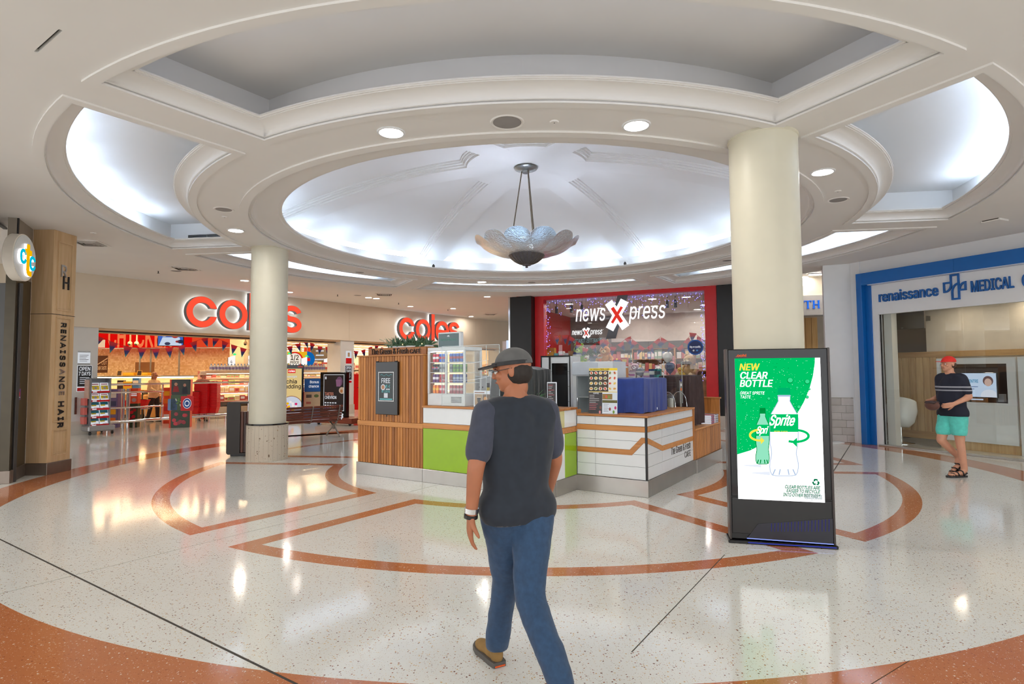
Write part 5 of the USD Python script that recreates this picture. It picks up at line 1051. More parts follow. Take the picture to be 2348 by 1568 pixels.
for k, c in enumerate(((40, 40, 110), (230, 230, 230), (220, 110, 40))): obj('label_sticker', MB().rect(.378, .412, .40 - .07 * k, .44 - .07 * k, -.012, .002), pm('lab_%d_%d' % c[:2], c, .4), as_)
tj = CA.thing('glass_jar', 'clear glass jar of sachets between the blue cover and the acrylic screen', 'jar', x=4.36, y=2.27, z=1.031)
obj('glass', MB().lathe([(0, 0), (.055, 0), (.058, .01), (.058, .2), (.05, .22), (.046, .22), (.05, .2), (.05, .02), (0, .015)], 20), GLASS, tj, smooth=40); obj('contents', MB().lathe([(0, .018), (.044, .02), (.044, .15), (0, .16)], 12), pm('sachet', (176, 176, 168), .6), tj)
def magazine_stack(label, y, cols, n):
    for k in range(n):
        c = cols[k % len(cols)]; lab = f'magazine in the {label}'
        nm = (label, c)
        if nm not in _mag: t = CA.thing('magazine', lab, 'magazine', x=4.44, y=y, z=.686 + k * .0125, group=label); obj('pages', MB().box(-.13, .13, -.10, .10, 0, .0095), W_, t); obj('cover', MB().box(-.132, .132, -.102, .102, .0095, .0115), pm('mag_%d_%d' % c[:2], c, .3), t); obj('spine', MB().box(.13, .133, -.102, .102, 0, .0115), pm('mag_%d_%d' % c[:2], c, .3), t); _mag[nm] = t
        else: dup(_mag[nm], CA.w(4.44 + ((k * 37) % 7 - 3) * .001, y, .686 + k * .0125), CA.ang + ((k * 53) % 5 - 2) * .6, label=lab)
_mag = {}
magazine_stack('magenta-spined magazine stack on the low slatted shelf', Ey + 1.12, [(150, 36, 110), (120, 110, 130), (196, 50, 90)], 12)
magazine_stack('pale magazine stack on the low slatted shelf next to the end post', Ey + 1.38, [(150, 160, 184), (206, 204, 210), (120, 110, 140)], 12)
# ------------------------------------------------------------------ red halo-lit letter signs on the supermarket fascia
SIGNRED = em('sign_coral', (255, 84, 58), 1.05)
HALO = em('sign_halo', (226, 238, 255), 2.6)
def ann(cx, cz, R_, r_): return Point(cx, cz).buffer(R_, 48).difference(Point(cx, cz).buffer(r_, 48))
def store_letters():
    z0, R_ = 3.525, .485; L = []
    c = ann(.485, z0, R_, .285).difference(sbox(.55, z0 - .125, 1.2, z0 + .125)); L.append(('c', c))
    L.append(('o', ann(1.505, z0, .48, .285)))
    L.append(('l', sbox(2.04, 3.045, 2.26, 4.285)))
    e = ann(2.80, z0, .48, .285).union(sbox(2.42, z0 - .07, 3.18, z0 + .07).intersection(Point(2.80, z0).buffer(.48, 48))).difference(sbox(2.86, z0 - .20, 3.4, z0 - .07)); L.append(('e', e))
    cx = 3.66
    up_ = [(cx + .29 * math.cos(a), z0 + .195 + .195 * math.sin(a)) for a in np.radians(np.linspace(8, 262, 26))]; dn = [(cx + .30 * math.cos(a), z0 - .195 + .195 * math.sin(a)) for a in np.radians(np.linspace(82, -172, 26))]
    s = LineString(up_ + dn).buffer(.098, cap_style='flat', join_style='round'); L.append(('s', s))
    return L
for x0, lab in ((2.75, 'big red lit letter sign coles on the supermarket wall, half hidden by the column'), (11.66, 'big red lit letter sign coles farther along the supermarket wall above the kiosk')):
    t = K.thing('letter_sign', lab, 'sign', x=x0, y=-.06)
    for ch, s in store_letters():
        o = obj('letter', MB().flat(s, -.09, .15), pm('letter_return', (112, 104, 108), .4), t); obj('letter_face', MB().flat(s.buffer(-.006), -.241, .006), SIGNRED, o)
        obj('halo_plate', MB().flat(s.buffer(-.02), -.055, .034), HALO, o)
        obj('fixing', MB().cyl((s.representative_point().x, -.09, s.representative_point().y), (s.representative_point().x, 0, s.representative_point().y), .02, 8), STEEL, o)
# notices on the piers
nt = K.thing('notice', 'small white typed notice on the pier above the opening hours sign', 'notice', x=.10, z=1.87); obj('sheet', MB().cbox(0, .29, -.006, 0, 0, .37, .002), W_, nt); obj('clip', MB().rect(0, .29, .33, .37, -.006, .004), STEEL, nt); obj('clip', MB().rect(0, .29, 0, .04, -.006, .004), STEEL, nt)
for k in range(5): obj('text_line', MB().rect(.04, .25 - .03 * (k % 3), .25 - .04 * k, .262 - .04 * k, -.006, .001), pm('print_mid', (120, 120, 130), .5), nt)
def hours(x, lab, z=1.15, w=.34, h=.70):
    t = K.thing('opening_hours_sign', lab, 'sign', x=x, z=z); obj('plate', MB().cbox(0, w, -.008, 0, 0, h, .002), W_, t); obj('panel', MB().rect(.01, w - .01, .13, h - .01, -.008, .001), pm('hours_dark', (44, 46, 50), .4), t); obj('panel', MB().rect(.01, w - .01, .01, .10, -.008, .001), RED, t)
    obj('lettering', MB().text('OPEN', w / 2, h - .14, .1, -.009, .001, w=w * .75, align='c', bold=True), W_, t); obj('lettering', MB().text('7 DAYS', w / 2, h - .27, .1, -.009, .001, w=w * .8, align='c', bold=True), W_, t)
    for k in range(4): obj('text_line', MB().rect(.06, w - .06 - .03 * (k % 2), h - .34 - .05 * k, h - .325 - .05 * k, -.009, .001), W_, t)
hours(.10, 'dark OPEN 7 DAYS sign on the pier behind the brochure rack'); hours(9.02, 'dark OPEN 7 DAYS sign on the pier beside the black food poster', 1.2)
t = K.thing('notice', 'small red and white notice above the opening hours sign by the food poster', 'notice', x=9.06, z=1.95); obj('sheet', MB().cbox(0, .28, -.006, 0, .0, .52, .002), W_, t); obj('red_badge', MB().flat(sbox(.0, .02, .28, .24), -.006, .002), RED, t); obj('bag_picture', MB().rect(.09, .19, .3, .46, -.006, .001), pm('photo_tan', (176, 150, 120), .4), t)
# the passage end: red shop and lit box
t = we; g = Fr((-.5, 27.5), (1.5, 27.2))
rs = g.thing('shop_sign', 'red shop panel with a small lit white sign at the end of the passage', 'sign', x=0)
x0, z0 = g.on(1166, 782); x1, z1 = g.on(1178, 742); obj('panel', MB().box(x0, x0 + 1.6, 0, .1, z0, z1), RED, rs); a0, b0 = g.on(1163, 803); obj('lightbox', MB().cbox(a0, a0 + .55, -.25, -.1, b0, z0 + .02, .01), em('lightbox_blue', (190, 206, 255), 1.3), rs); obj('logo', MB().flat(Polygon([(a0 + .26, b0 + .1), (a0 + .5, b0 + .1), (a0 + .5, b0 + .28), (a0 + .38, b0 + .40), (a0 + .26, b0 + .28)]), -.25, .01), pm('logo_navy', (30, 50, 110), .4), rs); obj('lower_wall', MB().box(x0 - .3, x0 + 1.6, 0, .1, 0, z0), pm('plinth_stone', (206, 198, 186), .4), rs); obj('post', MB().box(a0 + .2, a0 + .3, -.2, 0, 0, b0), GREYP, rs)

# ------------------------------------------------------------------ inside the supermarket
ws_ = K.thing('wall_store', kind='structure')
SWALL = pm('store_cream', (236, 214, 178), .6); SCEIL = pm('store_ceiling', (240, 228, 206), .7)
SC = 3.55
obj('store_ceiling', MB().box(-8, 34, .8, 26, SC, SC + .05), SCEIL, ws_); obj('store_back', MB().box(-8, 34, 26, 26.2, 0, SC), SWALL, ws_); obj('store_side', MB().box(34, 34.2, .8, 26, 0, SC), SWALL, ws_); obj('store_side', MB().box(-8.2, -8, .8, 26, 0, SC), SWALL, ws_)
obj('header', MB().box(-4, 20.2, .8, .82, 2.9, SC), SWALL, ws_)
DL_ = Fr((-19, 24), (-10, 24)); DF = Fr((-19, 23.2), (-10, 23.2))
n_ = {'t': ('texture_coordinate', {}), 'm': ('mapping', {'rotation': (math.pi / 2, 0, 0)}), 'b': ('brick_texture', {'scale': 1., 'brick_width': .07, 'row_height': .07, 'mortar_size': .002, 'offset': .5, 'color1': lin((250, 228, 186)), 'color2': lin((224, 186, 132)), 'mortar': lin((210, 176, 124))}), 'p': ('principled_bsdf', {'roughness': .25})}
MOSAIC = usdkit.material(stage, '/World/Looks/deli_mosaic', n_, [('t.object', 'm.vector'), ('m.vector', 'b.vector'), ('b.color', 'p.base_color')], surface='p.BSDF')
wd = DL_.thing('wall_deli', kind='structure')
obj('tiled_wall', MB().box(-1, 7.9, 0, .2, 0, SC), MOSAIC, wd); obj('doorway', MB().box(3.46, 4.25, -.01, .05, 0, 2.1), pm('doorway_tan', (150, 104, 56), .5), wd)
for px in (321, 346, 411): x, _ = DL_.on(px, 830); obj('steel_strip', MB().box(x - .03, x + .03, -.02, .0, 0, 2.7), STEEL, wd)
x5, _ = DL_.on(562, 800); x6, _ = DL_.on(597, 800)
obj('pier', MB().box(x5 - .05, x5 + .5, -1.2, .2, 0, SC), SWALL, wd); obj('pier', MB().box(x5 + .75, x5 + 1.3, -.9, .2, 0, SC), WHITEP, wd)
fc = DF.thing('deli_fascia', 'red deli fascia with orange CHICKEN lettering behind the bunting', 'fascia')
xa, za = DF.on(225, 798); xb, _ = DF.on(440, 800); xc, _ = DF.on(548, 800)
obj('panel', MB().box(xa - .6, xb, 0, .3, za, SC), em('deli_red', (236, 14, 10), .85), fc); obj('panel', MB().box(xb, xc + .3, .0, .3, za, SC), em('deli_orange', (242, 76, 40), .8), fc)
x0, _ = DF.on(248, 798); x1, _ = DF.on(397, 798); zl = za + .02
CH = em('deli_letter', (255, 128, 76), .9); adv = (x1 - x0) / 7
for k, ch in enumerate('CHICKEN'):
    m = text2(ch, True).copy(); b = m.bounds; m.apply_translation([-b[0][0], -b[0][1], 0]); m.apply_scale([adv * (.86 if ch != 'I' else .36) / (b[1][0] - b[0][0]), .84 / (b[1][1] - b[0][1]), .015]); m.apply_translation([x0 + adv * k + (.0 if ch != 'I' else adv * .25), zl, 0]); m.apply_transform(PL)
    obj('letter', m, CH, fc)
x0, z0 = DF.on(222, 798, -.02); obj('cream_panel', MB().rect(xa - .5, DF.on(241, 790)[0], za + .02, za + .33, -.002, .01), em('deli_cream', (255, 214, 170), .8), fc)
obj('steel_rail', MB().box(xa - .6, xc, -.06, .0, za - .03, za), STEEL, fc)
tvf = Fr((-12.6, 20.6), ang=14.); x0, z0 = tvf.on(362, 792); x1, z1 = tvf.on(420, 762)
tv = tvf.thing('television', 'hanging television showing a blue and white arena over the deli', 'television', x=x0, z=z0); w_, h_ = x1 - x0, z1 - z0
obj('case', MB().cbox(-.02, w_ + .02, 0, .07, -.02, h_ + .02, .006), BLACKG, tv); obj('picture', MB().rect(0, w_, 0, h_, 0, .002), em('tv_blue', (70, 110, 206), .8), tv); obj('picture_floor', MB().flat(Polygon([(w_ * .04, .0), (w_ * .96, 0), (w_ * .86, h_ * .62), (w_ * .18, h_ * .62)]), -.002, .001), em('tv_white', (206, 220, 240), .9), tv)
for a, b, r_, c in ((.25, .75, .06, (230, 236, 240)), (.68, .7, .08, (206, 60, 56)), (.78, .3, .05, (200, 66, 60)), (.38, .14, .07, (80, 80, 110)), (.9, .3, .08, (50, 60, 90))): obj('picture_figure', MB().flat(affinity.translate(affinity.scale(Point(0, 0).buffer(r_), 1.3, .8), a * w_, b * h_), -.003, .001), em('tv_%d' % c[0], c, .6), tv)
obj('hanger', MB().cyl((w_ * .3, .04, h_), (w_ * .3, .04, SC - z0), .02, 8), STEEL, tv); obj('hanger', MB().cyl((w_ * .7, .04, h_), (w_ * .7, .04, SC - z0), .02, 8), STEEL, tv)
gl = Fr((-13.5, 20.8), ang=5.)
for px, w in ((298, 'nearer the tiled doorway'), (313, 'beside the other, toward the television'), (563, 'hanging before the white piers')):
    x, z = gl.on(px, 787); t = gl.thing('globe_camera', 'white globe camera on a drop pole ' + w, 'camera', x=x, z=z); obj('globe', MB().ball((0, 0, 0), .075, 2), SWALL, t, smooth=40); obj('eye', MB().ball((0, -.035, -.035), .045, 2), DKGREY, t); obj('pole', MB().cyl((0, 0, .06), (0, 0, SC - z - .004), .018, 8), SWALL, t)
ps_ = DL_.thing('deli_poster', 'brown poster lettered CUT TO YOUR TASTE on the tiled deli wall', 'poster', x=1.7, y=-.01, z=1.68); obj('sheet', MB().rect(0, .62, 0, .70, 0, .01), pm('poster_brown', (96, 58, 34), .5), ps_); obj('lettering', MB().text('CUT', .38, .33, .14, -.01, .003, w=.22), SWALL, ps_); obj('lettering', MB().text('TO YOUR TASTE', .03, .12, .14, -.01, .003, w=.56, bold=True), SWALL, ps_); obj('stripe', MB().flat(Polygon([(0, .22), (.62, .62), (.62, .58), (0, .18)]), -.01, .003), SWALL, ps_)
for px, lab in ((268, 'small black tent card on the deli counter before the tiled wall'), (314, 'small black and yellow tent card beside the tiled doorway')):
    f = Fr((-16, 21.6), ang=0.); x, z = f.on(px, 857); t = f.thing('tent_card', lab, 'card', x=x, z=1.551, y=.1, turn=6); obj('card', MB().box(-.06, .09, 0, .01, 0, .19, R(-14, [1, 0, 0])), pm('card_black', (60, 34, 20) if px < 300 else (50, 54, 40), .4), t); obj('border', MB(R(-14, [1, 0, 0])).flat(sbox(-.07, 0, .10, .2).difference(sbox(-.055, .015, .085, .185)), 0, .004), pm('card_gold', (220, 170, 70), .4), t)
# deli counter with lit glass front
dc = Fr((-16.6, 21.5), ang=2.)
t = dc.thing('deli_counter', 'long lit glass-fronted deli counter with food trays and a timber front', 'counter')
obj('body', MB().cbox(0, 4.6, 0, 1.1, .0, .86, .01), wood_mat('deli_oak', (170, 112, 50), (214, 152, 80), along=0), t); obj('plinth', MB().box(0, 4.6, -.01, 0, 0, .12), DKGREY, t); obj('top', MB().cbox(0, 4.6, .35, 1.1, 1.5, 1.55, .006), STEEL, t); obj('back', MB().box(0, 4.6, 1.02, 1.08, .86, 1.5), SWALL, t)
obj('glass_pane', MB().box(.02, 4.58, .02, .026, .87, 1.5, R(0, [1, 0, 0])), GLASS, t); obj('lamp', MB().box(.1, 4.5, .42, .5, 1.46, 1.5), em('deli_lamp', (255, 214, 160), 20.), t)
for k in range(2): obj('shelf', MB().box(.05, 4.55, .2 + .3 * k, 1.0, 1.05 + .2 * k, 1.06 + .2 * k), GLASS, t)
r2 = random.Random(21); tr = [(206, 120, 60), (226, 190, 130), (170, 70, 50), (110, 140, 60), (236, 226, 206), (190, 60, 60)]
for k in range(14):
    c = tr[r2.randrange(6)]; t2 = dc.thing('food_tray', 'tray of deli food behind the counter glass', 'tray', x=.2 + .305 * k, y=.3 + .0, z=.861 if k % 2 else .861, group='deli food trays'); obj('tray', MB().cbox(-.13, .13, -.16, .3, 0, .03, .004), WHITEP, t2); mb = MB()
    for q in range(7): mb.ball((r2.uniform(-.09, .09), r2.uniform(-.12, .25), .05), r2.uniform(.03, .05), 1)
    obj('food', mb, pm('food_tr%d' % c[0], c, .5), t2, kind='stuff')
for px, lab in ((294, 'yellow cushion-like bread roll box on the deli counter under the doorway'), (327, 'yellow box on the deli counter beside the steel strip')):
    x, z = dc.on(px, 860, .5); carton(dc, 'yellow_box', lab, x, .6, 1.551, .42, .2, .12, (236, 176, 30), band=(250, 200, 60))
for px, w_, h_, c, b, lab in ((275, .22, .34, (60, 44, 40), (226, 206, 180), 'black and cream patterned bag on the deli counter'), (291, .3, .3, (236, 190, 30), (200, 40, 40), 'yellow and red promotional box on the deli counter'), (310, .22, .42, (70, 130, 196), (236, 226, 210), 'blue promotional card box with a round picture on the deli counter')):
    f = Fr((-15, 20.7), ang=4.); x, _ = f.on(px, 880); carton(f, 'promo_box', lab, x, .1, 1.05, w_, .15, h_, c, band=b)
f = Fr((-15, 20.7), ang=4.); pt_ = f.thing('promo_table', 'low timber promotion table before the deli counter', 'table', x=.4, y=-.1); obj('top', MB().cbox(0, 1.5, 0, .4, 1.0, 1.049, .005), wood_mat('deli_oak', (170, 112, 50), (214, 152, 80), along=0), pt_)
for xx in (.05, 1.4): obj('leg', MB().box(xx, xx + .05, .05, .35, 0, 1.0), DKGREY, pt_)
# curved timber produce bin
f = Fr((-13.0, 20.3), ang=10.); t = f.thing('produce_bin', 'curved light timber produce bin behind the railing', 'bin', x=.0); obj('shell', MB().lathe([(.55, .1), (.62, .2), (.66, .85), (.62, .88), (.6, .3), (0, .25)], 32, T(.6, .6, 0)), wood_mat('bin_oak', (196, 130, 60), (232, 172, 92)), t, smooth=40); obj('slot', MB().box(.2, 1.0, -.08, .2, .55, .62), DKGREY, t); obj('base', MB().cyl((.6, .6, 0), (.6, .6, .12), .5, 24), DKGREY, t)
# railing
RY = .70
ra = K.thing('railing', 'polished steel railing with three rails along the supermarket entrance', 'railing', y=RY)
for z, r_, xe in ((1.31, .030, 5.45), (1.075, .024, 2.62), (.625, .024, 2.62), (.225, .045, 5.45)): obj('rail', MB().cyl((.85, 0, z), (xe, 0, z), r_, 14), CHROME, ra)
for x in (1.52, 1.66, 2.62, 5.45): obj('post', MB().cyl((x, .06, 0), (x, .06, 1.18 if x < 2 else 1.31), .05 if x < 2 else .026, 16), CHROME, ra)
for x in (1.1, 1.8, 2.1, 3.4, 4.05, 4.6): obj('bumper_foot', MB().cyl((x, 0, 0), (x, 0, .2), .028, 12), CHROME, ra); 
obj('foot_plate', MB().lathe([(0, 0), (.07, 0), (.065, .012), (0, .015)], 16, T(1.1, 0, 0)), CHROME, ra)
# stacks of red hand baskets
RB = pm('basket_red', (214, 14, 22), .35, vary=.06)
def basket(loc, ang, label, group):
    t = thing('shopping_basket', label, 'basket', loc, ang, group=group)
    def ringz(w, d, z): return [(-w, -d, z), (w, -d, z), (w, d, z), (-w, d, z)]
    V = ringz(.155, .105, 0) + ringz(.205, .145, .2) + ringz(.215, .155, .205) + ringz(.215, .155, .225) + ringz(.195, .135, .222) + ringz(.15, .1, .012); F = []
    for j in range(5):
        for k in range(4): a, b = j * 4 + k, j * 4 + (k + 1) % 4; F += [(a, b, b + 4), (a, b + 4, a + 4)]
    F += [(0, 2, 1), (0, 3, 2), (20, 21, 22), (20, 22, 23)]
    obj('tub', trimesh.Trimesh(V, F, process=False), RB, t); obj('grip', MB().tube([(-.2, 0, .215), (-.15, -.02, .235), (0, -.03, .24), (.15, -.02, .235), (.2, 0, .215)], .008, 6), pm('grip_black', (40, 30, 32), .4), t); return t
b0 = None
for si, (px, n, lab) in enumerate(((486, 21, 'red shopping basket in the tall stack nearest the litter bin'), (466, 21, 'red shopping basket in the middle tall stack'), (449, 13, 'red shopping basket in the low stack next to the picture stand'))):
    x, _ = K.on(px, 940, 1.15)
    for k in range(n):
        lc = K.w(x, 1.15 + .06 * si, .28 + .042 * k)
        if b0 is None: b0 = basket(lc, K.ang - 50, lab, lab.replace('basket', 'baskets'))
        else: dup(b0, lc, K.ang - 50, label=lab, group=lab.replace('basket', 'baskets'))
    t = K.thing('basket_stand', 'thin wire stand under the ' + ('tall stack of red baskets nearest the litter bin', 'middle tall stack of red baskets', 'low stack of red baskets')[si], 'stand', x=x, y=1.15 + .06 * si, turn=-50)
    obj('plate', MB().box(-.17, .17, -.12, .12, .262, .278), STEEL, t)
    for sx in (-1, 1):
        for sy in (-1, 1): obj('leg', MB().cyl((sx * .16, sy * .11, 0), (sx * .16, sy * .11, .265), .008, 6), STEEL, t)
x, _ = K.on(330, 930, 1.9); dup(b0, K.w(x, 2.4, .5), 20, label='single red shopping basket on a trolley by the picture stand column', group='lone basket', scale=(1.6, 1.5, 1.2)); t = K.thing('trolley_base', 'small low trolley frame carrying the single red basket', 'trolley', x=x, y=2.4); obj('tray', MB().box(-.3, .3, -.25, .25, .47, .498), STEEL, t); obj('leg', MB().cyl((-.25, 0, 0), (-.25, 0, .47), .015, 8), STEEL, t); obj('leg', MB().cyl((.25, 0, 0), (.25, 0, .47), .015, 8), STEEL, t)
# printed picture stands
def picture_stand(fr, x, y, label, w, h, turn=0., big=True):
    t = fr.thing('picture_stand', label, 'display stand', x=x, y=y, turn=turn); d = .25
    obj('box', MB().cbox(0, w, 0, d, 0, h, .008), pm('stand_orange', (224, 74, 40), .45), t)
    def ph(nm, x0, x1, z0, z1, c, rad=.03): obj(nm, MB().flat(sbox(x0 + rad, z0 + rad, x1 - rad, z1 - rad).buffer(rad), 0, .006), pm('pic_%d_%d_%d' % c, c, .35), t)
    ph('photo', .05, w - .0, h * .68, h, (36, 40, 30)); ph('photo', .04, w - .08, h * .36, h * .68, (60, 84, 46)); ph('photo', .05, w - .0, 0, h * .36, (44, 56, 34)); ph('photo', -.04, w * .38, h * .36, h * .6, (110, 140, 190)); 
    for cx_, cz_, r_, c in ((.3, .90, .055, (196, 140, 116)), (.72, .88, .05, (180, 130, 110))): obj('photo_face', MB().flat(affinity.scale(Point(cx_ * w, cz_ * h).buffer(r_ * .8), 1, 1.2), -.006, .002), pm('pic_skin%d' % c[0], c, .5), t)
    obj('photo_shirt', MB().flat(Polygon([(.14 * w, .74 * h), (.46 * w, .74 * h), (.4 * w, .86 * h), (.2 * w, .86 * h)]), -.006, .002), pm('pic_check', (150, 30, 34), .5), t); obj('photo_shirt', MB().flat(Polygon([(.58 * w, .70 * h), (.88 * w, .70 * h), (.84 * w, .84 * h), (.62 * w, .84 * h)]), -.006, .002), pm('pic_navy', (28, 28, 40), .5), t)
    rr = random.Random(4)
    for k in range(10): obj('cherry_picture', MB().flat(Point(w * rr.uniform(.2, .85), h * rr.uniform(.06, .30)).buffer(.055), -.006 - .0004 * k, .002), pm('pic_cherry%d' % (k % 2), ((190, 22, 40), (150, 10, 30))[k % 2], .25), t)
    for k in range(16): obj('leaf_picture', MB().flat(affinity.rotate(affinity.translate(affinity.scale(Point(0, 0).buffer(.03, 6), .6, 1.5), w * rr.uniform(.3, .8), h * rr.uniform(.44, .66)), 40 * k, origin='center'), -.006 - .0003 * k, .002), pm('pic_leaf%d' % (k % 3), ((90, 140, 60), (50, 96, 44), (200, 210, 190))[k % 3], .4), t)
    cx_, cz_ = w * .86, h * .50; obj('badge', MB().flat(sbox(cx_ - .15, cz_ - .20, cx_ + .15, cz_ + .20).buffer(.02), -.014, .01), RED, t); ov = affinity.scale(Point(cx_, cz_).buffer(.115, 24), 1, 1.35); obj('badge_ring', MB().flat(ov, -.024, .003), W_, t); obj('badge_field', MB().flat(affinity.scale(ov, .9, .9), -.027, .002), pm('badge_blue', (30, 76, 156), .4), t); obj('badge_inner', MB().flat(affinity.scale(ov, .6, .6), -.029, .002), W_, t); obj('badge_map', MB().flat(affinity.scale(ov, .42, .38), -.031, .002), pm('badge_blue', (30, 76, 156), .4), t)
    return t
picture_stand(K, 2.42, -.1, 'tall printed picture stand with cherries, people and a round blue badge before the railing', .56, 1.44, -40)
t = K.thing('printed_column', 'narrow orange and cherry printed card column behind the railing', 'display stand', x=1.75, y=1.1, turn=-40); obj('box', MB().cbox(0, .3, 0, .25, .72, 1.18, .006), pm('stand_orange', (224, 74, 40), .45), t); obj('lower_box', MB().cbox(0, .3, 0, .25, 0, .72, .006), pm('pic_44_56_34', (44, 56, 34), .4), t); obj('seam', MB().box(.09, .094, -.002, .0, 0, 1.18), WHITEP, t); obj('badge', MB().flat(Point(.2, .83).buffer(.06), 0, .004), pm('badge_grey', (180, 150, 150), .4), t)
for k in range(7): obj('cherry_picture', MB().flat(Point(.05 + .2 * ((k * .37) % 1), .2 + .065 * k).buffer(.05), -.0005 * k, .003), pm('pic_cherry%d' % (k % 2), ((190, 22, 40), (150, 10, 30))[k % 2], .25), t)
for k in range(3): obj('text_line', MB().rect(.12, .27, .95 + .05 * k, .975 + .05 * k, 0, .002), W_, t)
for px, lab in ((382, 'orange printed banner column between the shopper and the picture stand'), (244, 'violet and yellow drink carton wall behind the brochure rack')):
    x, _ = K.on(px, 930, 1.6); t = K.thing('card_display', lab, 'display stand', x=x, y=1.6, turn=-45)
    obj('box', MB().cbox(-.12, .16 if px > 300 else .3, 0, .25, 0, 1.16, .006), pm('stand_orange', (224, 74, 40), .45) if px > 300 else pm('carton_violet', (120, 110, 170), .5), t)
    for k in range(4): obj('print', MB().rect(-.08, .12 if px > 300 else .26, .15 + .25 * k, .3 + .25 * k, 0, .002), pm('cd_%d' % ((k + px) % 5), [(240, 180, 40), (60, 70, 120), (226, 226, 230), (200, 50, 50), (236, 120, 40)][(k + px) % 5], .4), t)
# brochure rack on castors
RK = Fr((-11.25, 15.55), ang=55.)
rk = RK.thing('brochure_rack', 'grey brochure rack on castors with red sides and rows of brochures', 'rack'); RG = pm('rack_grey', (140, 142, 146), .4, .4)
obj('base', MB().cbox(-.08, .56, -.16, .66, .09, .24, .03), pm('rack_base', (168, 166, 166), .35, .5), rk); obj('back', MB().box(0, .48, .3, .34, .24, 1.50), RG, rk)
for xx in (0, .455): obj('side', MB().flat(Polygon([(0, 0), (.03, 0), (.03, 1.26), (0, 1.26)]), .3, .3, T(xx, 0, .24)), RG, rk)
obj('top', MB().cbox(-.005, .49, .0, .36, 1.48, 1.51, .004), RG, rk); obj('red_back', MB().box(-.02, .5, .345, .62, .24, .95), RED, rk); obj('side_photo', MB().box(-.025, -.002, .05, .6, .95, 1.46), pm('rack_photo', (206, 170, 150), .4), rk)
for k in range(3): obj('side_pocket', MB().cbox(-.10, -.022, .1, .5, .28 + .25 * k, .47 + .25 * k, .004), pm('pocket_clear', (222, 110, 100), .2), rk)
for xx in (-.02, .5):
    for yy in (-.1, .6): obj('castor', MB().cyl((xx - .02, yy, .045), (xx + .02, yy, .045), .045, 12).box(xx - .012, xx + .012, yy - .02, yy + .02, .05, .1), BLACK, rk)
SHM = R(-22, [1, 0, 0]); zz = [1.14, .90, .68, .46, .25]
for r in range(5): obj('shelf', MB().box(.03, .455, .05, .3, zz[r] - .015, zz[r]), RG, rk); obj('shelf_label', MB().box(.03, .455, -.012, .0, zz[r] - .03, zz[r] + .02), RED, rk); obj('label_print', MB().rect(.05, .15, zz[r] - .018, zz[r] + .01, -.012, .002), W_, rk)
for r in range(5):
    for c in range(2):
        t = thing('brochure', ('yellow' if r < 2 else 'teal and yellow') + ' brochure in the ' + ('top', 'second', 'middle', 'fourth', 'bottom')[r] + ' row of the brochure rack, ' + ('red side', 'entrance side')[c], 'brochure', RK.w(.045 + .21 * c, .02, zz[r] + .006), RK.ang, group='brochures in the rack'); B_ = MB(SHM)
        hb = .25 if r == 0 else .20; obj('sheet', MB(SHM).box(0, .19, 0, .02, 0, hb), W_, t)
        if r < 2: obj('print', MB(SHM).rect(.012, .178, .05, hb * .68, 0, .001), pm('br_yellow', (236, 206, 50), .4), t); obj('roundel', MB(SHM).flat(Point(.095, hb * .42).buffer(.03), -.001, .001), pm('br_blue', (150, 160, 200), .4), t); obj('heading', MB(SHM).rect(.02, .17, hb * .78, hb * .9, 0, .001), pm('br_pink', (214, 130, 140), .4), t)
        else: obj('print', MB(SHM).rect(0.005, .185, hb * .52, hb * .95, 0, .001), pm('br_teal', (40, 130, 150), .4), t); obj('print', MB(SHM).rect(.01, .12, hb * .38, hb * .56, -.001, .001), pm('br_lemon', (220, 200, 50), .4), t); obj('heading', MB(SHM).rect(.06, .18, hb * .08, hb * .14, 0, .001), pm('br_red', (200, 70, 70), .4), t)
# open chiller beyond the baskets
ch = K.thing('open_chiller', 'long open chiller cabinet with lit shelves behind the red baskets', 'chiller', x=4.7, y=2.2, turn=-14); CHW = 4.8
obj('base', MB().cbox(0, CHW, 0, .9, 0, .42, .01), pm('chiller_steel', (196, 180, 156), .35, .5), ch); obj('back', MB().box(0, CHW, .82, .9, .42, 1.68), SWALL, ch); obj('canopy', MB().cbox(0, CHW, .1, .9, 1.62, 1.72, .01), pm('chiller_cream', (236, 212, 178), .4), ch); obj('side', MB().box(-.05, 0, .0, .9, 0, 1.7), pm('chiller_side', (170, 70, 60), .5), ch); obj('glass_rail', MB().box(0, CHW, .0, .006, .42, .56), GLASS, ch)
for k, (z, d) in enumerate(((.62, .05), (.92, .22), (1.2, .32), (1.45, .4))): obj('shelf', MB().box(0, CHW, d, .82, z - .02, z), WHITEP, ch); obj('price_rail', MB().box(0, CHW, d - .012, d, z - .03, z + .012), pm('rail_pink', (236, 170, 150), .4), ch)
for k in range(3): obj('lamp', MB().box(.05, CHW - .05, .3 + .1 * k, .33 + .1 * k, .87 + .28 * k, .885 + .28 * k), em('chiller_lamp', (255, 226, 190), 16.), ch)
obj('top_lamp', MB().box(.05, CHW - .05, .15, .2, 1.60, 1.615), em('chiller_lamp', (255, 226, 190), 16.), ch)
CF_ = Fr(K.w(4.7, 2.2)[:2], ang=K.ang - 14); _proto = {}
for z, d, hm, lab in ((.62, .1, .22, 'lowest'), (.92, .27, .22, 'second'), (1.2, .37, .19, 'third'), (1.45, .45, .13, 'top')): goods(CF_, f'chilled packet on the {lab} shelf of the open chiller', f'packets on the {lab} chiller shelf', .1, CHW - .1, CF_ and d + .12, z, r2, hm, 26, .16, cat='packet', name='chilled_packet', wr=(.12, .24), pal=PAL_FOOD)
bt0 = None
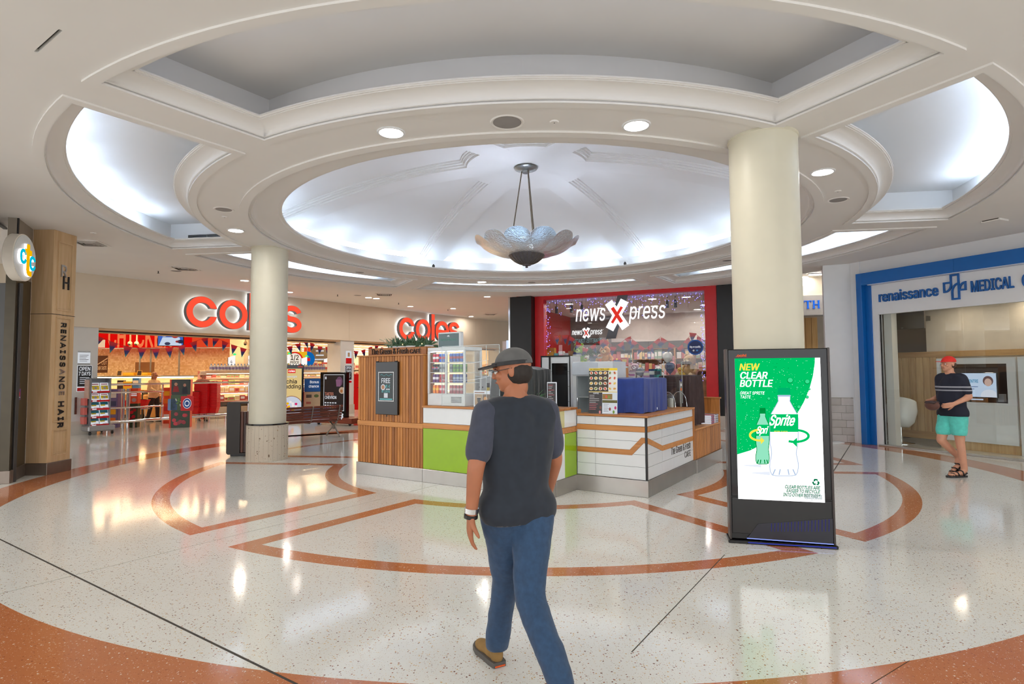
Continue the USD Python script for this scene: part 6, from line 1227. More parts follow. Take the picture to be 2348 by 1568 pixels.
for k in range(38):
    if bt0 is None: bt0 = CF_.thing('water_bottle', 'clear bottle in the row on top of the open chiller', 'bottle', x=.3, y=.5, z=1.721, group='bottles on the open chiller'); obj('body', MB().lathe([(0, 0), (.055, 0), (.06, .02), (.06, .15), (.03, .2), (.025, .22), (0, .22)], 14), pm('water_pet', (186, 196, 214), .15, alpha=.8), bt0, smooth=40); obj('label', MB().lathe([(.061, .06), (.061, .12)], 14), pm('label_violet', (120, 116, 186), .4), bt0); obj('cap', MB().cyl((0, 0, .22), (0, 0, .245), .024, 10), BLUE, bt0)
    else: dup(bt0, CF_.w(0.3 + .115 * k, .5, 1.721), CF_.ang)
# market hall: gondolas of goods, hanging signs, tubes
_proto = {}
GW = pm('gondola_white', (232, 218, 196), .5)
for gi, (x0, x1, y, lab) in enumerate(((9.9, 13.2, 5.2, 'first gondola shelf of goods behind the chia pudding screen'), (13.3, 17.6, 8.6, 'second gondola shelf of goods under the grey aisle sign'), (17.5, 22, 12.8, 'far gondola shelf of goods deep in the supermarket'), (26, 31, 6.4, 'gondola shelf of goods in the far entrance past the kiosk'))):
    lv = [.3, .68, 1.06, 1.44, 1.8]; shelf_unit(K, 'gondola', lab, x0, x1, y, lv, .5, None, GW)
    for zi, z in enumerate(lv[1:]): goods(K, 'grocery pack on the ' + ('first', 'second', 'far', 'kiosk side')[gi] + ' gondola shelves', 'packs on the ' + ('first', 'second', 'far', 'kiosk side')[gi] + ' gondola', x0 + .05, x1 - .05, y + .2, z, r2, .32 if zi < 3 else .42, 14, .26, name='grocery_pack', wr=(.2, .38), pal=PAL_FOOD)
wl_ = em('store_tube', (255, 222, 176), 36.)
for k, (x0, x1, y) in enumerate(((3.5, 16, 2.6), (10, 22, 6.), (12, 26, 9.), (14, 30, 12.), (16, 33, 15.), (18, 33, 18.5), (20, 33, 22), (23, 33, 3.2), (1.8, 5.4, 3.9), (.6, 3.9, 5.9), (-2.5, 2.6, 7.8))):
    t = K.thing('linear_light', ('long bright linear light just inside the supermarket entrance', 'second long linear light over the first gondola', 'third long linear light over the second gondola', 'fourth long linear light in the supermarket', 'fifth long linear light in the supermarket', 'sixth long linear light deep in the supermarket', 'farthest long linear light in the supermarket', 'long linear light over the far entrance past the kiosk', 'linear light over the railing side of the deli', 'linear light over the deli counter', 'linear light at the back of the deli')[k], 'ceiling light', x=x0, y=y, z=SC - .32)
    obj('tube', MB().box(0, x1 - x0, -.05, .05, -.012, .0), wl_, t); obj('housing', MB().box(0, x1 - x0, -.07, .07, .001, .05), GW, t)
    for u in (.15, .5, .85): obj('hanger', MB().cyl(((x1 - x0) * u, 0, .05), ((x1 - x0) * u, 0, .32), .008, 6), GW, t)
for k, (px, py, y, s, lab) in enumerate(((532, 829, 3.2, '4', 'white checkout sign numbered 4 with a green tip behind the bunting'), (572, 827, 3.4, '5', 'white checkout sign numbered 5 half hidden by the column'), (658, 825, 4.0, '7', 'white checkout sign numbered 7 beside the half price sign'), (698, 830, 4.6, '8', 'white checkout sign beside the round blue sign'), (749, 831, 5.6, '9', 'white checkout sign under the last bunting flag'))):
    x, z = K.on(px, py, y); t = K.thing('checkout_sign', lab, 'sign', x=x, y=y, turn=-60)
    obj('panel', MB().flat(Polygon([(-.13, z - .22), (.13, z - .12), (.13, z + .24), (-.13, z + .16)]), 0, .05), em('checkout_white', (255, 250, 246), 1.), t)
    if k < 3: obj('number', MB().text(s, 0, z - .06, .12, -.05, .003, align='c'), pm('print_navy', (90, 96, 130), .4), t)
    obj('pole', MB().cyl((-.15, 0, 0), (-.15, 0, z + .16), .025, 8), DKGREY, t); obj('green_tip', MB().ball((.1, 0, z + .28), .05, 1, (1.4, .6, .8)), em('tip_green', (60, 230, 130), 1.2), t)
f = K.sub(9.3, 6.4, -52)
x, z = f.on(676, 825); t = f.thing('promotion_sign', 'round red, white and yellow 1/2 PRICE sign in the supermarket', 'sign', x=x, z=z); obj('yellow_panel', MB().rect(-.42, .55, -.34, .38, .01, .01), em('promo_yellow', (250, 190, 40), .85), t); obj('ring', MB().flat(Point(0, 0).buffer(.37), 0, .015), em('promo_red', (230, 40, 36), .85), t); obj('disc', MB().flat(Point(0, 0).buffer(.31), -.015, .01), em('promo_cream', (252, 240, 224), .9), t); obj('lettering', MB().text('1/2', 0, .0, .22, -.025, .004, w=.36, bold=True, align='c'), DKGREY, t); obj('lettering', MB().text('PRICE', 0, -.17, .11, -.025, .004, w=.40, bold=True, align='c'), DKGREY, t); obj('hanger', MB().cyl((0, 0, .37), (0, 0, SC - z), .01, 6), GW, t)
x, z = f.on(704, 823, .4); t = f.thing('round_sign', 'round blue hanging sign with coloured print beside the half price sign', 'sign', x=x, y=.4, z=z); obj('disc', MB().flat(Point(0, 0).buffer(.36), 0, .02), em('promo_blue', (20, 110, 190), .8), t); obj('print', MB().rect(-.1, .15, -.1, .05, -.02, .003), em('promo_red', (230, 40, 36), .85), t); obj('print', MB().rect(-.12, .1, .08, .14, -.02, .003), em('promo_lime', (110, 190, 60), .8), t); obj('hanger', MB().cyl((0, 0, .36), (0, 0, SC - z), .01, 6), GW, t)
x, z = f.on(729, 815, 3.); t = f.thing('aisle_sign', 'grey hanging aisle sign with white words and an orange side', 'sign', x=x, y=3., z=z); obj('panel', MB().rect(-.35, .55, -.35, .4, 0, .02), pm('aisle_grey', (92, 82, 74), .5), t); obj('side_panel', MB().rect(-.7, -.36, -.38, .42, 0, .02), em('deli_orange', (242, 76, 40), .8), t); obj('hanger', MB().cyl((0, 0, .4), (0, 0, SC - z), .01, 6), GW, t)
for k in range(3): obj('text_line', MB().rect(-.1 - .1 * (k == 2), .3 + .1 * (k == 2), .2 - .22 * k, .27 - .22 * k, -.02, .003), W_, t)
for px, y in ((641, 9), (688, 15), (760, 12)): x, _ = K.on(px, 800, y); t = K.thing('store_post', 'slim white post inside the supermarket, ' + {641: 'just past the column', 688: 'behind the half price sign', 760: 'near the pier'}[px], 'post', x=x, y=y); obj('post', MB().cbox(-.09, .09, -.09, .09, .1, SC - .006, .01), GW, t); obj('guard', MB().cbox(-.12, .12, -.12, .12, 0, .1, .01), DKGREY, t)
# bunting over the entrances
def bpts(y, *q): return [K.on(a, b, y) for a, b in q]
bunting(K, bpts(.55, (212, 765), (228, 772), (250, 781), (275, 790), (300, 796), (330, 799), (355, 799), (380, 798), (405, 795), (430, 788), (455, 780), (479, 770)), .55, 'long bunting of red and blue flags across the deli side of the entrance', .24, .385)
bunting(K, bpts(.55, (484, 770), (510, 781), (535, 791), (560, 799), (590, 806)), .55, 'short bunting sloping down from the peak to the column', .24, .34)
bunting(K, bpts(.9, (636, 806), (655, 797), (682, 788), (704, 778), (716, 787), (735, 795), (765, 797)), .9, 'bunting of flags peaking over the half price sign', .25, .37)
bunting(K, bpts(.9, (808, 803), (822, 806), (842, 799), (863, 790), (882, 799), (905, 806), (940, 808)), .9, 'bunting over the second entrance behind the planter', .25, .4)
x, _ = K.on(1108, 845, 2.5); t = K.thing('promotion_banner', 'red promotional banner in the far entrance past the pier', 'banner', x=x + .5, y=2.5); obj('cloth', MB().box(0, .9, 0, .02, 1.2, 2.3), em('promo_red', (230, 40, 36), .85), t); obj('frame', MB().box(-.03, 0, -.01, .03, 0, 2.32), STEEL, t); obj('text_line', MB().rect(.2, .7, 1.7, 1.9, 0, .004), W_, t)
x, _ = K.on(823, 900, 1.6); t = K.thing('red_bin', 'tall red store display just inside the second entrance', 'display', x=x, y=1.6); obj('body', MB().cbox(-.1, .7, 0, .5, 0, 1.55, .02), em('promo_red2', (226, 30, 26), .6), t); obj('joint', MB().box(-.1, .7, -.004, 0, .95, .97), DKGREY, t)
# ------------------------------------------------------------------ digital advertising screen in the foreground
AD = Fr(fl(1675, 1243), fl(1916, 1258)); aw_ = float(np.hypot(*(fl(1916, 1258) - fl(1675, 1243)))); ah = 1.80
ad = AD.thing('advertising_screen', 'tall black digital advertising screen showing clear and green soft drink bottles', 'advertising screen')
obj('case', MB().cbox(0, aw_, -.0, .16, .03, ah, .012), pm('case_black', (14, 13, 14), .3, vary=.1), ad)
for x in (-.004, aw_ - .014): obj('edge_trim', MB().cbox(x, x + .018, -.012, .165, .03, ah + .004, .004), pm('case_trim', (74, 68, 66), .3, .7), ad)
obj('front_glass', MB().cbox(.02, aw_ - .02, -.008, 0, .43, ah - .005, .003), BLACKG, ad); obj('lower_door', MB().cbox(.02, aw_ - .02, -.008, 0, .09, .42, .003), pm('door_satin', (28, 27, 27), .3, vary=.1), ad); obj('foot', MB().cbox(-.02, aw_ + .02, -.03, .2, 0, .03, .006), BLACKG, ad)
z_ = AD.on(1800, 1190)[1]
ps = [AD.on(*q) for q in ((1738, 1200), (1909, 1188), (1910, 1247), (1713, 1233))]
obj('grille_panel', MB().flat(Polygon(ps), -.008, .004), pm('grille_blue_black', (34, 34, 46), .3, vary=.1), ad)
for k in range(18):
    u = .18 + .045 * k; a = (ps[0][0] + (ps[1][0] - ps[0][0]) * u, ps[0][1] + (ps[1][1] - ps[0][1]) * u); obj('lit_slot', MB().flat(Polygon([(a[0], a[1] - .004), (a[0] + .005, a[1] - .004), (a[0] + .0, a[1] - .07 - .045 * u), (a[0] - .004, a[1] - .07 - .045 * u)]), -.012, .002), em('slot_glow', (70, 70, 170), .5), ad)
obj('glow_strip', MB().flat(LineString([ps[3], ps[2]]).buffer(.004), -.012, .003), em('strip_glow', (150, 170, 255), 1.), ad); obj('glow_strip', MB().box(.15, aw_, -.034, -.03, .012, .02), em('strip_glow2', (60, 70, 190), .8), ad)
sx0, sz1 = AD.on(1685.5, 822); sx1, _ = AD.on(1881, 822); _, sz0 = AD.on(1691, 1143); sx0 = (sx0 + AD.on(1691, 1143)[0]) / 2; sx1 = (sx1 + AD.on(1890, 1152)[0]) / 2
SW = em('ad_white', (252, 254, 255), 1.25)
scn = obj('screen_panel', MB().rect(sx0, sx1, sz0, sz1, -.008, .003), SW, ad)
def A_(px, py): return AD.on(px, py)
yy = -.011
GRN = em('ad_green', (0, 198, 104), 1.0); GR2 = em('ad_green_dark', (0, 150, 66), .9); LGR = em('ad_green_light', (60, 226, 150), 1.0); YEL = em('ad_yellow', (252, 236, 80), 1.); WH = em('ad_print_white', (255, 255, 255), 1.25); TXT = em('ad_text_green', (0, 128, 78), .8); PALE = em('ad_pale', (176, 196, 226), 1.0); SH = em('ad_shade', (226, 232, 244), 1.1)
clip = sbox(sx0, sz0, sx1, sz1)
fld = Polygon([A_(*q) for q in ((1680, 815), (1868, 815), (1867, 835), (1863, 862), (1855, 892), (1842, 922), (1826, 950), (1806, 976), (1780, 1000), (1752, 1016), (1720, 1032), (1684, 1043))]).intersection(clip)
obj('green_field', MB().flat(fld, yy, .001), GRN, scn)
rr = random.Random(12); mb, mb2 = MB(), MB(); k = 0
while k < 330:
    q = (rr.uniform(1686, 1868), rr.uniform(822, 1036)); p = A_(*q)
    if not fld.contains(Point(p)) or (q[0] < 1770 and 832 < q[1] < 915 and rr.random() < .6): continue
    r_ = .0016 + .0022 * rr.random() ** 3
    (mb if rr.random() < .75 else mb2).flat(Point(p).buffer(r_, 3), yy - .001, .0004); k += 1
obj('droplet_picture', mb, em('ad_drop', (190, 246, 214), 1.), scn, kind='stuff'); obj('droplet_picture', mb2, GR2, scn, kind='stuff')
for q, r_ in (((1850, 875), .022), ((1811, 872), .026), ((1831, 933), .017), ((1762, 914), .014), ((1855, 892), .01), ((1827, 889), .011), ((1712, 952), .011), ((1725, 962), .008), ((1850, 910), .014)):
    p = Point(A_(*q)); obj('droplet_picture', MB().flat(p.buffer(r_, 12).intersection(clip), yy - .001, .0005), GR2, scn); obj('droplet_picture', MB().flat(affinity.translate(p.buffer(r_ * .82, 12), .001, .002).intersection(clip), yy - .0015, .0004), LGR, scn)
def at_text(t, l, r, py, mat, bold=True, slant=.18, hk=1.):
    x0, z = A_(l, py); x1, _ = A_(r, py); m = MB(); m.text(t, x0, z, .05, yy - .002, .001, w=x1 - x0, bold=bold, slant=slant); obj('lettering', m, mat, scn)
def tall_text(t, l, r, pyb, pyt, mat, slant=.18, al='l'):
    x0, z0 = A_(l, pyb); x1, _ = A_(r, pyb); _, z1 = A_(l, pyt); m = text2(t, True).copy(); b = m.bounds; h = z1 - z0
    m.apply_translation([-b[0][0], 0, 0]); m.apply_scale([(x1 - x0 - slant * h) / (b[1][0] - b[0][0]), h, .001]); S_ = np.eye(4); S_[0, 1] = slant; m.apply_transform(S_); m.apply_translation([x0, z0, 0]); m.apply_transform(PL); m.apply_translation([0, yy - .002, 0])
    hv = [m.copy().apply_translation([dx, -.0001 * k_, 0]) for k_, dx in enumerate((-.0016, 0., .0016))] if h > .03 else [m]
    obj('lettering', trimesh.util.concatenate(hv), mat, scn)
tall_text('NEW', 1695, 1742, 849, 834, YEL); tall_text('CLEAR', 1696, 1761, 868, 853, WH); tall_text('BOTTLE', 1696, 1772, 886.5, 871, WH)
tall_text('GREAT SPRITE', 1696, 1753, 904, 897.5, WH); tall_text('TASTE', 1696.5, 1721.5, 913, 906.5, WH)
def curve(*q): return [A_(*p) for p in q]
# the bottles of the picture
def bottle(cx, top, bot, hw, cap_m, body_m, lab_m, label, z, clipr=None, edge=None, base=None):
    s = (bot - top); f = lambda u, v: (cx + u * hw, top + v * s)
    prof = [(.42, .085), (.42, .13), (.40, .15), (.62, .215), (.90, .29), (1., .345), (1.0, .36), (1.0, .60), (.98, .64), (.90, .70), (.87, .75), (.93, .80), (1.0, .85), (1.02, .90), (.96, .955), (.85, .99), (.5, 1.0)]
    sh = Polygon([A_(*f(u, v)) for u, v in prof] + [A_(*f(-u, v)) for u, v in prof[::-1]])
    if edge is not None: obj('bottle_outline', MB().flat(sh.buffer(.0035), z, .0005), edge, scn)
    obj('bottle_picture', MB().flat(sh.buffer(-.0015), z - .0005, .0005), body_m, scn)
    obj('cap_picture', MB().flat(Polygon([A_(*f(u, v)) for u, v in ((-.43, .0), (.43, .0), (.45, .075), (-.45, .075))]), z - .001, .0006), cap_m, scn); obj('neck_picture', MB().flat(Polygon([A_(*f(u, v)) for u, v in ((-.5, .085), (.5, .085), (.42, .1), (-.42, .1))]), z - .001, .0005), PALE if edge is PALE else GR2, scn)
    obj('label_picture', MB().flat(Polygon([A_(*f(u, v)) for u, v in ((-1.0, .30), (1.0, .30), (1.0, .50), (-1.0, .50))]), z - .001, .0006), lab_m, scn)
    if base is not None:
        for u in (-.8, -.35, .35, .8): obj('base_lobe', MB().flat(LineString([A_(*f(u * .8, .93)), A_(*f(u, .985))]).buffer(.004), z - .0011, .0004), base, scn)
bottle(1748, 935, 1063, 15, GR2, em('ad_green_bottle', (150, 232, 196), 1.), GRN, 'Spri', yy - .0022, edge=GR2, base=GR2)
bottle(1797, 889, 1090, 32, em('ad_cap', (0, 180, 110), 1.), em('ad_clear', (240, 245, 253), 1.2), GRN, 'Sprite', yy - .0042, edge=PALE, base=PALE)
yy2 = yy; yy = yy - .004
tall_text('Spri', 1733, 1762, 993, 977, WH, .3)
yy = yy2 - .0055
tall_text('Sprite', 1762, 1826, 974, 951, WH, .3); tall_text('NATURAL FLAVOUR', 1774, 1805, 989.5, 987, YEL)
yy = yy2 - .0062
def arrow(pts, w, head, mat):
    ln = LineString([A_(*p) for p in pts]).buffer(w, cap_style='flat', join_style='round'); obj('arrow_picture', MB().flat(unary_union([ln, Polygon([A_(*p) for p in head])]), yy, .0006), mat, scn)
el = lambda cx, cy, rx, ry, a0, a1: [(cx + rx * math.cos(a), cy + ry * math.sin(a)) for a in np.radians(np.linspace(a0, a1, 16))]
arrow(el(1822, 999, 31, 13.5, -80, 118), .010, [(1815, 1013), (1826.5, 1003), (1826.5, 1024)], GRN); arrow(el(1744, 997, 25, 12.5, 270, 75), .010, [(1752, 1009.5), (1743.5, 1001), (1744, 1018)], YEL)
yy = yy2
for py, l, r, t in ((1118.5, 1799, 1880, 'CLEAR BOTTLES ARE'), (1127.5, 1803, 1880, 'EASIER TO RECYCLE'), (1136.5, 1795, 1880, 'INTO OTHER BOTTLES*')): tall_text(t, l, r, py, py - 7, TXT)
at_text('*compared to green plastic bottles', 1843, 1884, 1142, em('ad_grey', (170, 190, 190), .9), slant=0)
c0 = np.array(A_(1870, 1105))
for k in range(3):
    a = math.radians(90 + 120 * k); d = np.array([math.cos(a), math.sin(a)]); n = np.array([-d[1], d[0]]); c = c0 + d * .017
    obj('recycle_logo', MB().flat(Polygon([c + n * -.017 - d * .0, c + n * -.012 + d * .012, c + n * .012 + d * .012, c + n * .02 - d * .004, c + n * .008 - d * .010, c + n * .003 + d * .001, c + n * -.006 + d * .001, c - n * .010 - d * .006]), yy, .001), TXT, scn)
for a, b, c, d in ((1704, 1066, 1745, 1071), (1722, 1083, 1765, 1089)): obj('shadow_picture', MB().flat(Polygon([A_(a, b), A_(c, b - 2), A_(c, d), A_(a, b + 1)]), yy, .0006), SH, scn)
ox, oz = AD.on(1688, 819); 
obj('lettering', MB().text('.ooh!', AD.on(1687, 818)[0], AD.on(1687, 818)[1], .024, -.008, .002, w=AD.on(1711, 818)[0] - AD.on(1687, 818)[0], bold=True), em('ooh_orange', (255, 96, 40), 1.2), ad)

# ------------------------------------------------------------------ litter bin, bench, poster stands
BN = Fr(fl(518, 1047), ang=8.)
bn = BN.thing('litter_bin', 'brown-black steel litter bin with timber slats beside the concrete column base', 'litter bin')
def rrect(x0, x1, z0, z1, r): return sbox(x0 + r, z0 + r, x1 - r, z1 - r).buffer(r, 12)
BNS = pm('bin_steel', (44, 38, 34), .35, .4)
obj('hood', MB().flat(rrect(0, .50, .035, 1.05, .05).difference(rrect(.03, .47, .065, 1.02, .03)), .42, .42), BNS, bn); obj('side_panel', MB().flat(rrect(.005, .25, .04, 1.045, .045), .04, .045), BNS, bn); obj('foot', MB().cbox(.06, .44, .05, .36, 0, .036, .004), BLACK, bn); obj('bin_body', MB().box(.03, .47, .05, .40, .07, .85), BLACK, bn)
for k in range(4): obj('timber_slat', MB().cbox(.252 + .055 * k, .252 + .055 * k + .048, .02, .045, .07, .86, .003), wood_mat('bin_timber', (58, 26, 14), (104, 54, 30), .4), bn)
rt, lt = np.array([-4.30, 14.80]), np.array([-5.50, 13.36]); BF = Fr(lt, rt); bl = float(np.hypot(*(rt - lt)))
bn = BF.thing('bench', 'timber slatted bench with cast metal frames, seen from behind, beside the column', 'bench')
for k in range(6): obj('back_slat', MB().cbox(0, bl, -.012 + .015 * k - .0, .012 + .015 * k, .80 - .068 * k - .058, .80 - .068 * k, .004, R(0, [1, 0, 0])), BENCHW, bn)
for k in range(6): obj('seat_slat', MB().cbox(0, bl, .13 + .075 * k, .13 + .075 * k + .062, .395, .42, .004), BENCHW, bn)
ALU = pm('cast_alu', (150, 148, 142), .4, .8, vary=.08)
for x in (.12, bl * .55, bl - .10):
    obj('back_strap', MB().tube([(x, -.03, .79), (x, .02, .60), (x, .07, .43), (x, .12, .38), (x, .5, .385)], .016, 8), ALU, bn)
for x in (.12, bl - .10):
    obj('leg', MB().tube([(x, -.02, .0), (x, .05, .10), (x, .2, .25), (x, .4, .36), (x, .52, .39)], .02, 8), ALU, bn); obj('leg', MB().tube([(x, .56, .0), (x, .48, .10), (x, .28, .24), (x, .12, .36), (x, .06, .45)], .02, 8), ALU, bn); obj('hub', MB().cyl((x - .02, .24, .24), (x + .02, .24, .24), .055, 12), ALU, bn)
    obj('armrest', MB().tube([(x, .03, .60), (x, .2, .62), (x, .42, .60), (x, .48, .50), (x, .46, .40)], .014, 8), ALU, bn)
t = BF.thing('folded_paper', 'folded white papers lying on the bench seat', 'paper', x=bl * .62, y=.25, z=.421); obj('sheet', MB().cbox(0, .3, 0, .2, 0, .012, .002), W_, t); obj('sheet', MB().cbox(.26, .52, .03, .2, .013, .02, .002), pm('paper_lilac', (206, 196, 226), .5), t)
t = BF.thing('paper_bag', 'white crumpled paper bag hooked on the end of the bench', 'paper bag', x=bl - .06, y=.18, z=.62 - .16); mbb = trimesh.creation.icosphere(2, .09); mbb.vertices *= [.35, .9, 1.]; mbb.vertices += (meshkit.noise(mbb.vertices * 30, 3)[:, None] - .5) * .03 * np.sign(mbb.vertices); obj('bag', mbb.apply_translation([.13, 0, .05]), W_, t); obj('handle', MB().tube([(.12, 0, .12), (.10, 0, .17), (.08, 0, .16)], .004, 5), W_, t)
# timber plinth with the food poster
c_ = fl(764, 968) ; TF = Fr(fl(722, 973), fl(806, 977))
tp = TF.thing('timber_plinth', 'low red-brown timber plinth on small feet under the black food poster', 'plinth'); tw = float(np.hypot(*(fl(806, 977) - fl(722, 973)))); PLW = wood_mat('plinth_timber', (104, 40, 20), (150, 66, 36), .35, along=0)
obj('box', MB().cbox(0, tw, 0, .8, .06, .22, .006), PLW, tp)
for x in (.1, tw - .12): obj('foot', MB().cyl((x, .06, 0), (x, .06, .06), .03, 10, .05), BLACK, tp); obj('foot', MB().cyl((x, .7, 0), (x, .7, .06), .03, 10, .05), BLACK, tp)
def poster_stand(fr, name, label, l, r, top, y, z0, content):
    x0, _ = fr.on(l, 900, y); x1, z1 = fr.on(r, top, y); t = fr.thing(name, label, 'poster stand', x=x0, y=y, z=z0); w, h = x1 - x0, z1 - z0
    obj('case', MB().cbox(0, w, 0, .14, 0, h, .008), BLACKG, t); content(t, w, h); return t
def tastes(t, w, h):
    x0, x1, z0_, z1_ = w * .14, w * .93, h * .14, h * .95
    obj('border', MB().flat(sbox(x0, z0_, x1, z1_).difference(sbox(x0 + .02, z0_ + .02, x1 - .02, z1_ - .02)), 0, .006), em('poster_edge', (210, 214, 220), .8), t); p = obj('poster', MB().rect(x0 + .02, x1 - .02, z0_ + .02, z1_ - .02, 0, .003), pm('poster_char', (34, 32, 36), .3), t)
    obj('dish_picture', MB().flat(affinity.scale(Point(x1 - .2, z1_ - .22).buffer(.13), 1, 1.15).intersection(sbox(x0 + .02, z0_, x1 - .02, z1_ - .02)), -.003, .001), pm('pic_plum', (112, 76, 116), .4), p); obj('glass_picture', MB().flat(Polygon([(x1 - .32, z1_ - .38), (x1 - .16, z1_ - .38), (x1 - .13, z1_ - .16), (x1 - .35, z1_ - .16)]), -.004, .001), pm('pic_mauve', (150, 104, 150), .4), p); obj('plate_picture', MB().flat(affinity.scale(Point(x1 - .09, z1_ - .50).buffer(.13), 1, .8).intersection(sbox(x0, z0_, x1 - .02, z1_)), -.004, .001), pm('pic_plate', (216, 196, 176), .4), p); obj('taco_picture', MB().flat(Point(x1 - .11, z1_ - .52).buffer(.05), -.005, .001), pm('pic_taco', (190, 120, 60), .4), p)
    obj('lettering', MB().text('TASTES', x0 + .06, z0_ + h * .345, .09, -.004, .002, w=w * .33, bold=True), pm('print_rose', (226, 150, 130), .4), p); obj('lettering', MB().text('CHEVRON', x0 + .06, z0_ + h * .265, .09, -.004, .002, w=w * .44, bold=True), W_, p); obj('logo', MB().rect(x0 + .06, x0 + .12, z1_ - .15, z1_ - .07, -.003, .001), W_, p)
    for r_ in range(3):
        for c_ in range(5): obj('partner_logo', MB().rect(x0 + .05 + .105 * c_, x0 + .12 + .105 * c_, z0_ + .07 + .08 * r_, z0_ + .105 + .08 * r_, -.003, .001), W_ if r_ else pm('logo_mix%d' % c_, [(90, 90, 220), (120, 100, 200), (80, 190, 190), (230, 160, 60), (220, 110, 90)][c_], .4), p)
poster_stand(TF, 'food_poster_stand', 'black poster stand reading TASTES and CHEVRON on the timber plinth behind the bench', 734, 794, 853, .3, .221, tastes)
def chia(t, w, h):
    x0, x1, z0_, z1_ = .07, w - .07, h * .10, h - .12; p = obj('screen_panel', MB().rect(x0, x1, z0_, z1_, 0, .003), em('chia_sand', (236, 206, 140), .85), t); m = (x0 + x1) / 2; DKB = pm('chia_brown', (44, 36, 34), .5)
    obj('badge', MB().rect(m - .12, m + .12, z1_ - .15, z1_ - .02, -.003, .001), em('promo_red', (230, 40, 36), .85), p); obj('lettering', MB().text('coles', m, z1_ - .115, .07, -.004, .001, w=.2, bold=True, align='c'), em('ad_print_white', (255, 255, 255), 1.), p); obj('lettering', MB().text('overnight', m, z1_ - .30, .06, -.003, .001, w=.34, bold=True, align='c'), em('chia_blue', (206, 222, 240), .9), p)
    obj('lettering', MB().text('chia', m, z1_ - .50, .13, -.003, .001, w=.34, bold=True, align='c'), DKB, p); obj('lettering', MB().text('pudding', m, z1_ - .67, .13, -.003, .001, w=.60, bold=True, align='c'), DKB, p)
    bz = z0_ + .28; cl = sbox(x0, z0_, x1, z1_); obj('bowl_picture', MB().flat(Point(m, bz).buffer(.37, 32).intersection(cl), -.003, .001), em('chia_rim', (190, 140, 110), .7), p); obj('milk_picture', MB().flat(Point(m, bz).buffer(.345, 32).intersection(cl), -.004, .001), em('chia_milk', (206, 212, 226), .9), p); rr = random.Random(6)
    for k in range(16): c = [(226, 40, 110), (250, 190, 20), (250, 240, 240)][k % 3]; obj('fruit_picture', MB().flat(Point(m + rr.gauss(0, .1), bz + rr.gauss(.0, .09)).buffer(.042, 6), -.005 - .0003 * k, .001), em('chia_f%d' % (k % 3), c, .85), p)
    obj('brand', MB().text('coles', w - .2, h - .075, .05, 0, .003, w=.16, bold=True), em('sign_red', (240, 60, 48), .85), t)
CHF = Fr(K.w(5.85, -.9)[:2], ang=22.)
poster_stand(CHF, 'pudding_screen', 'tall lit screen advertising chia pudding behind the bench', 640, 697, 837, 0, .0, chia)
x0, _ = CHF.on(698, 900, .5); x1, z1 = CHF.on(738, 868, .5)
t = CHF.thing('shipper_display', 'blue and brown cardboard shipper display between the two poster stands', 'display', x=x0, y=.5); w_ = x1 - x0; obj('upper_box', MB().cbox(0, w_, 0, .4, .95, z1, .01), pm('shipper_blue', (20, 90, 170), .5), t); obj('lower_box', MB().cbox(-.02, w_ + .02, 0, .42, .42, .945, .01), pm('shipper_board', (190, 168, 140), .6), t); obj('base_box', MB().cbox(0, w_, .02, .4, 0, .415, .01), pm('shipper_base', (50, 120, 180), .5), t); obj('lettering', MB().text('Bonus', .18, 1.25, .09, 0, .002, w=.30, bold=True), W_, t); obj('lettering', MB().text('chance', .14, 1.1, .09, 0, .002, w=.34, bold=True), W_, t); obj('logo', MB().rect(.06, .24, .74, .85, 0, .002), pm('logo_dark', (70, 60, 54), .5), t); obj('logo', MB().flat(affinity.scale(Point(.40, .80).buffer(.08), 1, .7), 0, .002), pm('logo_olive', (84, 110, 60), .5), t); obj('logo', MB().rect(.06, .22, .52, .6, 0, .002), pm('logo_rust', (160, 90, 80), .5), t); obj('tray_rim', MB().box(-.02, w_ + .02, -.01, .4, z1 + .06, z1 + .09), GW, t)
t = CHF.thing('red_standee', 'slim red promotional standee beside the pudding screen', 'display stand', x=x0 - .10, y=.32); obj('panel', MB().box(-.08, .08, 0, .03, .0, 1.1), RED, t); obj('print', MB().flat(Point(0, .5).buffer(.05), 0, .002), W_, t); obj('handle', MB().tube([(0, .015, 1.1), (.02, .015, 1.5), (-.01, .015, 1.9)], .03, 8), pm('standee_brown', (100, 84, 80), .5), t)
# ------------------------------------------------------------------ people
def body(joints, bones, refine=.012, it=6):
    """one smooth figure: hulls of the spheres at both ends of each bone, joined, refined and relaxed"""
    parts = []
    for a, b in bones:
        S = []
        for n in (a, b):
            p, r = joints[n][:3], joints[n][3]; S.append(m3.Manifold.sphere(r, 20).translate(list(map(float, p))))
        parts.append(m3.Manifold.batch_hull(S))
    m = m3.Manifold.batch_boolean(parts, m3.OpType.Add).refine_to_length(refine)
    q = m.to_mesh(); t = trimesh.Trimesh(q.vert_properties[:, :3], q.tri_verts, process=True)
    trimesh.smoothing.filter_taubin(t, lamb=.55, nu=-.53, iterations=it * 2); return t
def ell(c, r, sub=3, M=None):
    m = trimesh.creation.icosphere(sub, 1.); m.apply_scale(r); m.apply_translation(c)
    if M is not None: m.apply_transform(M)
    return m
def union(meshes, refine=.012, it=4):
    ms = [m3.Manifold(m3.Mesh(np.asarray(m.vertices, np.float32), np.asarray(m.faces, np.uint32))) for m in meshes]
    u = m3.Manifold.batch_boolean(ms, m3.OpType.Add).refine_to_length(refine); q = u.to_mesh(); t = trimesh.Trimesh(q.vert_properties[:, :3], q.tri_verts, process=True)
    trimesh.smoothing.filter_taubin(t, lamb=.5, nu=-.52, iterations=it * 2); return t
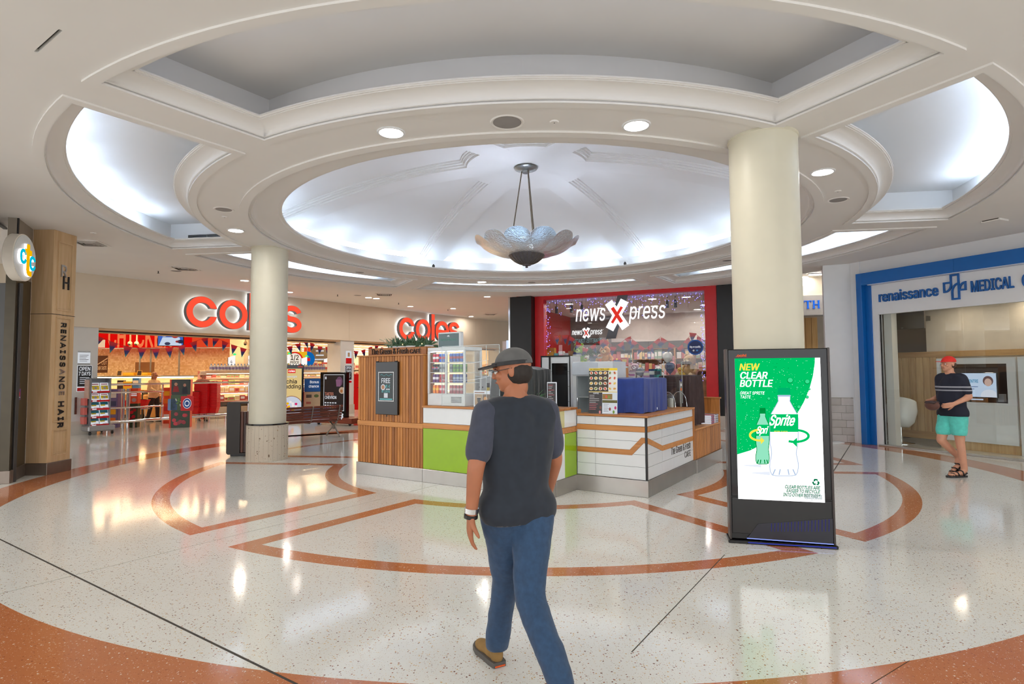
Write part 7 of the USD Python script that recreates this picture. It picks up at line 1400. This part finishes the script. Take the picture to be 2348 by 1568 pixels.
def head_mesh(M):
    """a head looking along -y, chin at z = 0, crown at .23"""
    m = [ell((0, .012, .145), (.074, .094, .092), 3), ell((0, -.022, .075), (.058, .070, .075), 3), ell((0, -.055, .028), (.032, .030, .026), 2), ell((0, -.098, .098), (.013, .020, .024), 2), ell((0, -.106, .086), (.016, .013, .011), 2),
         ell((0, -.088, .132), (.052, .016, .012), 2), ell((0, -.086, .058), (.026, .012, .010), 2), ell((0, .030, .03), (.046, .046, .07), 2)]
    for sx in (-1, 1): m += [ell((sx * .073, .012, .105), (.010, .020, .032), 2), ell((sx * .042, -.066, .092), (.024, .020, .024), 2)]
    t = union(m, .009, 3); t.apply_transform(M); return t
def hand_chain(J, B, tag_, wrist, d, palm_n, thumb_side, s=1., curl=.35):
    """adds a palm, four fingers and a thumb beyond the wrist; d: direction of the hand, palm_n: where the palm looks"""
    d = np.array(d, float); d /= np.linalg.norm(d); n = np.array(palm_n, float); n -= d * (n @ d); n /= np.linalg.norm(n); sd = np.cross(d, n) * thumb_side; w = np.array(wrist)
    for k, off in enumerate((.030, .010, -.010, -.029)):
        L = (.082, .090, .084, .066)[k] * s; base = w + d * .088 * s + sd * off * s
        J[f'{tag_}m{k}'] = (*(w + d * .03 * s + sd * off * .7 * s), .015 * s); J[f'{tag_}k{k}'] = (*base, .0125 * s)
        a1, a2, a3 = curl * .5, curl * 1.2, curl * 1.8; p = base
        for q, (fr_, ang, r_) in enumerate(((.45, a1, .0095), (.32, a2, .0085), (.23, a3, .0072))):
            p = p + (d * math.cos(ang) + n * math.sin(ang)) * L * fr_; J[f'{tag_}f{k}{q}'] = (*p, r_ * s)
        B += [(tag_ + 'w', f'{tag_}m{k}'), (f'{tag_}m{k}', f'{tag_}k{k}'), (f'{tag_}k{k}', f'{tag_}f{k}0'), (f'{tag_}f{k}0', f'{tag_}f{k}1'), (f'{tag_}f{k}1', f'{tag_}f{k}2')]
    J[tag_ + 'w'] = (*w, .026 * s); t0 = w + d * .022 * s + sd * .026 * s; J[tag_ + 't0'] = (*t0, .015 * s); J[tag_ + 't1'] = (*(t0 + (d * .6 + sd * .75 + n * .25) * .042 * s), .0115 * s); J[tag_ + 't2'] = (*(t0 + (d * .85 + sd * .75 + n * .45) * .070 * s), .009 * s)
    B += [(tag_ + 'w', tag_ + 't0'), (tag_ + 't0', tag_ + 't1'), (tag_ + 't1', tag_ + 't2'), (tag_ + 'm0', tag_ + 't0')]
def shoe(M, L=.28, sole=(60, 56, 54), upper=(150, 116, 66)):
    """toe along -y, heel at y = 0, sole on z = 0"""
    out = Polygon([(-.032, .0), (.032, .0), (.040, -.05), (.043, -.12), (.052, -.19), (.040, -.25), (.012, -.285), (-.02, -.275), (-.044, -.23), (-.046, -.17), (-.038, -.1), (-.036, -.04)]).buffer(.006)
    s = MB(M).prism(out, 0, .028); up_ = union([ell((0, -.035, .055), (.036, .044, .055)), ell((0, -.10, .048), (.037, .08, .045)), ell((.003, -.19, .036), (.045, .085, .032)), ell((0, -.04, .085), (.036, .042, .03))], .012, 4); up_.apply_transform(M); return s, up_
SKIN = pm('skin_tan', (176, 112, 80), .5, subsurface_weight=.15, subsurface_radius=(.012, .005, .003), vary=.06, scale=12.)
SKIN2 = pm('skin_pale', (206, 150, 122), .5, subsurface_weight=.15, subsurface_radius=(.012, .005, .003), vary=.06, scale=12.)
def cloth_mat(name, rgb, sc=260., v=.12): return pm(name, rgb, .85, vary=v, scale=sc * .1, sheen_weight=.15)
# --- the man walking away from the viewer; his own frame: facing -y, then turned
mx, my = .02, 3.08; MT = 200.            # heading away and a little to the left
man = thing('person', 'man in a dark charcoal t-shirt, blue jeans and grey cap walking away from the viewer', 'person', (mx, my, 0), MT)
def fig(H, stride=.30, lean=.03, arm_l=(.05, -.10), arm_r=(-.05, .16), knee_r=.40):
    pass
J = {}
# x to his left, -y forward
J['pelvis'] = (0, .0, .93, .125); J['hipL'] = (.085, .01, .90, .105); J['hipR'] = (-.085, .01, .90, .105); J['waist'] = (0, -.005, 1.06, .120); J['belly'] = (0, -.03, 1.05, .115); J['chest'] = (0, -.012, 1.26, .125)
J['rib_l'] = (.085, -.01, 1.25, .105); J['rib_r'] = (-.085, -.01, 1.25, .105); J['wl'] = (.06, -.005, 1.07, .105); J['wr'] = (-.06, -.005, 1.07, .105); J['shL'] = (.165, .005, 1.385, .066); J['shR'] = (-.165, .005, 1.385, .066); J['neck0'] = (0, .0, 1.42, .066); J['neck1'] = (0, -.015, 1.51, .058)
J['elL'] = (.245, .075, 1.125, .044); J['wrL'] = (.262, .045, .885, .029)
J['elR'] = (-.235, -.035, 1.12, .044); J['wrR'] = (-.262, -.205, .905, .029)
J['knL'] = (.022, -.125, .50, .062); J['anL'] = (.034, -.235, .10, .043); J['knR'] = (-.012, .13, .475, .062); J['anR'] = (-.055, .42, .19, .043); J['ftL'] = (.034, -.32, .05, .034); J['ftR'] = (-.06, .40, .09, .034)
B = [('pelvis', 'hipL'), ('pelvis', 'hipR'), ('hipL', 'hipR'), ('pelvis', 'wl'), ('pelvis', 'wr'), ('wl', 'wr'), ('wl', 'rib_l'), ('wr', 'rib_r'), ('rib_l', 'rib_r'), ('waist', 'chest'), ('belly', 'chest'), ('pelvis', 'belly'), ('rib_l', 'shL'), ('rib_r', 'shR'), ('shL', 'neck0'), ('shR', 'neck0'), ('chest', 'neck0'), ('neck0', 'neck1'),
     ('shL', 'elL'), ('elL', 'wrL'), ('shR', 'elR'), ('elR', 'wrR'), ('hipL', 'knL'), ('knL', 'anL'), ('hipR', 'knR'), ('knR', 'anR'), ('anL', 'ftL'), ('anR', 'ftR')]
hd = T(0, -.02, 1.495, 55) @ R(6, [1, 0, 0])          # the head turned to his left
JB, BB = dict(J), list(B)
hand_chain(JB, BB, 'hL', JB['wrL'][:3], (.05, -.12, -1), (-1, .1, 0), 1, 1., .45); hand_chain(JB, BB, 'hR', JB['wrR'][:3], (.0, -.45, -.9), (1, 0, 0), -1, 1., .45)
bm_ = body(JB, BB, .011, 4); hm = head_mesh(hd)
neck = union([bm_, hm], .012, 1)
obj('body', neck, SKIN, man, smooth=True)
def grown(keys, bones, g, refine=.014, it=6, over={}):
    Q = {}
    for k in keys: x, y, z, r = J[k]; Q[k] = (x, y, z, r + (over.get(k, g)))
    return body(Q, bones, refine, it)
def cut_z(m, lo=None, hi=None):
    q = m3.Manifold(m3.Mesh(np.asarray(m.vertices, np.float32), np.asarray(m.faces, np.uint32)))
    if lo is not None: q = q.trim_by_plane([0, 0, 1], lo)
    if hi is not None: q = q.trim_by_plane([0, 0, -1], -hi)
    q = q.to_mesh(); return trimesh.Trimesh(q.vert_properties[:, :3], q.tri_verts, process=True)
def wrinkle(m, amp, sc, seed=0):
    m.vertices += m.vertex_normals * ((meshkit.fbm(m.vertices * np.array(sc), 3, seed) - .5) * amp)[:, None]; return m
for s_, e_ in (('shL', 'elL'), ('shR', 'elR')):
    a, b = np.array(J[s_][:3]), np.array(J[e_][:3]); J[s_ + 'c'] = (*(a + (b - a) * .74), .060)
SB0 = [b for b in B[:17]]; SL = [('neck0', 'shL'), ('neck0', 'shR'), ('shL', 'shLc'), ('shR', 'shRc')]; SB = SB0 + SL[2:]
shirt = cut_z(grown({k for b in SB0 for k in b}, SB0, .020, over={'neck0': .012, 'shL': .008, 'shR': .008, 'hipL': .026, 'hipR': .026, 'pelvis': .026}), .83, 1.475)
sh_o = obj('t_shirt', wrinkle(shirt, .022, (9, 9, 5)), cloth_mat('shirt_charcoal', (36, 43, 54)), man, smooth=True)
for sd in 'LR':
    b_ = [('sh' + sd, 'sh' + sd + 'c')]; slv = grown({'sh' + sd, 'sh' + sd + 'c'}, b_, .020, over={'sh' + sd: .014, 'sh' + sd + 'c': .009})
    obj('sleeve', wrinkle(slv, .014, (10, 10, 6)), cloth_mat('shirt_sleeve', (62, 66, 82)), sh_o, smooth=True)
LB = [('pelvis', 'hipL'), ('pelvis', 'hipR'), ('hipL', 'hipR'), ('hipL', 'knL'), ('knL', 'anL'), ('hipR', 'knR'), ('knR', 'anR')]
J['anLk'], J['anRk'] = J['anL'], J['anR']
jeans = cut_z(grown({k for b in LB for k in b}, LB, .014, over={'knL': .014, 'knR': .014, 'anL': .022, 'anR': .022}), .085, 1.0)
obj('jeans', wrinkle(jeans, .024, (10, 10, 7), 3), cloth_mat('denim', (44, 72, 104), 400., .16), man, smooth=True)
MfL = T(.036, -.19, .0, 8); MfR = T(-.058, .46, .19, -4) @ R(52, [1, 0, 0]) @ T(0, -.02, -.07)
for M_, lab in ((MfL, None), (MfR, None)):
    s, u = shoe(M_); o = obj('shoe', u, pm('suede_tan', (142, 110, 62), .8, vary=.15, scale=20.), man, smooth=True); obj('sole', s, pm('sole_grey', (88, 84, 80), .6), o); obj('heel_flash', MB(M_).box(-.03, .03, .004, .009, .004, .012), pm('sole_orange', (226, 90, 30), .5), o)
# cap, hair, glasses, watch
cap = MB(hd); dome_ = trimesh.creation.icosphere(3, 1.); dome_ = dome_.slice_plane([0, 0, -.05], [0, 0, 1]); dome_.apply_scale([.083, .103, .088]); dome_.apply_translation([0, .010, .148]); cap.add(dome_)
co = obj('cap', cap, cloth_mat('cap_grey', (92, 92, 92), 120., .15), man, smooth=True)
br = Polygon([(-.075, -.07), (.075, -.07), (.07, -.13), (.04, -.175), (0, -.185), (-.04, -.175), (-.07, -.13)]).buffer(.004); obj('cap_peak', MB(hd @ R(6, [1, 0, 0], (0, -.08, .15))).prism(br, .146, .154), cloth_mat('cap_dark', (48, 48, 50)), co); obj('cap_band', MB(hd).lathe([(.090, .142), (.092, .145), (.092, .160), (.090, .163)], 36, np.diag([.98, 1.2, 1, 1.])), cloth_mat('cap_dark', (48, 48, 50)), co)
hair = ell((0, .034, .100), (.0755, .074, .074), 3, hd); obj('hair', wrinkle(hair, .008, (60, 60, 60)), pm('hair_dark', (40, 32, 28), .7, vary=.2, scale=60.), man, smooth=True)
for sx in (-1, 1): obj('eye', MB(hd).ball((sx * .032, -.083, .112), .0105, 2), pm('eye_white', (226, 222, 216), .2), man); obj('spectacle_arm', MB(hd).tube([(sx * .078, .02, .125), (sx * .072, -.06, .118), (sx * .055, -.10, .115)], .0018, 5), BLACK, man); obj('iris', MB(hd).ball((sx * .032, -.092, .112), .0045, 1), BLACKG, man); obj('brow', MB(hd).tube([(sx * .02, -.092, .128), (sx * .035, -.09, .132), (sx * .05, -.078, .127)], .0035, 5), pm('hair_dark', (40, 32, 28), .7), man)
obj('mouth', MB(hd).tube([(-.022, -.091, .056), (0, -.100, .057), (.022, -.091, .056)], .0035, 6), pm('lip', (150, 78, 66), .5), man)
wv = np.array(J['wrL'][:3]); wa = (np.array(J['elL'][:3]) - wv); wa /= np.linalg.norm(wa); obj('wrist_watch', MB().cyl(wv + wa * .015, wv + wa * .040, .036, 20), CHROME, man); obj('wrist_strap', MB().cyl(wv - wa * .012, wv + wa * .006, .035, 20), BLACK, man)

# --- the man in the red cap walking past the clinic
J = {}
man2 = thing('person', 'man in a red cap, navy striped t-shirt and turquoise shorts walking past the clinic glass', 'person', (6.62, 8.80, 0), -82)
J['pelvis'] = (0, .01, .97, .125); J['hipL'] = (.085, .01, .94, .105); J['hipR'] = (-.085, .01, .94, .105); J['waist'] = (0, -.03, 1.10, .130); J['belly'] = (0, -.06, 1.08, .12); J['chest'] = (0, -.012, 1.33, .130); J['rib_l'] = (.085, -.01, 1.31, .108); J['rib_r'] = (-.085, -.01, 1.31, .108); J['wl'] = (.06, -.005, 1.11, .11); J['wr'] = (-.06, -.005, 1.11, .11)
J['shL'] = (.17, .005, 1.455, .066); J['shR'] = (-.17, .005, 1.455, .066); J['neck0'] = (0, 0, 1.49, .066); J['neck1'] = (0, -.02, 1.58, .058)
J['elL'] = (.235, .06, 1.19, .046); J['wrL'] = (.20, -.16, 1.09, .030); J['elR'] = (-.235, .05, 1.19, .046); J['wrR'] = (-.19, -.18, 1.12, .030)
J['knL'] = (.08, .03, .52, .060); J['anL'] = (.075, .09, .095, .042); J['knR'] = (-.085, -.13, .53, .060); J['anR'] = (-.08, .16, .27, .042); J['ftL'] = (.08, .0, .05, .033); J['ftR'] = (-.08, .12, .19, .033)
JB, BB = dict(J), list(B); hand_chain(JB, BB, 'hL', JB['wrL'][:3], (-.25, -.9, -.25), (-1, 0, .1), 1, 1., .7); hand_chain(JB, BB, 'hR', JB['wrR'][:3], (.3, -.9, -.2), (1, 0, .1), -1, 1., .7)
hd2 = T(0, -.03, 1.565, 0)
obj('body', union([body(JB, BB, .012, 4), head_mesh(hd2)], .013, 1), SKIN2, man2, smooth=True)
for s_, e_ in (('shL', 'elL'), ('shR', 'elR')): a, b = np.array(J[s_][:3]), np.array(J[e_][:3]); J[s_ + 'c'] = (*(a + (b - a) * .72), .060)
shirt = cut_z(grown({k for b in SB for k in b}, SB, .022, over={'neck0': .012, 'shLc': .01, 'shRc': .01, 'hipL': .040, 'hipR': .040, 'pelvis': .040, 'wl': .03, 'wr': .03}), .90, 1.54)
n_ = {'g': ('geometry', {}), 's': ('separate_xyz', {}), 'a': ('math', {'math_type': 'compare', 'value2': 1.335, 'value3': .012}), 'b': ('math', {'math_type': 'compare', 'value2': 1.285, 'value3': .010}), 'm': ('math', {'math_type': 'maximum'}), 'c': ('mix_color', {'a': lin((26, 30, 46)), 'b': lin((150, 152, 160))}), 'p': ('principled_bsdf', {'roughness': .85})}
STR = usdkit.material(stage, '/World/Looks/shirt_navy_striped', n_, [('g.position', 's.vector'), ('s.z', 'a.value1'), ('s.z', 'b.value1'), ('a.value', 'm.value1'), ('b.value', 'm.value2'), ('m.value', 'c.fac'), ('c.result', 'p.base_color')], surface='p.BSDF')
obj('t_shirt', wrinkle(shirt, .016, (9, 9, 5)), STR, man2, smooth=True)
for s_, e_, nm in (('hipL', 'knL', 'L'), ('hipR', 'knR', 'R')): a, b = np.array(J[s_][:3]), np.array(J[e_][:3]); J['sh' + nm + 'e'] = (*(a + (b - a) * .66), .082)
SH_ = [('pelvis', 'hipL'), ('pelvis', 'hipR'), ('hipL', 'hipR'), ('hipL', 'shLe'), ('hipR', 'shRe')]
obj('shorts', wrinkle(cut_z(grown({k for b in SH_ for k in b}, SH_, .022), .62, 1.04), .02, (10, 10, 6), 5), cloth_mat('shorts_turquoise', (92, 206, 192), 200., .1), man2, smooth=True)
cap = MB(hd2); d_ = dome_.copy(); cap.add(d_); co = obj('cap', cap, pm('cap_red', (222, 40, 30), .7, vary=.06), man2, smooth=True); obj('cap_peak', MB(hd2).prism(br, .146, .154), pm('cap_red', (222, 40, 30), .7), co)
obj('hair', wrinkle(ell((0, .045, .10), (.072, .066, .055), 3, hd2), .008, (60, 60, 60)), pm('hair_brown', (70, 52, 42), .7, vary=.2), man2, smooth=True)
for sx in (-1, 1): obj('eye', MB(hd2).ball((sx * .032, -.083, .112), .0105, 2), pm('eye_white', (226, 222, 216), .2), man2); obj('iris', MB(hd2).ball((sx * .032, -.092, .112), .0045, 1), BLACKG, man2)
obj('mouth', MB(hd2).tube([(-.022, -.091, .056), (0, -.100, .057), (.022, -.091, .056)], .0035, 6), pm('lip', (150, 78, 66), .5), man2)
def sandal(M): 
    o = Polygon([(-.032, .03), (.032, .03), (.042, -.10), (.050, -.19), (.038, -.25), (.0, -.275), (-.038, -.25), (-.046, -.19), (-.038, -.08)]).buffer(.008); s = MB(M).prism(o, 0, .026)
    st = MB(M)
    for y0, y1, z1 in ((-.21, -.17, .06), (-.16, -.20, .065), (-.10, -.14, .085), (-.02, -.06, .105)): st.tube([(-.046, y0, .02), (-.03, (y0 + y1) / 2, z1 * .85), (0, y1, z1), (.03, (y0 + y1) / 2, z1 * .85), (.046, y0, .02)], .009, 6)
    st.tube([(-.042, -.03, .03), (-.035, .03, .06), (0, .05, .07), (.035, .03, .06), (.042, -.03, .03)], .010, 6); return s, st
def footm(M): return union([ell((0, -.02, .055), (.034, .045, .04)), ell((0, -.10, .05), (.036, .09, .033)), ell((.003, -.19, .04), (.044, .06, .022))], .012, 3).apply_transform(M)
for M_ in (T(.08, .06, 0, 0), T(-.08, .20, .13, 0) @ R(38, [1, 0, 0])):
    s, st = sandal(M_); o = obj('sandal', s, BLACK, man2); obj('strap', st, pm('strap_black', (26, 26, 28), .5), o, smooth=40); obj('foot', footm(M_), SKIN2, man2, smooth=True)
bg = obj('bag', MB().add(ell((0, -.33, 1.06), (.12, .06, .075))), pm('pouch_brown', (96, 60, 50), .6), man2, smooth=True); obj('bag_flap', MB().cbox(-.09, .09, -.395, -.27, 1.08, 1.125, .02), pm('pouch_dark', (60, 44, 44), .6), bg)

# --- shoppers inside the supermarket
def shopper(label, loc, ang, coat, hairc, hat=None, long_hair=False, s=.96):
    global J
    J = {'pelvis': (0, 0, .90, .12), 'hipL': (.08, 0, .87, .1), 'hipR': (-.08, 0, .87, .1), 'wl': (.05, 0, 1.03, .10), 'wr': (-.05, 0, 1.03, .10), 'waist': (0, 0, 1.03, .11), 'belly': (0, -.02, 1.02, .11), 'chest': (0, -.01, 1.22, .115), 'rib_l': (.07, -.01, 1.21, .095), 'rib_r': (-.07, -.01, 1.21, .095), 'shL': (.145, 0, 1.335, .06), 'shR': (-.145, 0, 1.335, .06), 'neck0': (0, 0, 1.37, .058), 'neck1': (0, -.015, 1.46, .05),
         'elL': (.20, -.02, 1.10, .042), 'wrL': (.17, -.25, 1.04, .028), 'elR': (-.20, -.02, 1.10, .042), 'wrR': (-.17, -.25, 1.04, .028), 'knL': (.08, -.08, .47, .056), 'anL': (.075, -.10, .08, .04), 'knR': (-.08, .05, .47, .056), 'anR': (-.08, .16, .10, .04), 'ftL': (.075, -.18, .045, .033), 'ftR': (-.08, .09, .05, .033)}
    t = thing('person', label, 'person', loc, ang); JB, BB = dict(J), list(B); hand_chain(JB, BB, 'hL', JB['wrL'][:3], (-.1, -1, -.1), (0, 0, -1), -1, .9, .6); hand_chain(JB, BB, 'hR', JB['wrR'][:3], (.1, -1, -.1), (0, 0, -1), 1, .9, .6); H = T(0, -.02, 1.45)
    obj('body', union([body(JB, BB, .018, 3), head_mesh(H)], .016, 1), SKIN2, t, smooth=True); c = cloth_mat('coat_%d_%d' % coat[:2], coat)
    for s_, e_ in (('shL', 'elL'), ('shR', 'elR')): a, b = np.array(J[s_][:3]), np.array(J[e_][:3]); J[s_ + 'c'] = (*b, .05)
    SB2 = SB + [('shLc', 'wrL'), ('shRc', 'wrR')]; obj('coat', wrinkle(cut_z(grown({k for b in SB2 for k in b}, SB2, .022, .018, over={'neck0': .012, 'wrL': .012, 'wrR': .012}), .74, 1.43), .02, (9, 9, 5)), c, t, smooth=True)
    obj('trousers', cut_z(grown({k for b in LB for k in b}, LB, .012, .018, over={'anL': .016, 'anR': .016}), .06, .96), cloth_mat('trousers_dark', (44, 36, 34)), t, smooth=True)
    for M_ in (T(.075, -.06, 0, 0), T(-.08, .20, .0, 0)): sh_, u_ = shoe(M_); o = obj('shoe', u_, pm('shoe_dark', (50, 44, 42), .6), t, smooth=True); obj('sole', sh_, BLACK, o)
    hp = [ell((0, .025, .145), (.082, .092, .092), 3, H)] + ([ell((0, .06, .02), (.075, .05, .16), 3, H)] if long_hair else [ell((0, .05, .08), (.075, .06, .06), 3, H)])
    hr = union(hp, .014, 2); obj('hair', wrinkle(hr, .010, (50, 50, 14)), pm('hair_%d' % hairc[0], hairc, .6, vary=.25, scale=40.), t, smooth=True)
    for sx in (-1, 1): obj('eye', MB(H).ball((sx * .032, -.086, .110), .010, 1), BLACKG, t)
    if hat: obj('hat', MB(H).lathe([(0, .255), (.07, .25), (.095, .22), (.105, .16), (.15, .115), (.148, .11), (.10, .15), (.0, .15)], 28), cloth_mat('hat_%d' % hat[0], hat), t, smooth=50)
    return t
f = Fr((-14, 19.6), ang=5.); x, _ = f.on(353, 900); w1 = shopper('woman with long fair hair in a cream coat leaning on a trolley before the deli', f.w(x, 0), 75, (226, 196, 150), (186, 130, 76), long_hair=True)
x2, _ = K.on(456, 900, 1.9); w2 = shopper('shopper in a pale bucket hat and dusty pink jacket behind the red baskets', K.w(x2, 1.66), 40, (190, 140, 120), (60, 46, 40), hat=(236, 214, 190))
obj('backpack', MB().add(ell((0, .17, 1.2), (.12, .08, .17))), cloth_mat('pack_dark', (60, 50, 50)), w2, smooth=True)
tr_ = thing('shopping_trolley', 'steel wire shopping trolley pushed by the woman in the cream coat', 'trolley', (*f.w(x + .55, .12)[:2], 0), 75); 
obj('basket_floor', MB().box(-.2, .2, -.35, .25, .55, .565), CHROME, tr_)
mb = MB()
for k in range(11):
    y_ = -.42 + .07 * k; mb.cyl((-.22, y_, .55), (-.25, y_, .95), .004, 5); mb.cyl((.22, y_, .55), (.25, y_, .95), .004, 5)
for zz_ in (.62, .72, .82, .92): mb.cyl((-.24, -.45, zz_), (-.24, .3, zz_), .004, 5); mb.cyl((.24, -.45, zz_), (.24, .3, zz_), .004, 5); mb.cyl((-.24, -.45, zz_), (.24, -.45, zz_), .004, 5)
obj('wire_basket', mb, CHROME, tr_, kind='stuff'); obj('frame', MB().tube([(-.22, .25, .95), (-.2, .2, .5), (-.2, .3, .12), (-.2, -.4, .12)], .014, 8), CHROME, tr_); obj('frame', MB().tube([(.22, .25, .95), (.2, .2, .5), (.2, .3, .12), (.2, -.4, .12)], .014, 8), CHROME, tr_); obj('handle', MB().cyl((-.25, .32, .98), (.25, .32, .98), .016, 10), RED, tr_)
for sx in (-.2, .2):
    for y_ in (-.4, .3): obj('castor', MB().cyl((sx - .012, y_, .06), (sx + .012, y_, .06), .06, 12), DKGREY, tr_)
